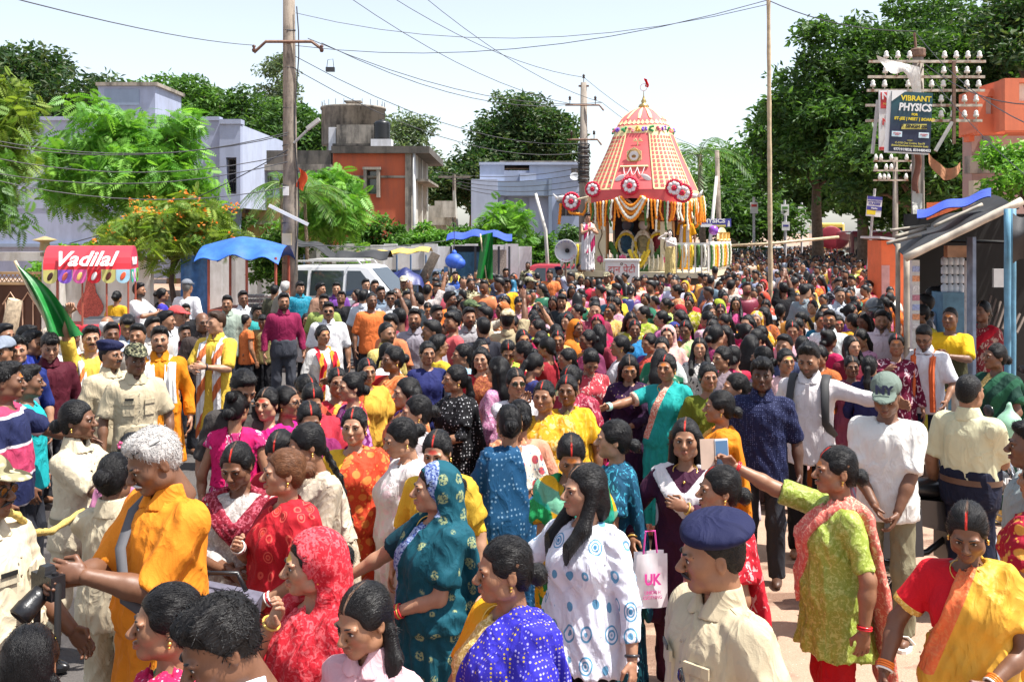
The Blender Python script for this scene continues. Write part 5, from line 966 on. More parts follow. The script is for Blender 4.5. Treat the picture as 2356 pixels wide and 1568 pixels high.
d = 40; r, w, h = board('coaching_banner', 'blue and white PHYSICS banner between two leaning poles', 1612, 1682, 503, 522, d, FLATB); b = MB(); b.box((-w * .31, -.018, -h * .32), (w * .38, .006, h * .36)); part(b, 'white_block', FLATW, r); b = MB(); b.box((w * .1, -.018, -h * .36), (w * .44, .006, h * .24)); part(b, 'yellow_block', FLATG, r); line(r, 'PHYSICS', h * .22, .22, FLATW, w, -.14, .01, -.02, 0, 1.25); b = MB(); b.ball((w * .42, -.02, .03), (.03, .01, .05), 8, 5); b.prism([(w * .42 - .05, -.02, -.15), (w * .42 + .05, -.02, -.15), (w * .42 + .04, -.02, 0), (w * .42 - .04, -.02, 0)], (0, -1, 0), .005); part(b, 'figure_logo', FLATW, r)
b = MB(); b.tube([(gx(1622, d), d + .1, 0), (gx(1650, d), d + .1, gz(405, d))], [.09, .06], 8); b.build('leaning_post', mat('whitewashed post', (.6, .58, .54), .7), None, True, 'pale leaning post holding the physics banner', 'post'); b = MB(); b.tube([(gx(1660, d), d + .2, 0), (gx(1652, d), d + .2, gz(345, d))], [.12, .09], 8); b.build('utility_pole', MWOOD, None, True, 'grey pole behind the physics banner with boxes tied on', 'utility pole')
for i, (u, v, d, lb) in enumerate(((1735, 465, 55, 'small white poster hanging on a pole beyond the chariot'), (1806, 470, 60, 'green and white notice on a far pole behind the crowd'), (1845, 475, 62, 'plain white notice on a far pole beside the yellow bus'), (1808, 510, 58, 'white notice with a round seal low on a far pole'))):
 r, w, h = board('notice_board', lb, u - 9, u + 9, v, v + (26 if i != 3 else 20), d, FLATW); b = MB(); b.box((0, -.018, h * (.2 if i < 3 else .05)), (w * .7, .006, h * .22)); part(b, 'print_block', FLATR if i == 0 else FLATB if i == 3 else mat('printed green', (.12, .3, .1), .6), r); b = MB(); b.cyl((0, .06, -r.location.z), (0, .06, .6), .07, None, 8); part(b, 'post', MWHITE, r)
d = 19; b = MB(); p0 = Vector((gx(1774, d), d, .1)); b.tube([p0 + (at(1768, -40, d) - p0) * t for t in [i / 22 for i in range(23)]], [.046 - .012 * i / 22 + (.006 if i % 3 == 0 else 0) for i in range(23)], 9); b.build('bamboo_pole', MBAMB, None, True, 'very long upright bamboo pole held by a man in black', 'bamboo pole')
b = MB(); b.tube([at(1668, 566, 34), at(1780, 560, 34), at(1930, 545, 34)], .05, 7); b.build('bamboo_pole', MBAMB, None, True, 'bamboo pole lying level above the far crowd', 'bamboo pole')
b = MB(); d = 33; b.tube([(gx(1266, d), d, 0), (gx(1255, d), d, gz(530, d)), (gx(1232, d), d, gz(445, d))], [.07, .06, .05], 7); b.build('leaning_post', mat('whitewashed post', (.6, .58, .54), .7), None, True, 'thin whitewashed leaning post left of the loudspeaker', 'post')
d = 50; b = MB(); b.cyl((gx(1045, d), d, 0), (gx(1045, d), d, gz(402, d)), .09); b.box((gx(1045, d), d, gz(407, d)), (1.6, .08, .1)); b.build('utility_pole', MWOOD, None, False, 'short far pole with one crossarm beside the stair house', 'utility pole')
WG = 'overhead wires'
def wire(a, c, sag=.3, r=.009, lb='thin overhead wire strung across the sky'):
 a, c = Vector(a), Vector(c); b = MB(); b.tube([a.lerp(c, t) - Vector((0, 0, sag * 4 * t * (1 - t))) for t in [i / 10 for i in range(11)]], r, 4, False); return b.build('overhead_wire', MWIRE, None, False, lb, 'wire', WG)
A1 = Vector((gx(668, 22) - .76, 21.84, za - .1)); A2 = Vector((gx(668, 22) + .72, 21.84, za - .05)); B1 = at(1318, 240, 32.8); B2 = at(1385, 236, 32.8); B3 = at(1343, 178, 33)
wire(A1, at(-60, -28, 10), .1, .007, lb='thin wire leaving the timber pole over the compound'); wire(A2, B1, .5, lb='wire from the timber pole to the concrete pole, upper span'); wire(A2 + Vector((-.3, 0, .1)), B2, .5, lb='wire from the timber pole to the concrete pole, lower span'); wire(at(880, -20, 24), B3, .35, lb='wire reaching the very top of the concrete pole'); wire(at(960, -20, 24), B2, .35, lb='wire reaching the right insulator of the concrete pole'); wire(at(790, -15, 23), B1, .4, lb='wire reaching the left insulator of the concrete pole'); wire(at(680, 105, 22), at(1768, 0, 19), .5, .007, lb='long wire from the timber pole to the bamboo pole top'); wire(at(680, 30, 22), at(1768, 10, 19), .6, .006, lb='second long wire just above the first, to the bamboo pole top'); wire(at(680, 130, 22), at(1343, 330, 33), .6, lb='slack wire to the lower crossarm of the concrete pole'); wire(at(680, 160, 22), at(1343, 350, 33), .7, lb='lowest slack wire between timber and concrete poles'); wire(B3, at(1655, 350, 40), .4, lb='wire from the concrete pole top towards the palm'); wire(B2, at(1655, 365, 40), .4, lb='wire from the concrete pole crossarm towards the palm')
wire(at(1770, 2, 19), at(2108, 72, 16), .15, .009, lb='pale wire from the bamboo pole top to the telegraph pole'); wire(at(2108, 76, 16), at(2400, 300, 12), .2, .008, lb='wire from the telegraph rod down past the orange house'); wire(at(2120, 140, 16), at(2400, 240, 13), .2, .008, lb='wire from the telegraph crossarm past the orange balcony'); wire(at(2120, 150, 16), at(2380, 420, 12), .1, .007, lb='steep wire from the telegraph crossarm to the stall')
for v0, v1 in ((330, 305), (360, 356), (395, 372), (410, 430), (320, 310)): wire(at(-30, v0, 20), at(662, v1, 21.8), .35, .010, 'cable strung from the compound to the timber pole')
wire(at(662, 345, 21.8), at(160, 560, 23), .2, .012, 'pale cord running from the timber pole down to the wall'); wire(at(680, 560, 22), at(1090, 540, 32), .2, .012, 'rope running from the timber pole to the tarpaulin stall')
for i in range(5): wire(at(1000 + i * 12, 392 + i * 9, 44), at(1340, 385 + i * 14, 33), .3, .012, 'cable running to the concrete pole behind the loudspeaker')
b = MB(); c = at(760, 160, 23); b.box(c, (.2, .1, .1)); b.tube([c + Vector((-.08, 0, .05)), c + Vector((-.06, 0, .22)), c + Vector((.06, 0, .24)), c + Vector((.08, 0, .05))], .008, 5); b.build('cable_box', mat('dark box', (.04, .045, .05), .5), None, False, 'small dark box hanging from the overhead wires', 'box')

# ------------------------------------------------------------------ vehicles
MTYRE = mat('tyre rubber', (.02, .02, .02), .8); MRIM = mat('alloy rim', (.5, .5, .52), .3, metal=.8); MCG = glassy('car glass', (.03, .04, .045), .06)
def paint(name, c):
 if name in _mats: return _mats[name]
 t = NT(name); t.p(Base_Color=c, Roughness=.3, Coat_Weight=.6, Coat_Roughness=.06); _mats[name] = t.m; return t.m
def car(label, x, y, rz, L, H, m, low=.55, suv=False, rack=False, cat='car'):
 """low body and cabin drawn as side profiles and pulled to width, glass set in the cabin sides"""
 c = empty('parked_car', (x, y, 0), rz, label, cat); Wd = .86 if suv else .80; hb = H * .56; f = L / 2
 low_p = [(-f, .32), (-f * .98, hb * .85), (-f * .9, hb), (f * .40, hb + .02), (f * .8, hb * .86), (f * .99, hb * .66), (f, .34), (f * .7, .22), (-f * .75, .22)]
 cab = [(-f * .93, hb - .02), (-f * .84, H * .93), (-f * .70, H * .985), (f * .02, H), (f * .14, H * .975), (f * .47, hb)]
 def solid(poly, w0, w1, z0, z1, nm, mm):
  b = MB(); n = len(poly); wf = lambda z: w0 + (w1 - w0) * min(1, max(0, (z - z0) / (z1 - z0)))
  for sc in ((1,), (-1,)): b.v += [(px, sc[0] * wf(pz), pz) for px, pz in poly]
  b.f += [tuple(range(n)), tuple(range(2 * n - 1, n - 1, -1))] + [(i, i + n, (i + 1) % n + n, (i + 1) % n) for i in range(n)]; b.m = [0] * len(b.f); o = part(b, nm, mm, c); md = o.modifiers.new('bevel', 'BEVEL'); md.width = .05; md.segments = 2; md.limit_method = 'ANGLE'; return o
 solid(low_p, Wd, Wd * .97, .3, hb, 'body', m); o = solid(cab, Wd * .95, Wd * .76, hb, H, 'cabin', m); wz = lambda z: Wd * .95 + (Wd * .76 - Wd * .95) * (z - hb) / (H - hb) + .012
 for s in (-1, 1):
  for x0, x1, x2, x3 in ((-f * .84, -f * .80, -f * .56, -f * .56), (-f * .52, -f * .52, -f * .14, -f * .14), (-f * .10, -f * .10, f * .05, f * .30)):
   z0, z1 = hb + .05, H * .92; b = MB(); b.prism([(x0, s * wz(z0), z0), (x3, s * wz(z0), z0), (x2, s * wz(z1), z1), (x1, s * wz(z1), z1)], (0, s, 0), .006); part(b, 'side_window', MCG, c)
  b = MB(); b.box((f * .26, s * (Wd + .1), hb + .1), (.12, .2, .14)); part(b, 'mirror', m, c)
  for xw in (-f * .62, f * .62):
   b = MB(); b.torus((xw, s * (Wd - .08), .32), .24, .09, Matrix.Rotation(PI / 2, 3, 'X'), 20, 8); wh = part(b, 'wheel', MTYRE, c, True); b = MB(); b.cyl((xw, s * (Wd - .14), .32), (xw, s * (Wd + .0), .32), .18, None, 14); part(b, 'rim', MRIM, wh)
  b = MB(); b.ball((f * .93, s * Wd * .72, hb * .74), (.09, .17, .08), 8, 5); part(b, 'headlight', glassy('headlight', (.6, .62, .65)), c, True)
 z0, z1 = hb + .05, H * .95; b = MB(); b.add([(f * .46 + .02, -Wd * .84, z0), (f * .46 + .02, Wd * .84, z0), (f * .15 + .03, Wd * .68, z1), (f * .15 + .03, -Wd * .68, z1)], [(0, 1, 2, 3)]); part(b, 'windscreen', MCG, c); b = MB(); b.add([(-f * .92 - .02, Wd * .82, z0), (-f * .92 - .02, -Wd * .82, z0), (-f * .85 - .02, -Wd * .7, z1), (-f * .85 - .02, Wd * .7, z1)], [(0, 1, 2, 3)]); part(b, 'rear_window', MCG, c)
 if rack:
  for s in (-1, 1): b = MB(); b.tube([(-f * .75, s * Wd * .66, H), (-f * .72, s * Wd * .66, H + .08), (f * .0, s * Wd * .66, H + .09), (f * .04, s * Wd * .66, H)], .02, 6); part(b, 'roof_rail', MGALV, c)
  b = MB(); b.b2((-f * .6, -.5, H + .07), (-f * .02, .5, H + .13)); part(b, 'roof_box', MGALV, c)
 return c
x, y = gx(838, 25), 25.3; car('white sport utility vehicle with a roof rack parked behind the timber pole', x, y, R(-12), 4.5, 1.86, paint('white paint', (.75, .76, .77)), suv=True, rack=True)
car('dark blue car parked just beyond the white sport utility vehicle', gx(990, 29), 30, R(-10), 4.0, 1.56, paint('navy paint', (.06, .09, .17)))
car('red hatchback parked left of the loudspeaker', gx(1245, 33), 33.5, R(176), 3.9, 1.62, paint('red paint', (.42, .03, .05)))
for u, d, rz, H, c, lb in ((1718, 62, 80, 1.7, (.5, .52, .55), 'silver car among the far crowd beyond the chariot'), (1780, 66, 75, 1.75, (.22, .23, .25), 'grey car far behind the long bamboo pole'), (1950, 66, 85, 2.1, (.62, .66, .68), 'pale van right beside the yellow bus'), (1680, 66, 70, 1.6, (.7, .7, .7), 'white car far behind the chariot railing')): car(lb, gx(u, d), d, R(rz), 4, H, paint('far car %d' % u, c))
def bus(u, d, w, H, m, label, name='bus'):
 c = empty(name, (gx(u, d), d, 0), R(-12), label, 'bus'); b = MB(); b.b2((-w / 2, 0, .4), (w / 2, 7, H)); o = part(b, 'body', m, c); md = o.modifiers.new('b', 'BEVEL'); md.width = .18; md.segments = 3; b = MB(); b.b2((-w * .42, -.03, H * .42), (w * .42, .02, H * .88)); part(b, 'windscreen', MCG, c); b = MB(); b.b2((-w * .5 - .02, .5, H * .5), (-w * .5, 6.5, H * .82)); part(b, 'side_window', MCG, c)
 for s in (-1, 1):
  b = MB(); b.ball((s * w * .36, -.02, H * .26), (.14, .06, .12), 8, 4); part(b, 'headlight', glassy('headlight', (.6, .62, .65)), c, True)
  for yy in (1.4, 5.4): b = MB(); b.torus((s * (w / 2 - .1), yy, .45), .32, .13, Matrix.Rotation(PI / 2, 3, 'Y'), 16, 6); part(b, 'wheel', MTYRE, c, True)
 return c
bus(1910, 86, 2.4, 3.5, paint('bus yellow', (.75, .55, .12)), 'pale yellow bus seen head on at the far end of the road'); bus(2008, 52, 2.2, 2.75, paint('maroon van', (.20, .03, .05)), 'maroon lorry parked beyond the orange kiosk', 'lorry')
b = MB(); c = at(1912, 560, 60); b.cyl((c.x, 60, 0), (c.x, 60, c.z + .8), .03, None, 6); b.ball((c.x, 60, c.z + .35), (.75, .05, .7), 16, 8); b.build('round_signboard', mat('maroon disc', (.32, .03, .05), .5), None, True, 'round maroon signboard on a stand before the yellow bus', 'sign')
# motorbikes
def bike(label, x, y, rz, m, scale=1.0, box=False, helmet=False):
 c = empty('motorcycle', (x, y, 0), rz, label, 'motorcycle'); c.scale = (scale,) * 3; MX = Matrix.Rotation(PI / 2, 3, 'X'); K = mat('bike black', (.015, .015, .016), .3); CH = mat('chrome', (.6, .6, .6), .18, metal=1)
 for xw in (-.63, .64):
  b = MB(); b.torus((xw, 0, .30), .26, .048, MX, 26, 8); w = part(b, 'wheel', MTYRE, c, True); b = MB(); b.torus((xw, 0, .30), .215, .014, MX, 24, 6); part(b, 'rim', CH, w, True)
  b = MB(); b.cyl((xw, -.06, .30), (xw, .06, .30), .05, None, 10); 
  for k in range(10): a = k * PI / 5; b.cyl((xw, .02 * (-1) ** k, .30), (xw + .21 * math.cos(a), 0, .30 + .21 * math.sin(a)), .006, None, 4)
  part(b, 'spokes', CH, w)
 b = MB(); b.tube([(.64, -.085, .30), (.52, -.09, .68), (.42, -.08, .95)], .022, 7); b.tube([(.64, .085, .30), (.52, .09, .68), (.42, .08, .95)], .022, 7); part(b, 'front_fork', CH, c, True)
 b = MB(); b.tube([(.36, -.36, 1.04), (.44, -.22, 1.02), (.44, .22, 1.02), (.36, .36, 1.04)], .013, 6); part(b, 'handlebar', K, c, True)
 for s in (-1, 1): b = MB(); b.cyl((.38, s * .28, 1.03), (.35, s * .40, 1.045), .019, None, 8); part(b, 'grip', K, c); b = MB(); b.cyl((.44, s * .25, 1.03), (.47, s * .33, 1.17), .007, None, 5); b.ball((.47, s * .35, 1.2), (.012, .065, .045), 8, 5); part(b, 'mirror', K, c, True)
 F = Field((-.2, -.17, .6), (.45, .17, 1.0), .014); F.ell((.12, 0, .80), (.27, .135, .125), 0).ell((-.08, 0, .76), (.12, .10, .09), .06); V, Q = F.mesh(); part_o = link('fuel_tank', raw_mesh('fuel_tank', V, Q), m, c)
 F = Field((-.85, -.15, .66), (0, .15, .92), .016); F.cone((-.10, 0, .765), (-.42, 0, .80), .06, .065, .03, sq=(1, .55, 1)); F.cone((-.42, 0, .80), (-.72, 0, .85), .065, .05, .03, sq=(1, .55, 1)); V, Q = F.mesh(); link('seat', raw_mesh('seat', V, Q), K, c)
 b = MB(); b.box((.06, 0, .42), (.30, .22, .26)); b.cyl((.14, 0, .48), (.24, 0, .66), .085, .075, 10); [b.cyl((.13 + k * .022, 0, .47 + k * .036), (.134 + k * .022, 0, .478 + k * .036), .11, None, 12) for k in range(5)]; part(b, 'engine', mat('engine metal', (.16, .16, .165), .45, metal=.7), c)
 b = MB(); b.tube([(.2, -.1, .5), (.22, -.14, .3), (.0, -.16, .22), (-.3, -.17, .26), (-.78, -.19, .36)], [.02, .022, .025, .05, .058], 10); part(b, 'exhaust', CH, c, True); b = MB(); b.tube([(-.85, 0, .50), (-.80, 0, .62), (-.63, 0, .68), (-.45, 0, .62)], .06, 8, True, 1, (0, 1, 0)); part(b, 'rear_mudguard', K, c, True); b = MB(); b.tube([(.94, 0, .42), (.82, 0, .60), (.64, 0, .65), (.46, 0, .58)], .045, 8); part(b, 'front_mudguard', m, c, True)
 b = MB(); b.tube([(.38, 0, .85), (.1, 0, .55), (-.2, 0, .35), (-.63, 0, .30)], .022, 7); b.tube([(-.1, 0, .70), (-.35, 0, .55), (-.63, 0, .30)], .018, 7); b.tube([(-.63, -.11, .30), (-.50, -.11, .70)], .022, 7); b.tube([(-.63, .11, .30), (-.50, .11, .70)], .022, 7); part(b, 'frame', K, c, True)
 b = MB(); b.prism([(-.08, -.125, .50), (-.46, -.125, .60), (-.40, -.125, .74), (-.06, -.125, .70)], (0, 1, 0), .25); part(b, 'side_panel', m, c); b = MB(); b.ball((.56, 0, .86), (.09, .11, .10), 10, 6); part(b, 'headlight', glassy('headlight', (.6, .62, .65)), c, True); b = MB(); b.box((-.84, 0, .72), (.06, .14, .07)); part(b, 'tail_light', mat('tail red', (.4, .01, .01), .3), c)
 if box: b = MB(); b.box((-.62, -.24, .58), (.42, .16, .30), None, .94); part(b, 'pannier', mat('grey black box', (.035, .035, .038), .45), c)
 return c
bk = bike('black and silver motorcycle with a side box behind the capped man', gx(2235, 6.9), 7.15, R(8), paint('black bike paint', (.02, .02, .023)), 1.08, True); line(bk, 'HERO HONDA', .83, .06, FLATW, 0, .16, .001, -.137)
bike('dark motorcycle half hidden behind the woman in the green sari', gx(2375, 9.4), 9.6, R(25), paint('dark blue bike', (.03, .04, .08)), 1.05)
bike('red and black motorcycle with a helmet, parked beside the bamboo stall', gx(2020, 13.5), 13.8, R(200), paint('red bike', (.45, .02, .03)), 1.05); bike('dark parked motorcycle right inside the bamboo stall', gx(2095, 14.5), 14.8, R(190), paint('black bike paint', (.02, .02, .023)), 1.0)
F = Field((-.16, -.18, -.14), (.16, .18, .17), .012); F.ell((0, 0, 0), (.125, .15, .14), 0).ell((0, -.13, -.06), (.09, .06, .07), .03, sub=True); V, Q = F.mesh(); o = tag(link('helmet', raw_mesh('helmet', V, Q), paint('helmet grey', (.05, .055, .06))), 'dark grey motorcycle helmet resting on the red motorcycle', 'helmet'); o.location = at(2012, 708, 13.2); b = MB(); b.ball((0, -.06, -.03), (.118, .10, .075), 12, 6); part(b, 'visor', MCG, o, True)

# ------------------------------------------------------------------ stalls and carts
def tarp(fn, nu, nv, name, m, par=None, thick=.012, **k):
 b = MB(); b.grid(fn, nu, nv, thick); o = link(name, b.mesh(name, True), m, par); return tag(o, **k) if k else o
MTB = mat('blue tarpaulin', (.035, .13, .50), .4, .2, 5, bump=.7, bsc=7); MTK = mat('black tarpaulin', (.016, .017, .02), .7, .3, 5, bump=.7, bsc=6, c2=(.055, .058, .062), c2at=.58); MTY = mat('yellow tarpaulin', (.66, .45, .09), .6, .25, 6, bump=.6, bsc=7); MTD = mat('navy tarpaulin', (.02, .03, .14), .45, .2, 5, bump=.6, bsc=7); MTO = mat('orange tarpaulin', (.78, .16, .05), .6, .1, 5, bump=.4)
MRUST = mat('red painted angle iron', (.36, .08, .045), .6, .2, 8)
# ice cream cart
d = 17; c = empty('ice_cream_cart', (gx(212, d), d, 0), R(12), 'red and white Vadilal ice cream cart with a vaulted canopy', 'cart'); MCR = mat('cart red', (.60, .03, .045), .4, .05, 3); hw, zc, zt = .68, gz(618, d), gz(565, d)
b = MB(); ny = 12; prof = [(math.cos(PI * k / ny), math.sin(PI * k / ny)) for k in range(ny + 1)]
for k in range(ny): b.add([(-hw, -.42 * prof[k][0], zc + (zt - zc) * prof[k][1]), (hw, -.42 * prof[k][0], zc + (zt - zc) * prof[k][1]), (hw, -.42 * prof[k + 1][0], zc + (zt - zc) * prof[k + 1][1]), (-hw, -.42 * prof[k + 1][0], zc + (zt - zc) * prof[k + 1][1])], [(0, 1, 2, 3)])
part(b, 'canopy', MCR, c, True)
for s in (-1, 1): b = MB(); b.add([(s * (hw - .002), -.42 * q[0], zc + (zt - zc) * q[1]) for q in prof], [tuple(range(ny + 1))]); part(b, 'canopy_end', MCR, c)
txt = text_mesh('Vadilal', .36, FLATW, c, 'lettering', (-.04, -.47, zc + .17), (R(68), 0, 0), 'CENTER', .35, .008); txt2 = text_mesh('Vadilal', .18, FLATW, c, 'lettering', (hw + .012, -.08, zc + .13), (PI / 2, 0, PI / 2), 'CENTER', .35, .004)
VC = [('#c8c070', '#3a2016'), ('#8a5ac8', '#e06a60'), ('#e060a0', '#f0c070'), ('#d01828', '#e8e4e0'), ('#c8c070', '#6a3020'), ('#a8d0e0', '#f06038')]
def scallop(c, x, y, ax, i, n=7):
 w = .215; p = []; 
 for k in range(n + 1): a = PI * k / n; p.append((-w / 2 * math.cos(a), -.14 - .09 * math.sin(a)))
 pts = [(-w / 2, 0)] + p + [(w / 2, 0)]; f = (lambda q: (x + q[0], y, zc + q[1])) if ax == 0 else (lambda q: (x, y + q[0], zc + q[1])); nrm = (0, -1, 0) if ax == 0 else (1, 0, 0); b = MB(); b.prism([f(q) for q in pts], nrm, .008); cc = VC[i % 6] if ax == 0 else [('#30b090', '#f0e0d0'), ('#c8a0e0', '#f0a060'), ('#60b830', '#7a4020')][i % 3]
 v = part(b, 'valance_flap', mat('valance ' + cc[0], cc[0], .5), c); b = MB(); ctr = f((.0, -.11)); rr = (.038, .006, .075) if ax == 0 else (.006, .038, .075); b.ball(Vector(ctr) + Vector(nrm) * .01, rr, 8, 6, Matrix.Rotation(R(25), 3, 'Y') if ax == 0 else Matrix.Rotation(R(25), 3, 'X')); part(b, 'ice_lolly_print', mat('lolly ' + cc[1], cc[1], .5), v, True)
for i in range(6): scallop(c, -hw + .113 + i * .2265, -.425, 0, i)
for i in range(3): scallop(c, hw + .004, -.25 + i * .25, 1, i)
for x_, y_ in ((-.46, -.38), (-.08, -.38), (.30, -.38), (.64, -.38), (-.64, .38), (.64, .38)): b = MB(); b.cyl((x_, y_, .8), (x_, y_, zc), .016, None, 6); part(b, 'post', MRUST, c)
F = Field((-.6, -.45, .25), (.72, .45, 1.2), .03); F.loft([(.3, .56, .36, .06, 0), (1.12, .60, .40, .06, 0)], 0, 8); V, Q = F.mesh(); link('freezer', raw_mesh('freezer', V, Q), MCR, c); b = MB(); b.b2((-.1, -.36, 1.12), (.30, .36, 1.20)); b.b2((.31, -.36, 1.12), (.64, .36, 1.19)); part(b, 'freezer_lid', mat('grey lid', (.22, .22, .23), .5), c)
for i in range(3): b = MB(); b.box((.30 + i * .05, -.405, .95), (.016, .012, .42), Matrix.Rotation(R(28), 3, 'Y')); part(b, 'gold_stripe', FLATY, c)
text_mesh('Vadilal', .16, FLATW, c, 'lettering', (-.3, -.41, .92), (PI / 2, 0, 0), 'CENTER', .3, .004); b = MB(); b.ball((.0, -.41, .9), (.06, .012, .12), 8, 6); part(b, 'cup_print', FLATW, c, True)
for s in (-1, 1): b = MB(); b.torus((s * .4, -.3, .28), .23, .04, Matrix.Rotation(PI / 2, 3, 'X'), 20, 6); part(b, 'wheel', MTYRE, c, True)
# painted drop on the white wall behind the cart
b = MB(); dd = 22.58; pts = [(gx(208, dd) + .30 * math.sin(a) * (1 if math.cos(a) > -.2 else .9), dd, gz(733, dd) - .0 + (.28 * (1 - math.cos(a)) if math.cos(a) > 0 else .28 + .75 * (-math.cos(a)) ** 1.6) * (1)) for a in [i * PI / 10 for i in range(20)]]
b.prism([(p[0] if p[2] < gz(733, dd) + .5 else gx(208, dd) + (p[0] - gx(208, dd)) * .6, p[1], p[2]) for p in pts], (0, -1, 0), .02); b.build('wall_ornament', mat('red mosaic', (.42, .08, .06), .7, .6, 60), None, False, 'red drop shaped mosaic ornament on the white wall', 'ornament')
# blue tarpaulin food stall
d = 21; c = empty('food_stall', (gx(560, d), d, 0), 0, 'red framed food stall under a blue tarpaulin', 'stall'); X = lambda u: gx(u, d) - gx(560, d); Z = lambda v: gz(v, d)
tarp(lambda u, v: (X(470) + (X(658) - X(470)) * u, -.7 + 1.6 * v, Z(594) + .36 * math.sin(PI * v) * (1 - .5 * abs(u - .45)) + .05 * math.sin(u * 17 + v * 5) * (1 - math.sin(PI * v)) - .05 * (1 - math.sin(PI * v)) + .1 * math.sin(u * PI)), 26, 14, 'tarpaulin', MTB, c)
for u_, y_ in ((500, -.6), (585, -.6), (650, -.6), (505, .8), (645, .8)): b = MB(); b.cyl((X(u_), y_, 0), (X(u_), y_, Z(590)), .028, None, 6); part(b, 'post', MRUST, c)
b = MB(); b.b2((X(500), -.62, .62), (X(655), .7, 1.02)); part(b, 'counter', MRUST, c); b = MB(); b.b2((X(500), -.64, 1.02), (X(655), .72, 1.08)); part(b, 'counter_rim', MRUST, c)
for k in range(3):
 for j in range(9): b = MB(); b.cyl((X(560) + j * .07, -.3, 1.13 + k * .1), (X(560) + j * .07, .0, 1.13 + k * .1), .034, None, 8); part(b, 'stacked_cup', mat('steel grey', (.2, .19, .18), .5), c)
tarp(lambda u, v: (X(383) + (X(450) - X(383)) * u, .9 + .05 * math.sin(u * 12), .2 + (Z(590) - .2) * v), 12, 6, 'side_sheet', mat('faded blue sheet', (.05, .15, .35), .6, .3, 8), c, 0)
# black and yellow awnings
d = 28; c = empty('awning_stall', (0, 0, 0), 0, 'row of poles carrying black and yellow tarpaulin awnings behind the white vehicle', 'stall')
tarp(lambda u, v: (gx(672 + 100 * u, d), d + 1.2 * v, gz(560 + 34 * u ** 1.5, d) + .14 * math.sin(PI * v) - .06 * math.sin(u * 9)), 14, 6, 'black_awning', MTK, c); tarp(lambda u, v: (gx(768 + 122 * u, d), d + .1 + 1.5 * v, gz(597 - 3 * u, d) + .22 * math.sin(PI * min(1, v * 1.1)) + .05 * math.sin(u * 11 + 1) * (1 - v)), 18, 8, 'black_awning', MTK, c); tarp(lambda u, v: (gx(800 + 185 * u, d + 1), d + 1.2 + 1.6 * v, gz(592 - 14 * u, d + 1) + .12 * math.sin(PI * v) + .03 * math.sin(u * 23)), 22, 6, 'yellow_awning', MTY, c)
for u_ in (795, 830, 913, 945, 980, 700): b = MB(); b.cyl((gx(u_, d + .6), d + .6, 0), (gx(u_, d + .6), d + .6, gz(598, d + .6) + .15), .025, None, 6); part(b, 'pole', mat('blue grey pole', (.10, .17, .28), .6), c)
tarp(lambda u, v: (gx(880 + 95 * u, 27.5), 27.5 + .8 * v, 1.0 + (.55 * math.sin(PI * u) ** .5 + .1) * math.sin(PI * (.15 + .7 * v)) + .04 * math.sin(u * 15)), 16, 8, 'covered_cart', MTD, None, 0, label='heap covered by a navy tarpaulin behind the dark blue car', cat='covered cart')
b = MB(); p0 = at(975, 640, 28); b.tube([Vector((p0.x, 28, 0)), p0, at(1003, 583, 28)], [.16, .15, .13], 10); b.build('log', mat('dark log', (.06, .045, .035), .9, .4, 14, bump=.7), None, True, 'thick dark log leaning beside the dark blue car', 'log')
d = 27; c = empty('tarpaulin_stall', (gx(1100, d), d, 0), 0, 'small stall roofed with a bright blue tarpaulin behind the green flag', 'stall'); X = lambda u: gx(u, d) - gx(1100, d)
tarp(lambda u, v: (X(1030) + (X(1178) - X(1030)) * u, -.6 + 1.5 * v, gz(560, d) + .26 * math.sin(PI * (.1 + .8 * v)) - .0 + .12 * math.sin(u * 2.4) - .2 * (u > .55) * (u - .55) + .03 * math.sin(u * 19)), 22, 8, 'tarpaulin', mat('bright blue tarpaulin', (.03, .07, .42), .45, .2, 5, bump=.6, bsc=7), c)
for u_ in (1040, 1095, 1148, 1172): b = MB(); b.cyl((X(u_), -.4, 0), (X(u_), -.4, gz(566, d)), .03, None, 6); part(b, 'pole', mat('dark pole', (.05, .05, .06), .6), c)
tarp(lambda u, v: (X(1048) + (X(1120) - X(1048)) * u, .2 + .04 * math.sin(u * 14), .3 + (gz(580, d) - .3) * v), 12, 5, 'side_sheet', mat('petrol sheet', (.04, .13, .22), .6, .3, 8), c, 0); b = MB(); b.b2((X(1132), .4, 0), (X(1165), .45, gz(575, d))); part(b, 'brick_screen', mat('screen', (.42, .33, .27), .8, .4, 30), c); b = MB(); b.b2((X(1040), .5, gz(600, d)), (X(1108), .55, gz(566, d))); part(b, 'dark_back', MTK, c)
b = MB(); q = at(1045, 600, 26); b.ball(q, (.24, .2, .20), 12, 8); b.ball(q + Vector((.14, -.05, -.06)), (.16, .14, .15), 10, 6); b.ball(q + Vector((0, 0, .2)), (.07, .07, .09), 8, 5); o = b.build('cloth_bundle', mat('blue cloth', (.03, .1, .5), .6, .2, 6), None, True, 'bright blue cloth bundle hanging on the tarpaulin stall', 'bundle'); b = MB(); b.cyl(q + Vector((0, 0, .1)), q + Vector((0, 0, 1.0)), .01, None, 4); part(b, 'string', MWIRE, o)
b = MB(); b.lathe([(.14, .2), (.17, .6), (.13, 1.0), (.03, 1.15)], (gx(1048, 25.5), 25.5, .5), 10); b.build('yellow_sack', mat('yellow cloth', (.7, .5, .05), .7), None, True, 'yellow cloth covered can below the blue bundle', 'sack')
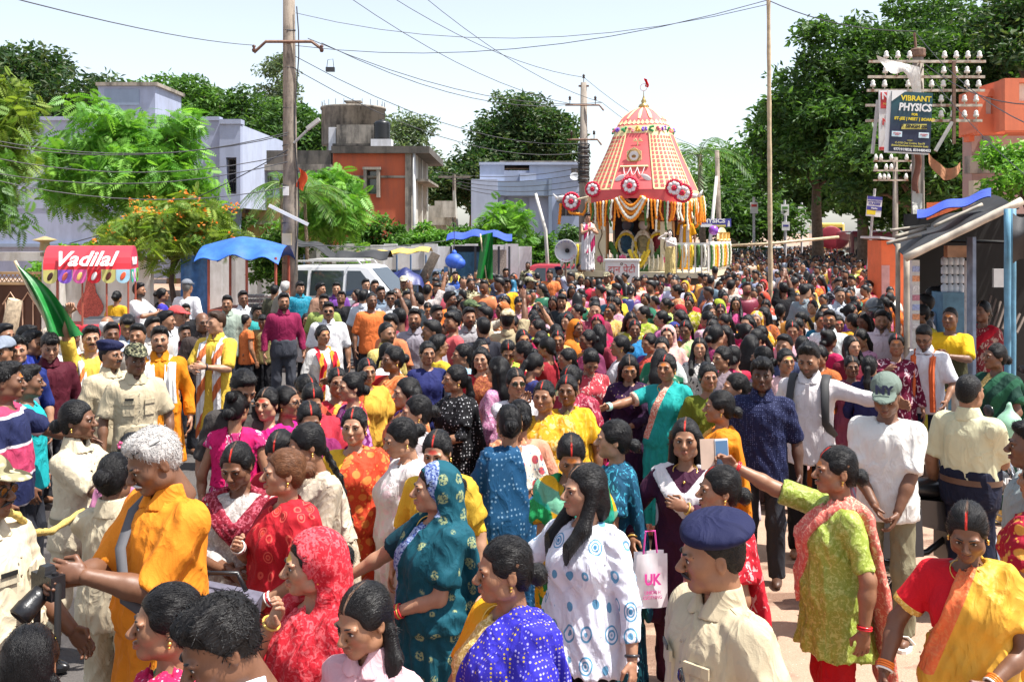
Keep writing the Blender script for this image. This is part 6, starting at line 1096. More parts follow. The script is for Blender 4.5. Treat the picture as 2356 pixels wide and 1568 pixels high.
# orange kiosk
d = 23; c = empty('kiosk', (gx(2058, d), d, 0), 0, 'orange kiosk with a white tin roof beyond the bamboo stall', 'kiosk'); b = MB(); b.b2((-.3, 0, 0), (.32, .9, gz(553, d))); part(b, 'wall', MTO, c); b = MB(); b.b2((-.30, -.02, .9), (-.12, 0, 1.9)); part(b, 'pink_panel', mat('pink panel', (.55, .30, .28), .7, .2), c); b = MB(); b.box((0, .4, gz(551, d)), (.85, 1.3, .05), Matrix.Rotation(R(7), 3, 'Y')); part(b, 'tin_roof', mat('tin', (.55, .57, .58), .4), c)
# bamboo stall on the right
d = 12; c = empty('bamboo_stall', (0, 0, 0), 0, 'bamboo stall roofed with black and blue tarpaulin at the roadside', 'stall')
P = lambda u, v, dd: at(u, v, dd)
tarp(lambda u, v: tuple(P(2052 + 40 * (1 - v) + u * (255 - 25 * v), 590 - 118 * u ** .9 - 30 * v * (1 - .3 * u) + 5 * math.sin(u * 14 + v * 4), 10.6 + 4.1 * v)), 30, 12, 'black_roof', MTK, c); tarp(lambda u, v: tuple(P(2110 + 170 * u, 520 - 48 * u - 20 * v + 4 * math.sin(u * 12), 12.2 + .8 * v) + Vector((0, 0, .10))), 20, 6, 'blue_roof_sheet', mat('bright blue tarpaulin', (.03, .07, .42), .45, .2, 5, bump=.6, bsc=7), c)
tarp(lambda u, v: tuple(P(2132 + 90 * u, 466 + 40 * v * (1 - u * .7) - 4 * u, 13.5)), 8, 5, 'orange_cloth', MTO, c, 0)
for a, e, r_ in ((P(2082, 594, 10.4), P(2352, 462, 10.2), .04), (P(2060, 545, 12.6), P(2130, 525, 12.6), .025), (P(2050, 530, 12.8), P(2140, 518, 12.8), .02), (P(2040, 560, 12.4), P(2120, 540, 12.3), .02), (P(2150, 520, 11.6), P(2260, 470, 11.6), .02)): b = MB(); b.tube([a.lerp(e, i / 9) for i in range(10)], [r_ * (1 + .08 * (i % 2)) for i in range(10)], 8); part(b, 'bamboo_rafter', MBAMBG if r_ < .04 else mat('pale bamboo', (.46, .40, .32), .6, .3, 8), c, True)
for u_, dd, v0, m_ in ((2086, 10.6, 585, MBAMBG), (2318, 9.6, 480, mat('blue painted bamboo', (.10, .25, .36), .6, .25, 8)), (2330, 9.75, 480, mat('blue painted bamboo', (.10, .25, .36), .6, .25, 8)), (2066, 13.2, 560, MBAMBG)):
 b = MB(); x_ = gx(u_, dd); zt_ = gz(v0, dd); b.tube([(x_, dd, zt_ * i / 9) for i in range(10)], [.030 + .003 * (i % 2) for i in range(10)], 9); part(b, 'bamboo_post', m_, c, True)
for nm, lo, hi, m_ in (('side_board', (gx(2222, 11.4), 11.4, 0), (gx(2237, 11.4), 11.44, gz(600, 11.4)), mat('peeling white board', (.6, .6, .6), .8, .2, 8, c2=(.15, .17, .2))), ('back_wall', (gx(2085, 14.6), 14.6, 0), (gx(2480, 14), 14.7, gz(490, 14)), mat('near black board', (.012, .011, .010), .9)), ('partition', (gx(2238, 11.2), 11.2, 0), (gx(2246, 11.2), 11.35, gz(545, 11.2)), mat('blue grey board', (.22, .28, .38), .7, .3)), ('floor_plinth', (4.35, 10.35, 0), (gx(2480, 12), 14.55, .2), MCONC)): b = MB(); b.b2(lo, hi); part(b, nm, m_, c)  # back wall and inner roof share one near-black base colour
b = MB(); b.b2((gx(2246, 11.6), 10.8, gz(560, 11.2)), (gx(2480, 11.6), 14, gz(556, 11.2))); part(b, 'inner_roof', mat('near black board', (.012, .011, .010), .9), c); b = MB(); b.b2((gx(2180, 11.4), 11.4, gz(592, 11.4)), (gx(2236, 11.4), 11.5, gz(565, 11.4))); part(b, 'box_board', mat('plywood', (.48, .28, .17), .7, .3), c)
tarp(lambda u, v: tuple(P(2330 + 90 * u, 490 + 115 * v + 10 * math.sin(u * 7 + v * 3), 9.4 - .15 * math.sin(v * 4))), 12, 12, 'hanging_tarpaulin', MTK, c, 0); b = MB(); b.b2((gx(2285, 13.95), 13.93, gz(660, 14)), (gx(2322, 13.95), 13.98, gz(618, 14))); part(b, 'paper_notice', mat('grimy paper', (.5, .5, .5), .8), c)
b = MB(); b.b2((gx(2280, 9.9), 9.9, 0), (gx(2480, 9.9), 10.3, .75)); part(b, 'counter', mat('blue counter', (.06, .16, .32), .6, .4, 6), c)
for k in range(8): b = MB(); b.tube([P(2262 + k * 11, 745 + 3 * k, 12.6), P(2280 + k * 11, 680 + 7 * k, 12.8)], .018, 5); part(b, 'leaning_slat', mat('dark slat', (.10, .07, .055), .8, .4), c)
b = MB(); b.b2((gx(2098, 11.3), 11.3, 0), (gx(2116, 11.3), 11.36, gz(598, 11.3))); o = part(b, 'poster_plank', mat('pasted plank', (.62, .60, .56), .8, .15, 30), c)
for k in range(7): b = MB(); b.b2((gx(2099, 11.3), 11.288, gz(625 + k * 22, 11.3)), (gx(2115, 11.3), 11.297, gz(612 + k * 22, 11.3))); part(b, 'pasted_bill', mat('bill %d' % (k % 4), [(.35, .4, .6), (.7, .3, .15), (.65, .62, .6), (.5, .2, .25)][k % 4], .8, .35, 60), o)
b = MB(); b.b2((gx(2170, 12.6), 12.6, 0), (gx(2222, 12.6), 13.1, gz(680, 12))); b.build('cool_box', mat('faded blue box', (.10, .22, .32), .7, .3, 6), None, False, 'faded blue cool box standing inside the bamboo stall', 'cool box')
for k in range(4):
 for j in range(4):
  b = MB(); z = gz(680, 12) + k * .115; b.lathe([(.04, 0), (.045, .015), (.045, .08), (.02, .105), (.015, .11)], (gx(2174, 12.6) + .045 + j * .07, 12.72, z), 8); b.build('water_bottle', mat('bottle plastic', (.55, .62, .70), .25, .1), None, True, 'clear water bottle stacked on the blue cool box', 'bottle', 'water bottles stacked on the cool box')
# ------------------------------------------------------------------ the chariot
d = 31.0; CX = gx(1481, d); rt = empty('chariot', (CX, d, 0), R(-20), 'tall red and yellow temple chariot hung with marigold garlands', 'chariot')
CYE = mat('chariot yellow cloth', (.82, .66, .34), .7, .12, 4); CRE = mat('chariot red cloth', (.66, .10, .10), .7, .1, 4); CPI = mat('chariot pink red', (.70, .13, .13), .7, .08, 4); CCR = mat('cream paint', (.72, .62, .42), .6, .08, 4); CWH = mat('chariot white', (.78, .76, .72), .5, .05)
CW = [(3.92, 1.58), (4.2, 1.46), (4.5, 1.33), (4.8, 1.20), (5.1, 1.07), (5.4, .95), (5.65, .86), (5.9, .78), (6.08, .68), (6.24, .54), (6.38, .38), (6.48, .22), (6.54, .07)]
def cw(z): return float(np.interp(z, [q[0] for q in CW], [q[1] for q in CW]))
def csurf(face, s, z, off=0.0):                   # point on face 0..3 of the canopy, s from -1 to 1
 th = s * PI / 4; e = 3.6; r = (cw(z) + off) * (abs(math.cos(th)) ** e + abs(math.sin(th)) ** e) ** (-1 / e); a = th + face * PI / 2; return Vector((r * math.sin(a), -r * math.cos(a), z))
for fc in range(4):
 for s0, s1, lat in ((-1, -.5, 1), (-.5, .5, 0), (.5, 1, 1)):
  b = MB(); b.grid(lambda u, v: csurf(fc, s0 + (s1 - s0) * u, 3.92 + (5.66 - 3.92) * v), 8, 14); pn = part(b, 'canopy_panel', CYE if lat else CPI, rt, True)
  if lat:
   b = MB(); nr, nc = 13, 4
   for i in range(nr):
    for j in range(nc):
     z0 = 3.98 + 1.62 * (i + .16) / nr; z1 = 3.98 + 1.62 * (i + .84) / nr; a0 = s0 + (s1 - s0) * (j + .22) / nc; a1 = s0 + (s1 - s0) * (j + .82) / nc; b.add([csurf(fc, a0, z0, .012), csurf(fc, a1, z0, .012), csurf(fc, a1, z1, .012), csurf(fc, a0, z1, .012)], [(0, 1, 2, 3)])
   o = part(b, 'red_squares', CRE, pn); o['kind'] = 'stuff'
  else:
   for s_ in (s0, s1): b = MB(); b.tube([csurf(fc, s_, 3.95 + 1.7 * t / 8, .012) for t in range(9)], .022, 5); part(b, 'yellow_seam', CYE, pn)
 for z0, z1, m_, wav in ((5.66, 5.90, 'frill', 0), (5.90, 6.12, CPI, 0), (6.12, 6.54, CPI, 0)):
  b = MB(); b.grid(lambda u, v: csurf(fc, -1 + 2 * u, z0 + (z1 - z0) * v, 0), 10, 4); part(b, 'canopy_band' if m_ == 'frill' else 'canopy_dome', CYE if m_ == 'frill' else m_, rt, True)
 b = MB(); 
 for i in range(9): z_ = 6.07; a = -1 + 2 * (i + .5) / 9; b.add([csurf(fc, a - .11, z_ - .09, .014), csurf(fc, a, z_ + .02, .014), csurf(fc, a + .11, z_ - .09, .014), csurf(fc, a, z_ - .14, .014)], [(0, 1, 2, 3)])
 part(b, 'yellow_zigzag', CYE, rt)
 for i in range(3): a = -.66 + .66 * i; b = MB(); b.tube([csurf(fc, a, 6.12 + .4 * t / 6, .012) for t in range(7)], [.04, .05, .055, .05, .04, .03, .02], 5, True, .4); part(b, 'yellow_rib', CYE, rt)
 for i in range(7):
  a = -.9 + 1.8 * i / 6; b = MB(); q = csurf(fc, a, 5.78, .03)
  for k in range(6): b.ball(q + Vector((random.uniform(-.06, .06), random.uniform(-.02, .02), random.uniform(-.07, .07))), .04, 6, 4)
  part(b, 'paper_flower', mat('frill %d' % (i % 4), [(.25, .12, .6), (.05, .35, .12), (.75, .2, .25), (.7, .5, .1)][i % 4], .7), rt)
 b = MB(); b.grid(lambda u, v: csurf(fc, -1 + 2 * u, 3.93, .03) - Vector((0, 0, (.26 + .20 * abs(2 * u - 1) ** 1.5 * (1 if fc != 0 else 1)) * v)), 20, 4); part(b, 'valance', CRE if fc in (0, 2) else CYE, rt, True)
b = MB(); b.lathe([(.14, 6.5), (.17, 6.56), (.13, 6.62), (.06, 6.66), (.09, 6.72), (.05, 6.78), (.015, 6.9), (.01, 7.05)], (0, 0, 0), 16); part(b, 'finial', mat('brass', (.50, .36, .14), .35, metal=.8), rt, True); b = MB(); b.torus((0, 0, 7.15), .11, .012, Matrix.Rotation(PI / 2, 3, 'X'), 16, 5); part(b, 'wheel_emblem', mat('pale pink metal', (.7, .55, .5), .4), rt); b = MB(); b.grid(lambda u, v: (.03 + .11 * u + .03 * math.sin(v * 5), .03 * math.sin(u * 6), 7.18 + .26 * v - .05 * u), 4, 5); part(b, 'pennant', fab('#d01018'), rt, True)
# emblems on the front panel
q = csurf(0, -.03, 4.95, .04); b = MB(); b.prism([q + Vector((.26 * math.cos(PI / 6 + k * PI / 3), 0, .26 * math.sin(PI / 6 + k * PI / 3))) for k in range(6)], (0, -1, 0), .03); part(b, 'hexagon_emblem', CYE, rt); b = MB(); b.cyl(q + Vector((0, -.03, 0)), q + Vector((0, -.05, 0)), .14, None, 16); part(b, 'emblem_disc', CWH, rt); b = MB(); b.torus(q + Vector((0, -.05, 0)), .2, .014, Matrix.Rotation(PI / 2, 3, 'X'), 6, 4); b.ball(q + Vector((0, -.055, -.02)), (.07, .01, .05), 8, 5); part(b, 'emblem_motif', mat('motif brown', (.35, .18, .05), .6), rt)
q = csurf(0, .05, 5.36, .03); b = MB(); b.box(q + Vector((0, 0, -.07)), (.045, .02, .2)); [b.ball(q + Vector((.09 * math.cos(a), 0, .04 + .05 * math.sin(a))), (.07, .01, .018), 6, 4, Matrix.Rotation(-a, 3, 'Y')) for a in (0, .5, 1.0, 2.1, 2.6, PI)]; part(b, 'palm_motif', CYE, rt)
for s in (-1, 1):
 q = csurf(0, s * .34, 4.28, .03); b = MB(); b.ball(q, (.17, .015, .075), 10, 6, Matrix.Rotation(R(s * 28), 3, 'Y')); e = q + Vector((s * .2, 0, -.1)); b.prism([e, e + Vector((s * .1, 0, .05)), e + Vector((s * .03, 0, -.1))], (0, -1, 0), .02); part(b, 'fish_motif', CWH, rt)
b = MB(); b.tube([csurf(0, -.4 + .1 * k, 4.62, .03) for k in range(9)], .03, 5); part(b, 'panel_braid', CYE, rt)
for i in range(3): b = MB(); a0 = -.3 + i * .2; b.tube([csurf(0, a0 + .2 * t / 6, 4.60 - .24 * math.sin(PI * t / 6), .04) for t in range(7)], .014, 5); part(b, 'bead_swag', CWH, rt)
MG = {'o': mat('marigold', (.85, .26, .015), .8, .25, 30), 'w': mat('white blossom', (.80, .76, .62), .8, .1, 30), 'g': mat('garland green', (.06, .16, .03), .8, .3, 30), 'y': mat('yellow blossom', (.82, .58, .05), .8, .2, 30)}
def garland(pts, col, r=.034, par=rt, step=.055):
 pts = [Vector(p) for p in pts]; P2 = []; L = 0
 for a, e in zip(pts, pts[1:]):
  n = max(2, int((e - a).length / step)); P2 += [a.lerp(e, k / n) for k in range(n)]
 P2.append(pts[-1]); b = MB(); b.tube(P2, [r * (1.12 if k % 2 else .78) for k in range(len(P2))], 6); return part(b, 'garland', MG[col], par, True)
for fc in (0, 1, 3):
 for i in range(30):
  a = -.97 + 1.94 * i / 29
  if fc == 0 and abs(a) < .26: continue
  top = csurf(fc, a, 3.93, .07) - Vector((0, 0, .22 + .18 * abs(a))); ln = random.uniform(.55, .95) * (1.0 if abs(a) < .9 else .8); garland([top, top + Vector((random.uniform(-.04, .04), -.02, -ln * .5)), top + Vector((random.uniform(-.08, .08), -.02, -ln))], 'owoowg'[(i * 5 + fc) % 6])
for k, (a0, a1, z0, sg, cl) in enumerate(((-.30, .30, 3.72, .52, 'o'), (-.27, .27, 3.72, .38, 'w'), (-.24, .24, 3.72, .28, 'o'), (-.36, .34, 3.66, .66, 'o'), (-.33, .31, 3.68, .60, 'w'))): garland([csurf(0, a0 + (a1 - a0) * t / 12, 3.93, .10 + .01 * k) + Vector((0, 0, z0 - 3.93 - sg * math.sin(PI * t / 12))) for t in range(13)], cl, .05)
for a, e, cl in (((-.3, -1.2, 3.7), (.35, -.9, 3.2), 'w'), ((.35, -1.2, 3.7), (-.3, -.9, 3.2), 'o')): garland([a, ((a[0] + e[0]) / 2, -1.1, 3.4), e], cl, .035)
def rosette(c, r, nrm=(0, -1, 0), par=rt, name='rosette', **k):
 c = Vector(c); q = Vector(nrm).to_track_quat('Z', 'Y').to_matrix(); o = empty(name, (0, 0, 0)) if par is None else None; b = MB()
 for i in range(22): a = i * 2 * PI / 22; b.ball(c + q @ Vector((r * .86 * math.cos(a), r * .86 * math.sin(a), 0)), (r * .18, r * .18, r * .14), 6, 4, q)
 red = part(b, 'red_petals', mat('rosette red', (.62, .02, .06), .8, .2, 20), par, True); b = MB()
 for i in range(8): a = i * PI / 4; b.ball(c + q @ Vector((r * .52 * math.cos(a), r * .52 * math.sin(a), r * .08)), (r * .26, r * .26, r * .14), 7, 4, q)
 part(b, 'white_petals', mat('rosette white', (.80, .74, .74), .8, .06, 20), red, True); b = MB()
 for i in range(6): a = i * PI / 3; b.ball(c + q @ Vector((r * .16 * math.cos(a), r * .16 * math.sin(a), r * .14)), (r * .15,) * 3, 6, 4, q)
 part(b, 'rosette_heart', mat('rosette red', (.62, .02, .06), .8, .2, 20), red, True)
rosette(csurf(0, .0, 4.03, .12) + Vector((-.05, 0, .0)), .28); rosette(csurf(0, .86, 3.95, .16), .27); rosette(csurf(0, .98, 3.80, .26), .29); rosette(csurf(0, -.86, 3.95, .12), .24)
b = MB(); b.cyl(csurf(0, -.9, 3.75, .05), (-2.1, -1.25, 3.6), .03, None, 6); part(b, 'outrigger', CCR, rt); rosette((-1.95, -1.30, 3.60), .29); garland([(-2.15, -1.25, 3.72), (-2.0, -1.28, 3.25), (-1.6, -1.25, 3.2), (-1.4, -1.2, 3.5)], 'o', .045); garland([(-2.3, -1.25, 3.55), (-2.33, -1.25, 3.2), (-2.36, -1.25, 2.9)], 'o', .05); b = MB(); b.ball((-2.25, -1.25, 3.72), (.16, .05, .07), 8, 5); b.prism([(-2.38, -1.25, 3.72), (-2.55, -1.25, 3.86), (-2.45, -1.25, 3.66)], (0, -1, 0), .03); part(b, 'bird_head', CWH, rt, True)
b = MB(); b.ball((1.75, -1.2, 3.72), (.16, .05, .08), 8, 5); b.prism([(1.85, -1.2, 3.74), (2.02, -1.2, 3.9), (1.95, -1.2, 3.66)], (0, -1, 0), .03); part(b, 'bird_head', CWH, rt, True)
for k in range(5): garland([(1.85, -.9 + .2 * k, 3.75), (1.9, -.9 + .2 * k, 3.4), (1.88 + .05 * (k % 2), -.9 + .2 * k, 2.95)], 'oogow'[k], .045)
# deck, pillars, shrine
DK = 1.50; b = MB(); b.b2((-2.2, -1.75, DK - .16), (2.3, 2.6, DK)); part(b, 'deck', CCR, rt); b = MB(); b.b2((-2.1, -1.65, .5), (2.2, 2.5, DK - .16)); part(b, 'undercarriage', mat('chassis', (.10, .07, .05), .8), rt)
for s in (-1, 1):
 for yy in (-.9, 1.6): b = MB(); b.torus((s * 2.15, yy, .5), .4, .1, Matrix.Rotation(PI / 2, 3, 'Y'), 18, 6); part(b, 'wheel', mat('chariot wheel', (.35, .05, .04), .6), rt, True)
for x_, y_ in ((-1.05, -1.1), (.95, -1.1), (-1.05, 1.1), (.95, 1.1)):
 b = MB(); b.b2((x_ - .17, y_ - .17, DK), (x_ + .17, y_ + .17, 2.98)); pl = part(b, 'pillar', CCR, rt); b = MB(); b.lathe([(.2, 2.98), (.30, 3.05), (.24, 3.14), (.24, 3.4), (.16, 3.95)], (x_, y_, 0), 8); part(b, 'capital', mat('lacquer red', (.35, .05, .03), .4), pl)
 b = MB(); b.tube([(x_ + .06 * math.sin(t * 1.1), y_ - .18, 1.7 + t * .13) for t in range(9)], .016, 5); part(b, 'scroll_motif', mat('scroll brown', (.16, .10, .05), .6), pl); b = MB(); [b.ball((x_ + .07 * math.cos(a), y_ - .18, 1.85 + .07 * math.sin(a)), (.05, .015, .03), 6, 4, Matrix.Rotation(-a, 3, 'Y')) for a in [k * PI / 4 for k in range(8)]]; part(b, 'lotus_motif', mat('lotus pink', (.75, .12, .25), .6), pl); b = MB(); b.b2((x_ + .171, y_ - .172, DK), (x_ + .21, y_ + .1, 2.97)); part(b, 'pillar_edge', mat('varnished wood', (.36, .17, .06), .4), pl)
b = MB(); b.b2((-1.05, .5, DK), (.95, .6, 3.9)); part(b, 'shrine_back', mat('shrine dark', (.035, .02, .025), .8, .4, 5), rt); b = MB(); b.b2((-1.0, -1.25, DK), (.9, .5, DK + .38)); part(b, 'altar', mat('altar cloth', (.62, .55, .40), .8, .35, 22), rt); b = MB(); b.b2((-1.3, -1.3, 3.85), (1.3, 1.3, 3.92)); part(b, 'shrine_ceiling', mat('lacquer red', (.35, .05, .03), .4), rt)
idl = rt
for i, (x_, fc_, bd) in enumerate(((-.50, (.10, .10, .13), (.03, .09, .16)), (.02, (.62, .60, .58), (.45, .38, .2)), (.50, (.6, .42, .08), (.28, .03, .05)))):
 F = Field((x_ - .4, -.5, DK + .3), (x_ + .4, .5, 3.5), .035); F.loft([(DK + .38, .27, .2, x_, .05), (2.3, .22, .18, x_, .05), (2.55, .27, .17, x_, .05), (2.72, .10, .1, x_, .05)], .0, 2); F.ell((x_, .0, 2.88), (.19, .16, .2), .04); V, Q = F.mesh(); idol = link('shrine_figure', raw_mesh('shrine_figure', V, Q), mat('idol body %d' % i, bd, .7, .4, 12), rt)
 b = MB(); b.lathe([(.2, 3.0), (.22, 3.08), (.12, 3.3), (.02, 3.42)], (x_, .02, 0), 12); part(b, 'crown', mat('tinsel gold', (.45, .32, .10), .4, .4, 40, metal=.5), idol, True); b = MB(); b.ball((x_, -.14, 2.88), (.14, .03, .15), 12, 8); part(b, 'mask', mat('idol face %d' % i, fc_, .6), idol, True)
 for k, (rr, zz) in enumerate(((.26, 2.7), (.36, 2.62))): garland([(x_ + rr * math.sin(a) * .9, -.22 - .03 * k, zz - (.75 + .2 * k) * (1 - math.cos(a)) / 2) for a in [t * 2 * PI / 16 for t in range(17)]], 'wy'[k] if i != 1 else 'w', .045, idol)
garland([(-.85 + .03 * k, -.95 - .3 * math.sin(PI * k / 57), 2.35 - .95 * math.sin(PI * k / 57)) for k in range(0, 58, 3)], 'g', .11); garland([(-.15 + .06 * k, -1.32, 2.15 - .5 * math.sin(PI * k / 10)) for k in range(11)], 'y', .06); garland([(.0, -1.32, 2.1), (.17, -1.34, 1.75), (.34, -1.32, 2.1)], 'y', .05); b = MB(); [b.ball((-.35 + .09 * math.cos(a), -1.33, 1.86 + .09 * math.sin(a)), (.06, .02, .035), 6, 4, Matrix.Rotation(-a, 3, 'Y')) for a in [k * PI / 4 for k in range(8)]]; part(b, 'lotus_motif', mat('lotus pink', (.75, .12, .25), .6), rt)
for k in range(14): x_ = -.95 + 1.8 * k / 13; garland([(x_, -1.28, 2.0), (x_ + .02, -1.29, 1.75), (x_, -1.28, 1.55)], 'w', .026)
for x0, x1, y0 in ((-2.15, -1.25, -1.7), (1.15, 2.25, -1.7)):
 b = MB(); b.b2((x0, y0 - .03, 2.28), (x1, y0 + .03, 2.36)); rl = part(b, 'railing', CWH, rt)
 for k in range(7): xx = x0 + (x1 - x0) * k / 6; b = MB(); b.cyl((xx, y0, DK), (xx, y0, 2.28), .025, None, 6); part(b, 'baluster', CWH, rl)
 for k in range(6): xx = x0 + (x1 - x0) * (k + .5) / 6; garland([(xx, y0 - .06, 2.3), (xx + .03, y0 - .08, 2.0), (xx - .02, y0 - .06, 1.65)], 'wgwygw'[k], .04)
for k in range(12):
 b = MB(); yy = -1.6 + k * .36; b.cyl((2.28, yy, DK), (2.28, yy, 2.3), .025, None, 6); part(b, 'baluster', CWH, rt); garland([(2.32, yy, 2.3), (2.34, yy + .02, 1.95), (2.32, yy, 1.6)], 'gwyow'[k % 5], .04)
b = MB(); b.b2((2.24, -1.7, 2.3), (2.32, 2.6, 2.38)); part(b, 'railing', CWH, rt)
for k in range(3): b = MB(); b.lathe([(.09, 2.38), (.1, 2.42), (.07, 2.45), (.07, 2.62), (.09, 2.66)], (2.28, .5 + k * .8, 0), 10); part(b, 'golden_post', mat('gold paint', (.62, .36, .08), .4), rt)
b = MB(); b.prism([(2.2 + .0, .3 + .9 * (1 - math.cos(a)), 2.45 + .36 * math.sin(a)) for a in [k * PI / 10 for k in range(11)]], (1, 0, 0), .06); part(b, 'yellow_arch', CYE, rt); b = MB(); b.ball((2.15, 0.0, 2.72), .15, 10, 8); part(b, 'purple_balloon', mat('balloon', (.25, .08, .5), .3), rt, True)
# donation box, loudspeaker
bx = empty('donation_box', at(1432, 640, 28.2), R(-12), 'white donation box with red Hindi lettering before the chariot', 'donation box'); bx.location.z = 0; zb = gz(600, 28.2); b = MB(); b.b2((-.46, -.2, .7), (.46, .2, zb)); part(b, 'box', CWH, bx); b = MB(); b.b2((-.5, -.24, zb), (.5, .24, zb + .05)); part(b, 'lid', CWH, bx); b = MB(); b.b2((-.4, -.15, 0), (.4, .15, .7)); part(b, 'stand', MSTEEL, bx); text_mesh('दान पेटी', .26, FLATR, bx, 'lettering', (0, -.212, zb - .24)); b = MB(); b.torus((0, -.215, zb - .08), .03, .008, Matrix.Rotation(PI / 2, 3, 'X')); part(b, 'lock', MSTEEL, bx)
hn = empty('loudspeaker', at(1302, 577, 27.5), 0, 'large grey horn loudspeaker with printed rim beside the chariot', 'loudspeaker'); M = Matrix.Rotation(R(-12), 3, 'Z') @ Matrix.Rotation(PI / 2, 3, 'X'); b = MB(); b.lathe([(.05, -.55), (.06, -.3), (.1, -.18), (.19, -.07), (.31, 0), (.32, .015), (.30, .012), (.18, -.055), (.09, -.17), (.045, -.3)], (0, 0, 0), 28, M); part(b, 'horn', mat('horn grey', (.52, .52, .53), .35, .06), hn, True); b = MB(); b.ball(M @ Vector((0, 0, -.25)), .06, 10, 6); part(b, 'horn_throat', FLATK, hn, True); b = MB(); b.cyl((0, .2, -hn.location.z), (0, .2, -.1), .03, None, 6); part(b, 'stand', MSTEEL, hn)
for k, ch in enumerate('POPULAR'): a = R(160 - k * 22); q = text_mesh(ch, .07, FLATB, hn, 'lettering', M @ Vector((.262 * math.cos(a), .262 * math.sin(a), .03)), (PI / 2, -(a - PI / 2), R(-12)))
for k, ch in enumerate('SOUND'): a = R(250 + k * 20); q = text_mesh(ch, .07, FLATR, hn, 'lettering', M @ Vector((.262 * math.cos(a), .262 * math.sin(a), .03)), (PI / 2, -(a + PI / 2), R(-12)))
# green flags
def flag(fn, label, pole=None):
 c = empty('green_flag', (0, 0, 0), 0, label, 'flag'); b = MB(); b.grid(fn, 18, 14); part(b, 'cloth', mat('green silk', (.012, .17, .03), .4, .25, 8, bump=.4, bsc=12), c, True)
 if pole: b = MB(); b.tube(pole, .016, 6); part(b, 'staff', MBAMB, c, True)
 return c
def f1(u, v):
 d = 9.7; A = at(36, 606, d); Bq = at(118, 764, d); Cq = at(192, 768, d); p = A.lerp(Bq, v).lerp(A.lerp(Cq, v ** .8), u); return (p.x + .03 * math.sin(u * 7) * v, p.y + .10 * math.sin(u * 8 + v * 4) * v, p.z - .05 * math.sin(PI * u) * v + .09 * math.sin(PI * v) * u)
flag(f1, 'large green flag waved low over the heads beside the ice cream cart', [at(118, 772, 9.72), at(110, 745, 9.75), at(34, 600, 9.72)])
def f2(u, v):
 d = 19.5; p = at(1108 + 26 * u - 12 * v * (1 - u), 540 + 100 * v + 8 * u * v - 6 * u, d); return (p.x, p.y + .07 * math.sin(u * 9 + v * 3), p.z)
flag(f2, 'green flag hanging from a thin staff before the blue tarpaulin stall', [at(1134, 735, 19.5), at(1112, 590, 19.52), at(1105, 538, 19.52)])
# ------------------------------------------------------------------ the crowd
ZN = dict(A=(0, 640, .3252), B=(0, 1000, .38911), Z1=(500, 580, .2678), Z2=(900, 580, .2678), Z3=(1350, 560, .2678), Z4=(1800, 560, .33155), Z5=(450, 900, .45283), Z6=(950, 880, .46562), Z7=(1500, 880, .46548), Z8=(1900, 840, .49101), D=(0, 0, 1.02674))
def uv(z, x, y): a = ZN[z]; return (a[0] + x * a[2]) / 1.02674, (a[1] + y * a[2]) / 1.02674
PEOPLE = []                                              # (x, y, radius) of everyone placed
NP = [0]; TRI = [0]
def person(z, px, py, yaw, label, st=None, d=None, zz=0.0, hat=0.0, group='people in the procession', lod=None, cat='person', **sp):
 u, v = uv(z, px, py); st = st or (1.69 if sp.get('sex', 'm') == 'm' else 1.54); NP[0] += 1; sp.setdefault('seed', NP[0])
 root = empty('person' if cat == 'person' else 'statue', (0, 0, 0), 0, label, cat, group); dd = place(root, u, v, st, yaw, d, zz, hat); l = lod if lod is not None else (0 if dd < 5.4 else 1 if dd < 10.5 else 2)
 if dd > 12 and lod is None: sp['x'] = [e for e in sp.get('x', ()) if (e if isinstance(e, str) else e[0]) in ('cap', 'beret', 'scarf', 'dupatta', 'glasses', 'sunglasses', 'moustache', 'backpack')]
 ps, B = person_parts(sp, l); figure(ps, root); TRI[0] += sum(2 * len(p[1].polygons) for p in ps); PEOPLE.append((root.location.x, root.location.y, .34)); root['_d'] = dd; return root, B
def M(z, px, py, yaw, label, top, bot=None, **k):
 k.setdefault('hair', 'short'); k.setdefault('bot', ('trousers', bot or fab('#2a2c33'))); return person(z, px, py, yaw, label, sex='m', top=top, **k)
def S(z, px, py, yaw, label, cloth, blouse, mode='left', **k):
 k.setdefault('hair', 'bun'); k.setdefault('sin', 1); k.setdefault('fat', .35); return person(z, px, py, yaw, label, sex='f', top=('blouse', blouse, k.pop('fr', .36)), sari=(cloth, mode), **k)
def K(z, px, py, yaw, label, top, bot=None, **k):
 k.setdefault('hair', 'bun'); k.setdefault('sin', 0); k.setdefault('fat', .15); t = k.pop('kind', 'kurti'); return person(z, px, py, yaw, label, sex='f', top=(t, top, k.pop('fr', .8)), bot=('salwar', bot or fab('#5a4a50')), **k)
KH = fab('#b9ab8f'); KHD = fab('#a89878'); CAMO = fab('#8f8a6a', 'camo', '#4d4632', '#b5ab8c'); NAVY = fab('#161a3c'); BLK = fab('#131318'); WHT = fab('#dedcda'); OFFW = fab('#d2c6b4'); JEAN = fab('#22324e'); BOOT = mat('black boot', (.012, .012, .013), .22, .1); WSAND = mat('white sandal', (.7, .68, .62), .5)
PLAIN = lambda c: fab(c)
def hand(r, B, nm, off=(0, 0, 0)):
 bpy.context.view_layer.update(); return r.matrix_world @ (Vector(B.wr[nm]) + Vector(B.wr[nm] - B.el[nm]).normalized() * .08 + Vector(off))
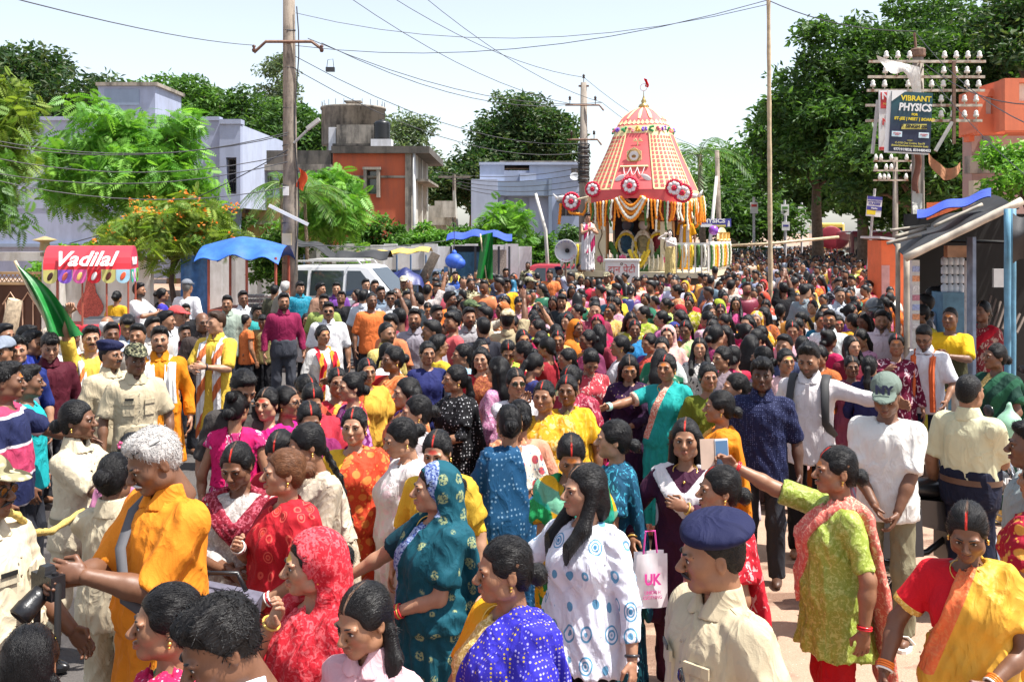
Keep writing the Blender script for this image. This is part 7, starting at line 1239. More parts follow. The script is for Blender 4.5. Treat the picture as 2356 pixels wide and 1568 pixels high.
# --- nearest rows
POL, PB = M('D', 1650, 1168, -55, 'policeman in navy beret and beige uniform with sunglasses in his pocket', ('tucked', KH, .42), KH, hair='crop', tone='m', hat=.035, fat=.45, hy=-22, hp=8, x=['moustache', ('beret', NAVY), ('uniform', fab('#b9ab8f')), ('belt', mat('olive belt', (.2, .17, .1), .6)), ('shoes', BOOT)], L=(.26, -.06, .86, .7), seed=3)
S('D', 1165, 1240, -58, 'woman in violet blue tie-dye sari with gold border and yellow blouse', fab('#2f2aa8', 'bandhani', '#a9a4dc', '#b8a030', border=('#b79a58', '#d8c48a')), fab('#d09410'), fat=.75, hy=-18, hp=4, sin=None, hair='lowbun', x=['earrings', 'necklace'], tone='m', L='fwdlow', R='belly')
person('D', 850, 1343, -38, 'girl in pale pink collared shirt with two long plaits', sex='f', st=1.50, top=('shirt', fab('#cfa6ac'), .8), bot=('trousers', fab('#3a3a48')), hair='tails', sin=0, hp=14, hy=-10, tone='m', seed=5)
M('D', 545, 1368, -62, 'curly haired man in white shirt bowing his head', ('shirt', fab('#d2d6e0'), .45), hair='curly', tone='d', hp=26, hy=-12, st=1.66, seed=6)
S('D', 385, 1350, -105, 'woman with low bun in pink tie-dye sari and green blouse', fab('#b81a4e', 'bandhani', '#e8b0c0', '#e07890'), fab('#0f7a4c'), hair='lowbun', sin=None, x=['earrings', 'necklace'], tone='m', fat=.4, hy=18)
person('D', 65, 1450, 172, 'girl with parted black hair seen from behind in grey shirt', sex='f', st=1.5, top=('shirt', fab('#8d8890'), .5), bot=('trousers', BLK), hair='tails', sin=0, hp=12, seed=8)
S('D', 722, 1213, -58, 'woman in coral red sari drawn over her head, hand at her mouth', fab('#b8202e', 'brocade', '#cf5a60', border=('#d05860', '#b82834')), fab('#a81426'), 'hood', R=(-.02, -.20, 1.40, .9), hy=-20, hp=4, hair='bun', tone='l', mark='y', fat=.4, hat=.02, x=['earrings', ('bangles', 'g', 'R')], fr=.45)
S('D', 1000, 1060, -62, 'woman in teal printed sari with blue border covering her head', fab('#0d4a58', 'motif', '#8f9a70', border=('#8fa0c4', '#3c4f8c')), fab('#0f3a46'), 'hood', L=(.02, -.24, .98, .9), R=(.50, -.30, 1.0, .4), hy=-14, tone='l', fat=.45, hat=.02, x=['earrings', 'necklace', ('bangles', 'rgr', 'L')], fr=.42)
person('D', 1345, 1070, -28, 'girl in white top printed with blue motifs and black trousers', sex='f', st=1.58, top=('peplum', fab('#d6d8e2', 'ogee', '#5d93b4', '#3f7ba2', sc=10.5), .85), bot=('trousers', BLK), hair='sidelong', sin=0, hy=-34, tone='l', L=(.30, -.1, .84, .6), R=(.42, -.2, 1.05, .5), x=[('watch', 'L'), ('shoes', mat('sandal brown', (.2, .06, .05), .6))], fat=.3, seed=11)
CAMMAN, CB = M('D', 378, 970, -62, 'grey haired man in orange kurta looking down at his camera', ('kurta', fab('#d98220'), .5), fab('#c9c4bc'), hair='grey', hc='g', d=4.35, st=1.80, hp=24, hy=-8, tone='d', fat=.7, L=(.07, -.36, 1.20, .8, (.5, .5, -1)), R=(.03, -.40, 1.17, .9, (.5, .5, -1)), x=[('moustache', 'g'), 'headglasses', ('strap', mat('grey strap', (.09, .09, .10), .7), -1), ('sandals', mat('brown sandal', (.1, .05, .03), .6))], seed=12)
M('B', -90, 130, 55, 'stout officer in camouflage cap and beige uniform holding a rope', ('tucked', fab('#c6baa0'), .42), fab('#c6baa0'), hair='crop', d=4.1, st=1.72, hat=.03, tone='d', fat=.9, x=['moustache', ('cap', CAMO), 'sunglasses', 'uniform', ('belt', mat('olive belt', (.2, .17, .1), .6)), ('shoes', BOOT)], L='fwdlow', R='fwdlow', seed=13)
person('B', 470, -18, 55, 'policewoman in beige uniform and black boots gripping the rope', sex='f', st=1.62, d=6.1, top=('tucked', fab('#c2b69c'), .46), bot=('trousers', fab('#c2b69c')), hair='lowbun', sin=None, tone='d', hy=12, stride=.16, L=(.18, -.5, 1.02, 1.0), R=(.06, -.5, 1.0, 1.0), x=['uniform', ('belt', mat('olive belt', (.2, .17, .1), .6)), ('shoes', BOOT), 'earrings'], seed=14)
person('B', 690, 165, 150, 'policewoman with neat black bun seen from behind in beige shirt', sex='f', st=1.56, d=4.9, top=('tucked', fab('#c2b69c'), .5), bot=('trousers', fab('#c2b69c')), hair='bun', sin=None, tone='d', R=(.52, -.25, 1.02, .9), L='fwd', x=[('shoes', BOOT)], hp=10, seed=15)
K('B', 800, 20, 168, 'girl in pale pink top with a pink flower in her hair', fab('#c07a9c'), fab('#c99ab8'), d=5.6, st=1.52, x=[('hairclip', mat('pink flower', (.7, .1, .25), .6))], hair='bun', hp=8, fr=.45)
S('Z5', 490, 360, -70, 'woman with hennaed brown hair in red sari with orange honeycomb print', fab('#ac1c28', 'ogee', '#d0584c', '#b8402c', sc=13), fab('#8a1020'), hair='bun', hc='h', sin=None, tone='l', hy=-10, fat=.5, L=(.16, -.16, .96, .6), R=(.0, -.26, 1.22, .9), x=['earrings', ('bangles', 'wrw')], st=1.56)
K('Z5', 730, 210, -62, 'girl in cream kurta with glasses and a long black plait', fab('#b3a48e', 'vstripe', '#bdb09c', sc=220), fab('#a89a86'), hair='braid', x=['glasses', 'earrings', ('dupatta', fab('#c6b8a4'))], hp=14, hy=-14, tone='m', lean=.25, R='fwdlow', L='belly', st=1.58)
S('Z5', 1120, 195, -72, 'woman wrapped in a white shawl with neat black bun', fab('#cfcac8', 'floral', '#d8c0c4'), fab('#c9c2be'), 'left', tone='l', sin=1, hp=16, x=['earrings'], fat=.5)
S('Z6', 185, 295, -18, 'woman with bowed head in yellow blouse beside the teal saris', fab('#c09a30'), fab('#d8ab30'), hp=14, mark='r', tone='l', x=['earrings'], fr=.5)
S('Z5', 490, 240, -22, 'woman with red hair parting in yellow sari and crimson blouse', fab('#cf9a1c', 'floral', '#d8b860'), fab('#a81428'), hp=34, tone='m', fr=.85, hair='braid')
K('Z5', 255, 320, -12, 'woman in silver grey dress with maroon sequined scarf', fab('#a39c98', 'brocade', '#c4c0bc'), fab('#c89018'), hair='lowbun', sin=1, hp=18, hy=-12, tone='d', x=[('dupatta', fab('#7a1428', 'brocade', '#b05868'))], R='belly')
K('A', 1715, 880, 165, 'woman in pink floral sleeveless kurta with magenta scarf, seen from behind', fab('#b02a66', 'leafy', '#e0c8d0'), fab('#c01858'), hair='topbun', fr=.12, tone='m', x=[('dupatta', fab('#c81660'))], hp=6, hy=-10)
M('A', 1740, 705, 15, 'young man with bowed head and dark shirt beside the pink scarf', ('shirt', fab('#3c3836'), .5), hp=30, hy=12, tone='m')
S('Z6', 545, 165, -150, 'woman in peacock blue sari with white embroidered blouse, back turned', fab('#0f4266', 'dots', '#6a8aa4', sc=30, border=('#cbbb92', '#8c2438')), fab('#cfc6b6', 'floral', '#b04a50', '#4a7a98'), hair='bun', sin=None, tone='m', fat=.65, L=(.05, -.25, .98, .8), x=['earrings', ('bangles', 'w', 'L')], hy=-24, st=1.56)
S('Z6', 595, 140, -165, 'woman with tight bun and peach sari just behind the peacock blue one', fab('#c98460', 'floral', '#d8a890'), fab('#c98a70'), hair='bun', sin=None)
S('Z6', 855, 300, 2, 'woman wrapped in green and yellow checked shawl looking down', fab('#1f8f50', 'plaid', '#d8a018', '#2a9a88', sc=26), fab('#b89020'), 'shawl', hp=30, mark='o', hair='bun', tone='m', R='belly', bot=('skirt', fab('#d0a020', 'floral', '#2c7a3a')))
S('Z6', 1075, 245, -88, 'woman in blue batik sari with bright pink blouse', fab('#12445e', 'leafy', '#3c9ab4'), fab('#c01470'), hair='lowbun', sin=None, tone='l', fat=.5, L='fwdlow')
K('Z7', 258, 240, -5, 'woman in deep purple embroidered kurta with white scarf', fab('#38102a', 'plain'), fab('#38102a'), hair='long', sin=1, tone='m', fr=.92, x=['necklace', ('dupatta', fab('#d6d0d2')), ('bangles', 'g')], R=(.30, -.18, .98, .8), L='chest', fat=.35, st=1.57)
S('Z7', 430, 478, -72, 'woman in red sari with royal blue blouse beside the policeman', fab('#b81c2c', 'leafy', '#d8a0a0', border=('#d88088', '#b82030')), fab('#1a1a86'), hair='lowbun', tone='m', sin=1, R='down', x=['earrings', ('bangles', 'wrwr')], st=1.52)
GRN, GB = person('Z7', 1020, 380, -68, 'woman in shiny lime kurta and red trousers raising a phone', sex='f', st=1.58, top=('tunic', fab('#8d9c40', 'brocade', '#b0bc68', rough=.42), .44), bot=('salwar', fab('#b0121c')), sari=(fab('#c8665a', 'brocade', '#d8a890'), 'stole'), hair='lowbun', sin=1, tone='m', fat=.6, mark='o', R=(.34, -.48, 1.54, .9, (.6, .2, -1)), L=(.30, .02, .84, .6), x=['earrings', ('bangles', 'rr')], seed=31)
S('Z8', 790, 700, -4, 'woman in golden yellow sari with orange border and red blouse', fab('#cf9a34', 'plain', border=('#d8683c', '#d87848'), rough=.5), fab('#c01020', border=('#cda24a', '#e0c070')), hair='lowbun', sin=1, hp=22, tone='d', fat=.4, R=(.34, -.16, .90, .6), L=(.10, -.24, .96, .9), x=['earrings', 'necklace', ('bangles', 'wooo')], st=1.53, seed=32)
NYM, NB = M('Z8', 398, 78, -6, 'man in NY baseball cap, plain white T-shirt and olive trousers', ('tee', fab('#d8d6d0'), .46), fab('#7c765e'), hair='crop', hat=.02, hp=22, tone='d', st=1.72, x=[('cap', fab('#66736a')), ('sandals', WSAND)], R=(.05, -.2, .90, .7), L=(.08, -.2, .86, .7), seed=33)
M('Z8', 795, 92, 152, 'balding man in cream short sleeved shirt with navy trousers, back turned', ('tucked', fab('#c6c2a0'), .44), fab('#14182c'), hair='crop', fat=.5, tone='m', R='belly', x=[('belt', mat('brown belt', (.1, .05, .03), .5))], st=1.67)
M('Z4', 340, 748, -8, 'tall young man in white shirt with black backpack, one arm stretched out', ('shirt', fab('#cdc6c6'), .95, .06), BLK, hair='quiff', hp=18, hy=-6, beard=.7, tone='m', L=(.66, -.22, 1.30, .6), x=[('backpack', mat('backpack', (.02, .02, .022), .7)), 'buttons'], st=1.76)
S('Z4', 1660, 760, -38, 'woman in bottle green sari with gold bands carrying a green bag', fab('#0c3328', 'vstripe', '#1c5038', border=('#a98c50', '#d0b070'), sc=40), fab('#0c3a2c'), hair='lowbun', tone='d', hy=-16, L='fwdlow', fat=.4, d=9.25, st=1.62)
K('Z4', 958, 690, 0, 'laughing woman in maroon kurta printed with white flowers', fab('#6a1232', 'leafy', '#d8b8bc', sc=18), fab('#5a1028'), sin=1, mark='o', hair='bun', tone='m', R=(.10, -.42, 1.34, .8), L='down', fr=.9, fat=.4, st=1.58)
M('Z4', 1170, 615, -12, 'man in white shirt with orange scarf and blue jeans looking down', ('shirt', fab('#d6d4d8'), .46), JEAN, hair='short', hp=26, beard=.6, x=['glasses', ('scarf', fab('#d8683a'), .55, .06)], tone='m', lean=.12, L='fwdlow')
M('Z4', 1340, 500, -14, 'young man in yellow and olive T-shirt clapping his hands', ('tee', fab('#d8ac1c', 'stripe', '#3a3820', '#d8ac1c', sc=8), .46), OFFW, hair='crop', mark='o', tone='d', L='clap', R='clap', d=10.8, zz=.2, st=1.64)
K('Z4', 1570, 430, -30, 'woman in red floral kurta with crimson scarf at the stall', fab('#8a3034', 'leafy', '#c0a090'), fab('#7a2028'), hair='lowbun', tone='d', x=[('dupatta', fab('#b01428'))], fr=.9, fat=.3, st=1.66, d=11.5, zz=.2)
S('Z4', 1130, 440, -65, 'woman in green blouse with pale yellow shawl before the bamboo post', fab('#c8b848'), fab('#0f7a4a'), hair='bun', tone='d', sin=None, d=11.8, zz=.2, st=1.6)
M('Z4', 850, 518, 4, 'smiling bearded man in pale pink shirt', ('shirt', fab('#cbb8be'), .9), hair='quiff', beard=.8, tone='m', hp=10, L='fwdlow')
K('Z4', 640, 705, 25, 'smiling girl in dark maroon kurta', fab('#6a1428'), fab('#5a1428'), hair='sidelong', tone='l', hy=10, fr=.7)
M('Z4', 480, 520, -4, 'bearded man with orange forehead mark in white printed shirt', ('shirt', fab('#ccd2d4', 'leafy', '#a8b0a8', sc=30), .46), hair='short', beard=.95, mark='o', x=['glasses'], tone='m')
person('Z4', 765, 850, 150, 'curly haired girl in navy jacket turning away', sex='f', st=1.45, top=('shirt', fab('#1c1e48'), .9), bot=('skirt', fab('#b87a90', 'vstripe', '#8a9ab8')), hair='tail', sin=None, tone='m', hy=20)
K('Z4', 640, 850, 10, 'small girl peering out beside the navy jacket', fab('#7a3a4a'), hair='bun', tone='d', st=1.42)
S('Z4', 650, 460, -88, 'woman in leaf green sari with neat bun', fab('#6c8a10', 'leafy', '#88a428'), fab('#5c7a10'), hair='bun', sin=None, tone='l', fat=.5)
S('Z4', 360, 450, -28, 'woman with red parting in yellow sari and crimson blouse beside the bearded men', fab('#d8a040', 'floral', '#d8c090'), fab('#a8102a'), hair='bun', tone='l', fat=.5)
K('Z4', 560, 420, 0, 'girl with centre parting in pale yellow dress', fab('#c8b878'), hair='long', tone='l')
M('Z4', 540, 290, 25, 'man in black and white checked shirt leaning forward', ('shirt', fab('#26262c', 'check', '#b8b8bc', '#66666c', sc=110), .9), hp=10, tone='m')
M('Z4', 640, 275, -18, 'bearded man in white shirt with sunglasses hung at the neck', ('shirt', fab('#cfccc8'), .46), beard=.8, hair='quiff', tone='m', hp=8)
M('Z4', 760, 230, -32, 'stout man in salmon T-shirt', ('tee', fab('#b4604c'), .46), beard=.6, fat=.6, tone='m')
S('Z4', 372, 290, 0, 'woman in bright orange sari folding her arms', fab('#c8641c', 'leafy', '#d88840'), fab('#a83818'), hair='bun', tone='d', L='chest', R='chest')
S('Z4', 290, 285, -10, 'woman in red sari hiding behind the orange one', fab('#a8281c'), fab('#b83838'), hair='bun', tone='m', R='mouth')
S('Z4', 200, 270, -15, 'woman in light pink sari beside the red one', fab('#c8708c'), fab('#b8486c'), hair='bun', tone='m')
BMAN, BB = M('Z4', 150, 190, -150, 'man in black T-shirt reaching up to the tall bamboo pole', ('tee', BLK, .46), tone='d', d=18.6, st=1.72, R='up', L=(-.12, -.12, 1.92, 1.0))
M('Z4', 1160, 270, -88, 'man in black and white checked shirt standing inside the stall', ('shirt', fab('#1c1c20', 'plaid', '#b8b8bc', '#55555a', sc=40), .46), tone='d', d=12.3, zz=.2)
M('Z4', 1232, 95, 80, 'man in light blue shirt in the shade of the stall', ('shirt', fab('#9ab0cc'), .9), tone='d', d=13.0, st=1.74, zz=.2); M('Z4', 1290, 98, -70, 'man in dark shirt facing the light blue one in the stall', ('shirt', fab('#3a2a2c'), .46), tone='d', d=13.3, st=1.74, zz=.2)
person('Z4', 170, 800, 20, 'woman with pulled back hair and orange forehead mark beside the backpack', sex='f', top=('kurti', fab('#c8a0a0'), .5), bot=('salwar', fab('#885858')), hair='bun', sin=None, mark='y', tone='m')
K('Z4', 930, 210, 60, 'girl in lilac dress at the edge of the stall', fab('#b070b8'), hair='long'); K('Z4', 880, 215, -10, 'girl in white dress with fringe beside the lilac one', fab('#d0ccd0'), hair='bun')
person('D', 2372, 1010, -80, 'man in grey T-shirt and blue jeans walking past the motorcycle', sex='m', d=5.2, st=1.66, top=('tee', fab('#8a9494'), .46), bot=('trousers', fab('#1c3a80')), hair='short', tone='d')
S('D', 2395, 1120, -120, 'woman in crimson sari right behind the golden yellow one', fab('#98142c', 'floral', '#c89040'), fab('#a01830'), hair='bun', d=4.9)
# --- left side
M('A', 660, 400, 8, 'young man in yellow polo with white scarf raising a green flag', ('tee', fab('#d8b848'), .46), tone='l', mark=None, R=(.22, -.16, 1.86, 1.2), x=['moustache', ('scarf', fab('#d8d4cc', 'vstripe', '#d87840', sc=60), .7, .07)], st=1.72)
M('A', 805, 482, 32, 'policeman in navy beret and beige shirt looking aside', ('tucked', KH, .42), KH, hair='crop', hat=.035, x=['moustache', ('beret', NAVY), 'uniform'], tone='m', hy=12)
M('A', 985, 528, 14, 'policeman in camouflage cap and beige shirt talking', ('tucked', KH, .42), KH, hair='crop', hat=.02, x=[('cap', fab('#3d4030', 'camo', '#14160f', '#8a8668', sc=30)), 'uniform', ('watch', 'L')], tone='d', L=(.25, -.12, .86, .5))
M('A', 1160, 405, 0, 'smiling bearded man in orange kurta with white scarf round his neck', ('kurta', fab('#d07c10'), .95), fab('#2c2c34'), beard=.55, hair='short', tone='l', st=1.74, x=[('scarf', fab('#d4d2d0'), .35, .1), 'moustache'])
M('A', 1570, 295, -32, 'young man in yellow kurta with white and orange stole, looking aside', ('kurta', fab('#d4b040'), .48), fab('#cdb468'), hair='short', hc='b', tone='l', hy=-20, st=1.76, x=[('scarf', fab('#dcdad8', 'vstripe', '#c86a3c', sc=34), 1.0, .10), ('watch', 'L')], L=(.05, -.3, 1.14, .5), R=(.08, -.3, 1.10, .5))
M('A', 130, 480, 2, 'man with red smeared forehead in navy shirt', ('shirt', fab('#1c2a68'), .6), mark='r', hair='curly', tone='l')
M('A', 360, 452, 8, 'young man in maroon open collar shirt smiling downwards', ('shirt', fab('#4a1020'), .7, .08), hair='fringe', hp=16, tone='l')
M('A', 45, 668, 78, 'man in pink and navy striped polo stretching out one arm', ('tee', fab('#b03a5c', 'stripe', '#20264a', '#d0c8cc', sc=16), .46), tone='d', st=1.76, hair='short', mark='o', L=(.42, -.42, 1.08, .4), fat=.4)
M('A', 200, 690, 82, 'man in turquoise T-shirt with receding hair', ('tee', fab('#1aa0a4'), .46), tone='d', st=1.66, hair='short')
M('A', 25, 478, -30, 'man in pale grey cap at the edge of the compound', ('shirt', fab('#6a6a70'), .5), hair='crop', x=[('cap', fab('#7a8290'))], hat=.02)
M('A', 235, 438, 55, 'dark haired man in blue shirt behind the red smeared forehead', ('shirt', fab('#24348a'), .9), tone='m'); M('A', 520, 398, 5, 'young man in white shirt beneath the green flag', ('shirt', fab('#c8c8c8'), .46), tone='d'); M('A', 810, 375, 10, 'man with neat hair behind the navy beret', ('shirt', fab('#9aa4b4'), .5), tone='d'); M('A', 925, 320, 0, 'young man with yellow painted forehead in grey blue shirt', ('shirt', fab('#8a9cb0'), .46), mark='y', tone='m', hp=18, hair='mop')
M('A', 1470, 300, 18, 'balding man with glasses in dark brown shirt', ('shirt', fab('#3a302e'), .46), hair='bald', x=['glasses'], tone='d'); M('A', 1650, 178, -8, 'moustached man in grey green shirt', ('shirt', fab('#8a968a'), .46), x=['moustache'], tone='m'); M('A', 1765, 145, 12, 'young man in white shirt near the food stall', ('shirt', fab('#d0d0d0'), .46), tone='d'); M('A', 1350, 240, 0, 'boy in black T-shirt near the ice cream cart', ('tee', BLK, .46), tone='d', st=1.5); M('A', 1285, 255, 60, 'old man in coral cap and white shirt', ('shirt', fab('#d0cccc'), .5), hair='crop', hc='s', x=[('cap', fab('#c04848'))], hat=.02, tone='m')
M('A', 1340, 392, 20, 'boy in maroon shirt amid the men', ('shirt', fab('#4a1a28'), .5), tone='d', st=1.5); M('A', 1110, 335, 30, 'man with thick hair behind the orange kurta', ('shirt', fab('#b0a8a0'), .5)); M('A', 1205, 290, 70, 'man in light shirt behind the coral cap', ('shirt', fab('#c0c0c0'), .5)); M('A', 780, 328, 160, 'bald man with white headcloth by the ice cream cart', ('shirt', fab('#b8b0a8'), .5), hair='bald', hc='w'); M('A', 438, 252, -20, 'cropped man just beyond the green flag', ('shirt', fab('#b8a898'), .5), hair='crop', tone='l'); M('A', 35, 385, 40, 'man with dark hair by the compound gate', ('shirt', fab('#6a6258'), .5)); M('A', 200, 400, 60, 'man with dark hair beside the sawn trunk', ('shirt', fab('#3a4a6a'), .5)); M('A', 1000, 385, -15, 'man with short beard behind the yellow forehead', ('shirt', fab('#a8a098'), .5), beard=.6)
M('A', 1010, 40, 62, 'bearded man in white T-shirt clapping beside the ice cream cart', ('tee', fab('#d2d2d4'), .46), beard=.9, L='clap', R='clap', hair='short', d=17.6, st=1.76); S('A', 1180, 92, 92, 'woman in violet blue blouse and black sari by the small tree', fab('#16161c'), fab('#3a34a0'), hair='bun', sin=None, d=18.5, st=1.62); M('A', 1360, 35, 150, 'man in white T-shirt and grey flat cap, back turned', ('tee', fab('#d0d0d2'), .46), hair='crop', hc='s', x=[('cap', fab('#6c7078'))], hat=.02, d=18.2, st=1.78); K('A', 850, 105, 150, 'girl in mustard top behind the cart posts', fab('#c89a20'), d=18.8, st=1.55)
# --- middle
M('Z1', 635, 418, 8, 'bearded man in magenta maroon shirt and grey trousers', ('tucked', fab('#7c1640'), .95), fab('#3c3e46'), beard=.85, tone='m', st=1.76, x=[('belt', mat('brown belt', (.1, .05, .03), .5)), 'buttons'])
M('Z1', 780, 320, 14, 'bearded man in teal patterned shirt', ('shirt', fab('#1d7c94', 'dots', '#7ab8c8', sc=40), .46), hair='mop', beard=.6, tone='l'); M('Z1', 1030, 498, 0, 'moustached man in white kurta with dark sunglasses', ('kurta', fab('#d2d0d2'), .5), WHT, x=['sunglasses', 'moustache'], hair='short', tone='m', fat=.4); M('Z1', 990, 430, -6, 'man in olive green polo with glasses', ('tee', fab('#86944e'), .46), x=['glasses'], fat=.4); M('Z1', 1140, 400, -12, 'boy in black T-shirt looking up', ('tee', BLK, .46), hair='fringe', hp=-18, tone='d', st=1.62)
M('Z1', 1410, 415, 18, 'man in plain orange T-shirt with thinning hair', ('tee', fab('#d87038'), .5), beard=.5, hair='crop', tone='d', st=1.72); M('Z1', 1580, 400, -2, 'man in white shirt and jeans with tinted glasses', ('tucked', fab('#d0d0d4'), .95), fab('#6a86a8'), x=['sunglasses'], tone='d', hair='short'); M('Z1', 1695, 268, -2, 'soldier in camouflage and pale cap with moustache', ('shirt', CAMO, .9), CAMO, hair='crop', hat=.02, x=['moustache', ('cap', fab('#a8a08c'))], tone='d', st=1.74)
M('Z1', 1545, 680, 38, 'balding bearded man in pale yellow kurta', ('kurta', fab('#cdb86c'), .5), hair='crop', beard=.9, tone='m', st=1.66); person('Z1', 980, 705, 28, 'short haired girl in white top with red stole', sex='f', top=('kurti', fab('#d2d0cc'), .5), bot=('salwar', fab('#c0c0bc')), hair='bun', sin=None, mark='o', tone='m', x=[('scarf', fab('#b81a2c', 'vstripe', '#c88a28', sc=50), .75, .10)], st=1.56)
S('Z1', 1600, 895, -62, 'dark woman in orange sari stretching her arm over the crowd', fab('#c86a38', 'vstripe', '#d88a58'), fab('#a8201c'), hair='bun', sin=None, tone='d', R=(.46, -.42, 1.34, .6), x=['earrings', ('bangles', 'w', 'R')], st=1.6)
S('Z1', 1370, 1000, 16, 'woman with orange painted forehead beside the stretched arm', fab('#c89838'), fab('#a84820'), mark='o', tone='m'); S('Z1', 1110, 1085, 8, 'woman in red and yellow sari with red parting', fab('#c03838', 'floral', '#d8a040'), fab('#b82838'), tone='m'); K('Z1', 1230, 1125, -68, 'woman in purple printed blouse with a high bun', fab('#6a1a60', 'floral', '#c080b8'), hair='topbun', tone='l', fr=.6); S('Z1', 1720, 1170, -72, 'woman with black hair in orange sari and purple blouse', fab('#c87848', 'vstripe', '#d89868'), fab('#4a2a70'), hair='long', tone='l', sin=None); S('Z1', 880, 1212, 8, 'woman with bright red parting bowing between the pink ones', fab('#a82838'), fab('#982038'), hp=24, tone='m'); S('Z1', 820, 1135, 30, 'woman with parted hair behind the red stole girl', fab('#a84830'), fab('#903828'), hp=20); K('Z1', 670, 1245, 58, 'woman in magenta kurta with gold rimmed glasses', fab('#b8147c'), hair='lowbun', x=['glasses', 'earrings'], tone='m'); K('Z1', 490, 1262, -28, 'young woman in magenta top with red smeared cheek', fab('#b0146a'), hair='bun', mark='r', tone='l'); S('Z5', 615, 108, 10, 'laughing woman with parted hair in plum sari', fab('#7a1c50'), fab('#6a1a48'), hp=14, tone='d', x=['earrings']); S('Z5', 855, 145, -14, 'smiling woman in vermilion sari with yellow blouse', fab('#c84428', 'floral', '#d88040'), fab('#d8a828'), tone='l', mark2=1, x=['earrings']); S('Z5', 1180, 78, -80, 'pale faced woman with gold earrings and white blouse', fab('#c8c0c0'), fab('#b8a8a8'), hair='bun', mark='r', tone='l', x=['earrings'])
M('Z1', 650, 318, 150, 'grey haired man near the food stall, back turned', ('shirt', fab('#8a8478'), .5), hair='grey', hc='g'); M('Z1', 555, 350, 160, 'boy in olive shirt, back turned, near the food stall', ('tee', fab('#4a4a3a'), .46), st=1.6); person('Z1', 450, 610, -10, 'boy looking down beside the maroon shirt', sex='m', st=1.38, top=('tee', fab('#7a7048'), .46), bot=('trousers', BLK), hair='fringe', hp=14, tone='d'); person('Z1', 395, 530, 40, 'child with dark hair in teal shirt', sex='m', st=1.45, top=('tee', fab('#2a8a88'), .46), bot=('trousers', BLK), hair='mop', tone='d'); person('Z1', 835, 600, 10, 'child with fringe beside the maroon sleeve', sex='f', st=1.38, top=('tee', fab('#c8c0bc'), .46), bot=('trousers', BLK), hair='long', sin=None, tone='m'); M('Z1', 300, 605, 120, 'small bald boy in orange vest', ('tee', fab('#c86a38'), .2), hair='crop', st=1.4)
for i, (x_, y_, yw, c_, lb) in enumerate(((1360, 295, 20, '#d0d0d0', 'cropped man beside the white car door'), (1440, 305, 10, '#b0b8c0', 'boy in pale shirt beside the white car'), (1490, 360, 20, '#6a7888', 'man in grey blue shirt behind the tinted glasses'), (960, 330, 50, '#8a6a58', 'man in brown shirt beside the white car window'), (1100, 325, 0, '#6a3a88', 'man in purple shirt before the white car'), (1340, 390, 150, '#b8bcc4', 'man in striped white shirt, back turned, near the white car'))): M('Z1', x_, y_, yw, lb, ('shirt', fab(c_), .46), tone='lmdm'[i % 4])
K('Z1', 1280, 385, -72, 'long haired girl in pink top beside the white car', fab('#c88a9c'), hair='long', tone='l')
PHM, PHB = M('Z2', 410, 340, 162, 'man in cream T-shirt lifting a phone high, back turned', ('tee', fab('#cbbfb8'), .46), R=(.30, -.15, 1.86, .9), st=1.70, hair='crop'); M('Z2', 610, 408, 62, 'bearded man with glasses in orange T-shirt', ('tee', fab('#d07030'), .46), x=['glasses'], hair='curly', beard=.9, tone='d', fat=.5); M('Z2', 795, 478, 68, 'policeman in green camouflage cap and pale shirt', ('shirt', fab('#b4ab9c'), .9), KH, hair='crop', hat=.02, x=[('cap', fab('#48583a', 'camo', '#2c3824', '#6c7850'))], tone='d', R='fwd', L=(.3, -.45, 1.45, .4)); M('Z2', 790, 290, 32, 'bareheaded soldier in camouflage turning aside', ('shirt', CAMO, .9), CAMO, tone='d', hair='crop')
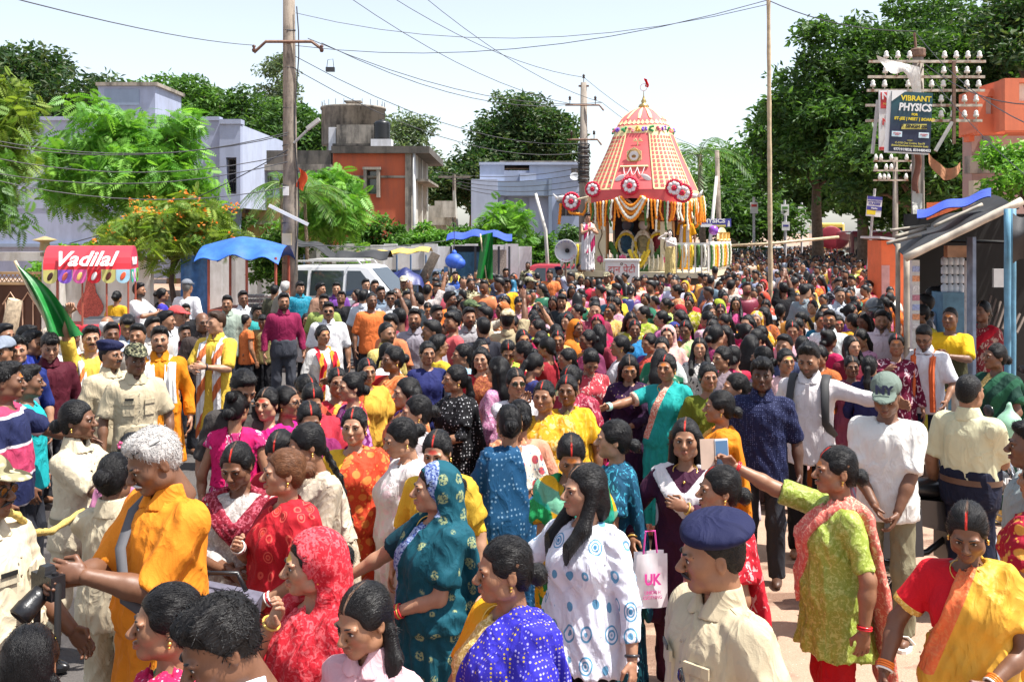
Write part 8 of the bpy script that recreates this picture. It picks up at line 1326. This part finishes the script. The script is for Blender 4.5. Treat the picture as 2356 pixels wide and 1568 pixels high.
M('Z2', 565, 245, 0, 'grey haired man in grey shirt with white moustache', ('shirt', fab('#6e727c'), .46), hair='crop', hc='g', x=[('moustache', 'g')], tone='d'); M('Z2', 655, 228, 4, 'bearded young man beside the grey haired one', ('shirt', fab('#2c4a90'), .5), beard=.8); YMAN = M('Z2', 1110, 290, -8, 'smiling moustached man in saffron T-shirt holding the flag staff', ('tee', fab('#d8a018'), .6), x=['moustache'], tone='d', hair='mop', R=(.30, -.25, 1.28, 1.2), st=1.7); M('Z2', 1310, 275, 65, 'soldier in camouflage cap turned away', ('shirt', CAMO, .9), CAMO, hair='crop', hat=.02, x=[('cap', fab('#8a866c', 'camo', '#5a5640', '#a8a488'))], tone='d'); M('Z2', 1120, 560, 165, 'guard in pale camouflage cap and beige shirt, back turned', ('tucked', KHD, .46), KH, hair='crop', hat=.02, x=[('cap', fab('#b0a488', 'camo', '#8a7c5c', '#c8bea4'))], tone='d', R='up'); M('Z2', 1490, 210, -12, 'bald man in orange T-shirt looking down', ('tee', fab('#d07440'), .46), hair='crop', hp=20, beard=.5, tone='m', st=1.74); M('Z2', 1295, 145, 0, 'moustached soldier in camouflage near the red car', ('shirt', CAMO, .9), CAMO, hair='crop', x=['moustache'], tone='d'); M('Z2', 1570, 180, 55, 'policeman in dark beret beside the loudspeaker', ('shirt', WHT, .46), KH, hair='crop', hat=.03, x=[('beret', NAVY)], tone='d'); M('Z2', 1755, 155, 50, 'bareheaded guard in pale camouflage before the chariot', ('shirt', fab('#a89878', 'camo', '#8a7a58', '#bcae90'), .46), CAMO, hair='crop', tone='m', st=1.74); M('Z2', 1100, 200, 10, 'man in mauve grey shirt with glasses', ('shirt', fab('#8a7480'), .46), x=['glasses']); M('Z3', 250, 222, 0, 'moustached policeman in dark beret before the donation box', ('tucked', fab('#c0b8a8'), .46), KH, hair='crop', hat=.03, x=['moustache', ('beret', NAVY)], tone='d'); M('Z3', 310, 308, -6, 'guard in striped camouflage cap below the donation box', ('shirt', CAMO, .5), CAMO, hair='crop', hat=.02, x=[('cap', fab('#8a8468', 'camo', '#4a4838', '#b0a88c'))], tone='d'); M('Z3', 580, 235, 95, 'man with thick hair in dark shirt beside the donation box', ('shirt', fab('#3a4048'), .5), hair='mop')
person('Z2', 410, 850, 12, 'boyish girl in plain navy T-shirt', sex='f', top=('tee', fab('#20265a'), .46), bot=('trousers', BLK), hair='bun', sin=None, tone='m', fat=.3, st=1.56); M('Z2', 505, 790, 120, 'boy with glasses and yellow collar behind the navy T-shirt', ('tee', fab('#c8a830'), .46), x=['glasses'], st=1.58); S('Z2', 885, 900, -10, 'fair young woman with long black hair and brown sari', fab('#7a3a28', 'brocade', '#a86838'), fab('#a01c28'), hair='long', sin=None, tone='l'); K('Z2', 1030, 985, -120, 'long haired girl in pink dress with jewelled hair clips', fab('#a86a8c', 'brocade', '#c8a0b4'), hair='long', tone='l', st=1.56); S('Z2', 720, 870, -72, 'woman with bun and light blouse between navy T-shirt and brown sari', fab('#8aa8b8'), fab('#7a98a8'), hair='bun', sin=None)
BLS, BLB = S('Z2', 655, 1060, -62, 'woman in sheer black sequined sari holding up a phone', fab('#0e0e12', 'dots', '#b0b0b4', sc=34), fab('#101014', 'dots', '#8a8a90', sc=40), hair='tail', sin=None, tone='m', R=(.02, -.42, 1.28, 1.0), L=(.16, -.3, 1.05, .8), x=['earrings'], fr=.7, hy=-8); K('Z2', 1190, 1090, 14, 'woman in white with sunglasses, one hand raised to her face', fab('#c8c4c8'), hair='lowbun', x=['sunglasses'], R='mouth', tone='m', fr=.5); S('Z2', 1120, 830, 2, 'woman in lime green with red parting bowing her head', fab('#a0b840'), fab('#b8c860'), hp=24, tone='m'); S('Z2', 1250, 745, 18, 'woman with orange cheeks near the pale cap', fab('#b84838'), fab('#a83838'), mark='o'); S('Z2', 1345, 570, -4, 'woman with glasses and mustard shawl frowning', fab('#c89430'), fab('#b88420'), x=['glasses'], tone='l', hair='bun', sin=None); S('Z2', 1560, 750, 0, 'frowning woman with crimson scarf and orange forehead', fab('#b01c3c'), fab('#c87070'), mark='o', tone='d'); S('Z2', 1440, 1200, -18, 'broad faced woman in yellow floral sari with red parting', fab('#cf9420', 'leafy', '#d8b870'), fab('#b88820'), tone='m', fat=.85, hair='bun'); S('Z2', 1645, 1150, -10, 'laughing dark woman in plain yellow sari with olive border', fab('#cf9e1c', 'check', '#d8b040', '#c89a18', sc=90, border=('#4a4420', '#6a5c2c')), fab('#c89010'), tone='d'); S('Z2', 1690, 1058, -30, 'woman in maroon print sari beside the yellow ones', fab('#8a2038', 'leafy', '#c08088'), fab('#8a2030'), hp=18); K('Z3', 160, 970, 12, 'woman with swept up hair bowing low in red print', fab('#b03a44', 'leafy', '#d8b0a8'), hair='bun', sin=None, hp=38, tone='m'); S('Z2', 1250, 845, -100, 'woman in red dotted sari, face turned away', fab('#b01c30', 'dots', '#d8a878', sc=18), fab('#b84048'), hair='bun', sin=None); S('Z2', 1420, 755, 150, 'woman in dark sari with back turned beside the crimson scarf', fab('#4a1c34'), fab('#581c3c'), sin=None); ARM, AB = S('Z2', 1650, 600, -40, 'woman in peach sari throwing one bangled arm high', fab('#c87878'), fab('#c01c40'), R=(.34, -.30, 1.88, .4), x=[('bangles', 'rr', 'R')], tone='l')
# --- right middle
S('Z3', 560, 735, 0, 'woman in bright blue sari looking straight ahead', fab('#1c6a9c', 'brocade', '#2c7cac'), fab('#1a5c88'), tone='d', mark2=1); S('Z3', 840, 1038, -14, 'woman in turquoise sari with pale bangles stretching out her arm', fab('#1d9a94', 'plain', border=('#c87868', '#d8c8b0')), fab('#1a8a88', border=('#c8c0a8', '#d89888')), tone='m', mark='o', hair='bun', R=(.46, -.40, 1.24, .4), x=['necklace', 'earrings', ('bangles', 'tttt', 'R')], st=1.58, hy=-6); K('Z3', 505, 1038, 4, 'girl in dark purple shawl looking down', fab('#2c1230'), fab('#2c1230'), hair='long', mark='o', hp=18, x=[('dupatta', fab('#34143a', 'dots', '#a08a68'))], tone='m', L='belly', fr=.9); S('Z3', 800, 885, -8, 'frowning fair woman in white and green sari', fab('#c0c8c4', 'plaid', '#2a7858', '#c8ccc8', sc=14), fab('#1c6a4c'), tone='l', hair='bun', sin=None); K('Z3', 1130, 890, 0, 'long haired girl in black and white print dress', fab('#c0bcb8', 'leafy', '#1a1a1e', sc=26), hair='sidelong', mark='o', tone='l', st=1.5); S('Z3', 1330, 970, -48, 'young woman with tight hair and dark blouse beside the print dress', fab('#7a6a70'), fab('#54485a'), hair='lowbun', sin=None, tone='m'); S('Z3', 1205, 1120, 16, 'woman in olive green sari with swept back hair', fab('#6c7420', 'leafy', '#8a9238'), fab('#5c6418', border=('#b8a860', '#d8d0a0')), hair='topbun', tone='m', sin=None, mark2=1); K('Z3', 1450, 1205, -70, 'young woman with coiled bun and orange forehead in white', fab('#c0b4b8'), hair='bun', mark='o', tone='l', fr=.5); M('Z3', 1680, 1075, 0, 'dark young man in navy dotted shirt with thick hair', ('shirt', fab('#141a3c', 'dots', '#5c648c', sc=70), .5), hair='mop', tone='b'); S('Z7', 430, 95, -84, 'woman in marigold orange sari with gold bangles', fab('#cf7a14', 'plain', border=('#c8943c', '#d8a850')), fab('#c87018'), hair='lowbun', sin=None, tone='m', fat=.5, L='belly', x=['earrings', ('bangles', 'gg')]); K('Z3', 1585, 860, 150, 'girl with long wavy hair in white dress with purple print, back turned', fab('#c8c0c8', 'leafy', '#8a4a80'), hair='long'); K('Z3', 1680, 965, -115, 'woman with gleaming black hair, face turned away, in lilac', fab('#9a7a98'), hair='lowbun'); K('Z3', 430, 870, -80, 'young woman in white kurta with drop earrings', fab('#c4c0c4'), hair='lowbun', sin=None, tone='m', x=['earrings'])
for i, (x_, y_, yw, kind, c_, lb, kw) in enumerate([(590, 590, -80, 'S', '#d0a0a0', 'grey haired lady with glasses and pink floral sari', dict(hc='g', x=['glasses'])), (790, 650, -82, 'K', '#b86a98', 'girl in pink frock with tied hair', dict()), (830, 540, -70, 'S', '#a8c860', 'woman in pale green and pink sari', dict(sin=None)), (925, 420, -82, 'S', '#b06a40', 'tall woman in rust orange sari, head high', dict(st=1.64, sin=None)), (1000, 388, -15, 'H', '#cfa030', 'woman with yellow sari drawn over her head', dict()), (1040, 530, -22, 'S', '#98981c', 'woman in olive yellow sari with red parting', dict(tone='d')), (1010, 735, -14, 'S', '#a0c080', 'woman in pale green sari with scarlet parting', dict(tone='d', hp=12)), (850, 785, -10, 'H', '#d0a0a0', 'old woman with pink veil over her head', dict()), (1315, 590, 0, 'SH', '#cf8c1c', 'smiling woman with glasses in orange yellow shawl', dict(x=['glasses'])), (1450, 530, 0, 'K', '#b8487c', 'girl with glasses and wavy hair in rose pink', dict(x=['glasses'], hair='sidelong')), (1630, 660, -5, 'H', '#cf9c20', 'old woman with mustard veil over grey hair', dict(hc='g')), (1720, 550, -15, 'K', '#a8b4c0', 'girl in pale blue kurta looking down', dict(hp=14)), (1225, 790, -12, 'K', '#b8b0b4', 'smiling girl with jet black hair and white blouse', dict(hair='long')), (1560, 420, 0, 'K', '#1c2458', 'girl with glasses in navy dress with lime scarf', dict(x=['glasses', ('dupatta', fab('#98b030'))])), (1840, 590, 160, 'S', '#7a5c40', 'woman in brown shawl and red blouse, back turned', dict(hair='braid', sin=None)), (1330, 460, 165, 'S', '#b8848c', 'woman with round bun seen from behind', dict(sin=None)), (1410, 380, 150, 'M', '#b8b0a8', 'boy with cropped hair seen from behind', dict()), (1690, 378, -20, 'H', '#b81c28', 'woman with scarlet veil over her head', dict()), (1220, 600, 40, 'K', '#7a1c28', 'girl with long hair in dark red', dict(hair='long')), (250, 770, 150, 'S', '#98305c', 'woman with loose black hair seen from behind', dict(hair='long', sin=None)), (140, 820, -60, 'S', '#6a2848', 'woman in wine sari with hairband', dict()), (200, 620, -75, 'S', '#a83860', 'woman with dark hair in raspberry sari', dict()), (50, 590, -70, 'S', '#b85878', 'woman in dusty pink sari near the raised arm', dict()), (340, 590, -30, 'S', '#c8a048', 'woman in yellow ochre sari with orange forehead', dict(mark='o')), (400, 470, 20, 'S', '#c8b030', 'smiling woman in yellow with orange cheeks', dict(mark='o')), (650, 340, -5, 'S', '#b84830', 'smiling woman in brick orange sari', dict(tone='l')), (790, 395, -10, 'S', '#b070a8', 'woman in mauve sari looking down', dict(hp=10)), (1270, 250, 0, 'S', '#c8902c', 'woman in amber sari smiling beside a raised phone', dict()), (1400, 222, 0, 'S', '#c86888', 'woman in rose sari near the bamboo pole', dict()), (1560, 330, -6, 'S', '#c8a03c', 'woman in gold sari near the bamboo pole', dict())]):
 kw.setdefault('tone', 'mld'[i % 3])
 if kind in 'SHSH' and kind != 'M': S('Z3', x_, y_, yw, lb, fab(c_, ['plain', 'leafy', 'floral', 'brocade'][i % 4], '#c8b090'), fab('#8a3040' if i % 2 else '#a87030'), 'hood' if kind == 'H' else 'shawl' if kind == 'SH' else 'left', **kw)
 elif kind == 'K': K('Z3', x_, y_, yw, lb, fab(c_), **kw)
 else: M('Z3', x_, y_, yw, lb, ('tee', fab(c_), .46), **kw)
# --- on the chariot
person('D', 1352, 488, 20, 'priest in white dhoti and shawl standing on the chariot deck', sex='m', d=29.3, zz=1.5, st=1.72, hair='mop', tone='l', top=None, bot=('dhoti', fab('#d6d0d0')), x=[('scarf', fab('#d6d2d2', 'vstripe', '#b83060', sc=16), .8, .14)], R='chest', L='chest', lod=2)
person('D', 1578, 484, -15, 'man in yellow shirt and dhoti standing beside the chariot pillar', sex='m', d=29.8, zz=1.5, st=1.72, hair='crop', tone='d', top=('kurta', fab('#d0951c'), .5), bot=('dhoti', fab('#cf9a2c')), x=[('scarf', fab('#c8c4c8'), .7, .1)], lod=2)
person('D', 1542, 528, -12, 'pale painted statue with golden dhoti and halo before the shrine', sex='m', d=28.8, zz=1.42, st=1.32, hair='long', tone='w', top=None, bot=('dhoti', fab('#c8b070', 'brocade', '#d8c890')), R=(.18, -.2, 1.5, .5), L='chest', lod=2, cat='statue', group='figures on the chariot')
# ------------------------------------------------------------------ things people hold
CAMP = hand(CAMMAN, CB, 'R'); b = MB(); c = empty('camera_held', CAMP, R(-35), 'black single lens camera held by the man in the orange kurta', 'camera'); MK = mat('camera black', (.012, .012, .014), .35, bump=.2, bsc=90)
b.box((0, 0, 0), (.145, .06, .095)); b.box((0, -.005, .06), (.06, .055, .04), None, .7); part(b, 'camera_body', MK, c); b = MB(); b.lathe([(.036, .03), (.04, .06), (.042, .10), (.045, .105), (.045, .15), (.038, .155), (.036, .12)], (0, 0, 0), 20, Matrix.Rotation(R(128), 3, 'X')); part(b, 'lens', MK, c, True); b = MB(); b.cyl((.05, 0, .048), (.05, 0, .058), .013, None, 10); part(b, 'mode_dial', MK, c)
b = MB(); b.tube([(.07, 0, .02), (.10, -.02, -.20), (.06, -.03, -.42), (-.02, -.03, -.46), (-.05, -.02, -.25), (-.07, 0, .02)], .016, 6, False, .2); part(b, 'camera_strap', mat('strap black', (.015, .015, .016), .6), c, True); text_mesh('Nikon', .04, FLATY, c, 'lettering', (.10, -.038, -.22), (PI / 2, PI / 2, 0), 'CENTER', 0, .001)
def phone(p, rz, label, tilt=0.0, cover=False, m=None):
 o = empty('phone', p, rz, label, 'phone'); b = MB(); b.box((0, 0, .03), (.075, .009, .155)); part(b, 'phone_body', m or mat('phone white', (.6, .6, .6), .3), o); b = MB(); b.box((0, -.0055, .03), (.068, .002, .135)); part(b, 'screen', glassy('phone screen', (.04, .12, .25)), o)
 if cover: b = MB(); b.box((-.075, .012, .03), (.075, .006, .158), Matrix.Rotation(R(-14), 3, 'Z')); part(b, 'flip_cover', mat('tan cover', (.62, .45, .34), .6), o)
 o.rotation_euler = (R(tilt), 0, rz); return o
phone(hand(GRN, GB, 'R'), R(14), 'white phone in a tan flip cover held up by the woman in lime', -8, True); phone(hand(PHM, PHB, 'R'), R(0), 'black phone held high by the man in the cream T-shirt', 0, False, MK); phone(hand(BLS, BLB, 'R'), R(-120), 'dark red phone held by the woman in sheer black', 0, False, mat('phone maroon', (.16, .02, .04), .35))
b = MB(); pts = [at(-120, 1120, 4.0), at(-20, 1165, 4.1), at(40, 1185, 4.2), at(75, 1225, 4.4), at(118, 1222, 4.8), at(205, 1165, 5.5)]; pp = []
for i in range(len(pts) - 1): pp += [pts[i].lerp(pts[i + 1], k / 6) for k in range(6)]
b.tube(pp, [.016 * (1 + .16 * (-1) ** i) for i in range(len(pp))], 9); b.build('rope', mat('yellow rope', (.52, .38, .10), .8, .35, 60, bump=.8, bsc=60), None, True, 'thick yellow rope held between the stout officer and policewomen', 'rope')
b = MB(); q = at(2240, 985, 7.9); F = Field((-.14, -.12, -.2), (.14, .12, .12), .016); F.ell((0, 0, -.06), (.10, .085, .10), 0).cone((0, 0, 0), (0, 0, .10), .04, .018, .04); F.wrinkle(.006, 40, 3); V, Q = F.mesh(); o = tag(link('carrier_bag', raw_mesh('carrier_bag', V, Q), mat('green plastic', (.30, .55, .38), .3, .2, 12)), 'knotted pale green plastic bag carried by the woman in bottle green', 'bag'); o.location = at(2322, 960, 7.4)
c = empty('carrier_bag', at(1496, 1345, 5.0), R(10), 'white and pink printed carrier bag beside the girl in white', 'bag'); b = MB(); b.grid(lambda u, v: (-.13 + .26 * u + .03 * (1 - v) * (u - .5), -.04 + .012 * math.sin(u * 7 + v * 4), -.14 + .36 * v), 8, 8); b.grid(lambda u, v: (.13 - .26 * u, .04 + .012 * math.sin(u * 6), -.14 + .36 * v), 8, 8); b.add([(-.13, -.04, -.14), (.13, -.04, -.14), (.13, .04, -.14), (-.13, .04, -.14)], [(0, 1, 2, 3)]); part(b, 'bag_body', mat('white bag', (.7, .68, .70), .5), c, True); text_mesh('UK', .10, mat('printed pink', (.75, .06, .35), .6), c, 'lettering', (.0, -.062, .05), (PI / 2, 0, 0), 'CENTER', 0, .004); text_mesh('UNION H\nCLOTHING', .032, mat('printed pink', (.75, .06, .35), .6), c, 'lettering', (.0, -.062, -.05)); b = MB(); b.tube([(-.06, 0, .2), (-.04, 0, .36), (.04, 0, .36), (.06, 0, .2)], .008, 5); part(b, 'handle', mat('printed pink', (.75, .06, .35), .6), c)
bpy.data.objects[c.name].scale = (.6, .6, .75)
c = text_mesh('NY', .075, mat('navy stitching', (.03, .035, .08), .7), NYM, 'cap_lettering', NB.hw((0, -.108, .205)), (R(90 - 40 + 0), 0, 0), 'CENTER', 0, .004, .004); c.rotation_euler = (Matrix.Rotation(R(22), 3, 'X') @ Matrix.Rotation(R(62), 3, 'X')).to_euler()
c = empty('shoulder_bag', (0, 0, 0), 0, 'dark grey camera bag hanging behind the man in the orange kurta', 'bag'); c.location = at(505, 1420, 4.5); b = MB(); b.box((0, 0, 0), (.34, .18, .24), Matrix.Rotation(R(12), 3, 'Y'), .92); part(b, 'bag_body', mat('bag fabric', (.10, .095, .13), .7, .2, 30), c); b = MB(); b.tube([(-.1, 0, .12), (-.05, 0, .2), (.08, 0, .2), (.12, 0, .12)], .012, 6); part(b, 'bag_handle', MK, c, True)
# ------------------------------------------------------------------ the rest of the crowd: copies of a few figures
random.seed(5); rs = random.Random(99); WPAL = ['#b8203c', '#c8681c', '#cf9a24', '#a8184c', '#b85a80', '#7a1c50', '#1c6a8a', '#98a030', '#c04a38', '#c8a0a8', '#2a6a50', '#5a2a70', '#c8c0bc', '#c83a68', '#d0b060', '#8a2028', '#b08a9c', '#303a78', '#a85a30', '#c87a90']; MPAL = ['#c8c8ca', '#a8b4c4', '#3a4560', '#c87a48', '#8a8a90', '#b0a080', '#22262e', '#7a3040', '#d0c8b8', '#5a7080', '#b8505c', '#c8a040']
CN = {'#b8203c': 'crimson', '#c8681c': 'orange', '#cf9a24': 'golden yellow', '#a8184c': 'magenta', '#b85a80': 'rose pink', '#7a1c50': 'plum', '#1c6a8a': 'teal blue', '#98a030': 'olive green', '#c04a38': 'vermilion', '#c8a0a8': 'pale pink', '#2a6a50': 'dark green', '#5a2a70': 'violet', '#c8c0bc': 'off-white', '#c83a68': 'hot pink', '#d0b060': 'straw yellow', '#8a2028': 'dark red', '#b08a9c': 'mauve', '#303a78': 'navy blue', '#a85a30': 'rust', '#c87a90': 'salmon pink', '#c8c8ca': 'white', '#a8b4c4': 'pale blue', '#3a4560': 'slate blue', '#c87a48': 'apricot', '#8a8a90': 'grey', '#b0a080': 'khaki', '#22262e': 'black', '#7a3040': 'maroon', '#d0c8b8': 'cream', '#5a7080': 'steel blue', '#b8505c': 'coral', '#c8a040': 'mustard'}
FO = fab((.5, .5, .5), 'objprint', obj=True); FO2 = fab((.5, .5, .5), 'plain', obj=True); LODH.update({k: v + (w,) for (k, v), w in zip(list(LODH.items()), (.075, .034, .038, .07, .05))})
def protos(lod):
 out = []
 for i in range(9): out.append(('w', ['sari', 'sari', 'kurta', 'sari', 'veil', 'kurta', 'sari', 'kurta', 'sari'][i], person_parts(dict(sex='f', seed=200 + i, hair=['bun', 'lowbun', 'long', 'bun', 'bun', 'tail', 'long', 'braid', 'topbun'][i], sin=[1, 1, 0, None, 1, 0, None, 0, 1][i], tone='mldmdmlmd'[i], fat=(.2, .5, .1, .4, .3, .1, .6, .2, .4)[i], hy=(0, -25, 15, 30, -10, 0, -30, 20, 10)[i], hp=(8, 0, 14, 5, 4, 20, 0, 8, -4)[i], mark=(None, 'o', None, 'r', None, 'o', None, None, 'o')[i], top=('blouse', FO2, .36) if i in (0, 1, 3, 4, 6, 8) else ('kurti', FO, .8), sari=(FO, 'hood' if i == 4 else 'left') if i in (0, 1, 3, 4, 6, 8) else None, bot=None if i in (0, 1, 3, 4, 6, 8) else ('salwar', FO2), L=('down', 'belly', 'down', 'chest', 'down', 'belly', 'down', 'chest', 'down')[i]), lod)[0]))
 for i in range(5): out.append(('m', ['shirt', 'T-shirt', 'shirt', 'kurta', 'T-shirt'][i], person_parts(dict(sex='m', seed=220 + i, hair=['short', 'mop', 'crop', 'short', 'curly'][i], tone='dmlmd'[i], beard=(0, .7, 0, .8, 0)[i], x=[['moustache'], [], [], ['moustache'], []][i], hy=(0, 20, -20, 10, -10)[i], hp=(5, 0, 10, 0, 8)[i], top=(['shirt', 'tee', 'shirt', 'kurta', 'tee'][i], FO2, (.46, .46, .9, .9, .46)[i]), bot=('trousers', fab('#2c2e36')), R=('down', 'down', 'fwdlow', 'down', 'up')[i]), lod)[0]))
 return out
PR = {2: protos(2), 3: protos(3)}
def free(x, y, r=.30): return all((x - a) ** 2 + (y - b) ** 2 > (r + q * .4) ** 2 for a, b, q in PEOPLE)
def in_crowd(u, d):
 if d < 9.6: return False
 if d < 13: return 880 < u < 1990
 if d < 20: return 860 < u < 2050
 if d < 27.6: return 1000 < u < 2000
 if d < 36: return 1672 < u < 2008
 return 1640 < u < 2020
cand = []; tries = 0; dd = 9.6
while tries < 26000:
 tries += 1; d_ = 9.6 * (78 / 9.6) ** (rs.random() ** .82); u_ = rs.uniform(860, 2050)
 if not in_crowd(u_, d_): continue
 x_ = gx(u_, d_)
 if not free(x_, d_, .33 if d_ < 14 else .48 if d_ < 30 else .58): continue
 PEOPLE.append((x_, d_, .36)); cand.append((d_, x_))
cand.sort(); NIND = max(0, 300 - NP[0]); usedl = {}
FARV = []
def far_label(sex, kind, cn, d_, x_):
 where = 'in the packed crowd before the chariot' if d_ < 20 else 'in the crowd close to the chariot' if d_ < 29 else 'in the far crowd beyond the chariot'
 return '%s in %s %s %s' % ('woman' if sex == 'w' else 'man', cn, 'veiled sari' if kind == 'veil' else kind, where)
for i, (d_, x_) in enumerate(cand):
 u_ = CU + x_ / d_ * FPX; pw = .86 if u_ > 1150 else .35
 if d_ > 30: pw = .68
 w = rs.random() < pw; lst = [p for p in PR[2 if d_ < 17 else 3] if p[0] == ('w' if w else 'm')]; pr = rs.choice(lst); cname = rs.choice(WPAL if w else MPAL); st = rs.uniform(1.46, 1.60) if w else rs.uniform(1.60, 1.76); s = st / 1.7
 yaw = rs.gauss(-30, 45) if d_ < 30 else rs.gauss(-8, 40)
 if rs.random() < .16: yaw = rs.uniform(120, 240)
 rz = R(yaw) - math.atan2(x_, d_); c1 = lin(cname); c1 = tuple(q * rs.uniform(.85, 1.1) for q in c1); c2 = lin(rs.choice(WPAL)) if w else c1
 if i < NIND:
  root = empty('person', (x_, d_, 0), rz, far_label(pr[0], pr[1], CN[cname], d_, x_), 'person', 'people in the procession'); root.scale = (s, s, s)
  for nm, me, m_, par in pr[2]:
   o = link(nm, me, m_, root); o.color = (*(c1 if nm in ('sari', 'kurta', 'shirt', 't_shirt', 'collar') else c2), 1)
 else: FARV.append((pr[0], rs.randrange(9) if w else rs.randrange(5), x_, d_, rz, s, c1, c2))
if FARV:
 P4 = protos(4); GV = {'w': [p for p in P4 if p[0] == 'w'], 'm': [p for p in P4 if p[0] == 'm']}; acc = []; cache = {}
 def arrays(me):
  if me.name in cache: return cache[me.name]
  n = len(me.vertices); V = np.empty(n * 3, f4); me.vertices.foreach_get('co', V); me.calc_loop_triangles(); T = np.empty(len(me.loop_triangles) * 3, np.int32); me.loop_triangles.foreach_get('vertices', T); C = None
  if 'Col' in me.attributes: C = np.empty(n * 3, f4); me.attributes['Col'].data.foreach_get('vector', C); C = C.reshape(-1, 3)
  cache[me.name] = (V.reshape(-1, 3), T.reshape(-1, 3), C); return cache[me.name]
 for sx, k, x_, d_, rz, s, c1, c2 in FARV:
  ca, sa = math.cos(rz), math.sin(rz); Rm = np.array(((ca, -sa, 0), (sa, ca, 0), (0, 0, 1)), f4) * s
  for nm, me, m_, par in GV[sx][k][2]:
   V, T, C = arrays(me); col = C if C is not None else np.tile(np.array(c1 if nm in ('sari', 'kurta', 'shirt', 't_shirt', 'collar') else (c2 if nm != 'trousers' else (.03, .03, .04)), f4), (len(V), 1)); acc.append((V @ Rm.T + np.array((x_, d_, 0), f4), np.zeros((0, 4), np.int32), T, col))
 V, Q, T, C = join(acc); o = link('distant_crowd', raw_mesh('distant_crowd', V, Q, T, True, {'Col': C}), MSKIN); tag(o, 'packed heads of the distant crowd filling the road', 'crowd', None, 'stuff'); print('far', len(FARV), len(T))
 for p in P4:
  for nm, me, m_, par in p[2]: bpy.data.meshes.remove(me)
print('people', NP[0], 'individual copies', min(NIND, len(cand)), 'cand', len(cand), 'custom tris', TRI[0], 'total mesh tris', sum(sum(max(0, p.loop_total - 2) for p in m.polygons) if len(m.polygons) < 3000 else len(m.polygons) * 2 for m in bpy.data.meshes))
b = MB()
for k_ in (0, 1): b.ball((.075 + .02 * k_, -.195 - .012 * k_, 1.235 - .055 * k_), (.017, .007, .024), 10, 6)
b.tube([(.075, -.19, 1.26), (.10, -.195, 1.22), (.10, -.20, 1.15)], .003, 5); part(b, 'pocket_sunglasses', glassy('sunglass lens', (.01, .01, .012)), POL, True)
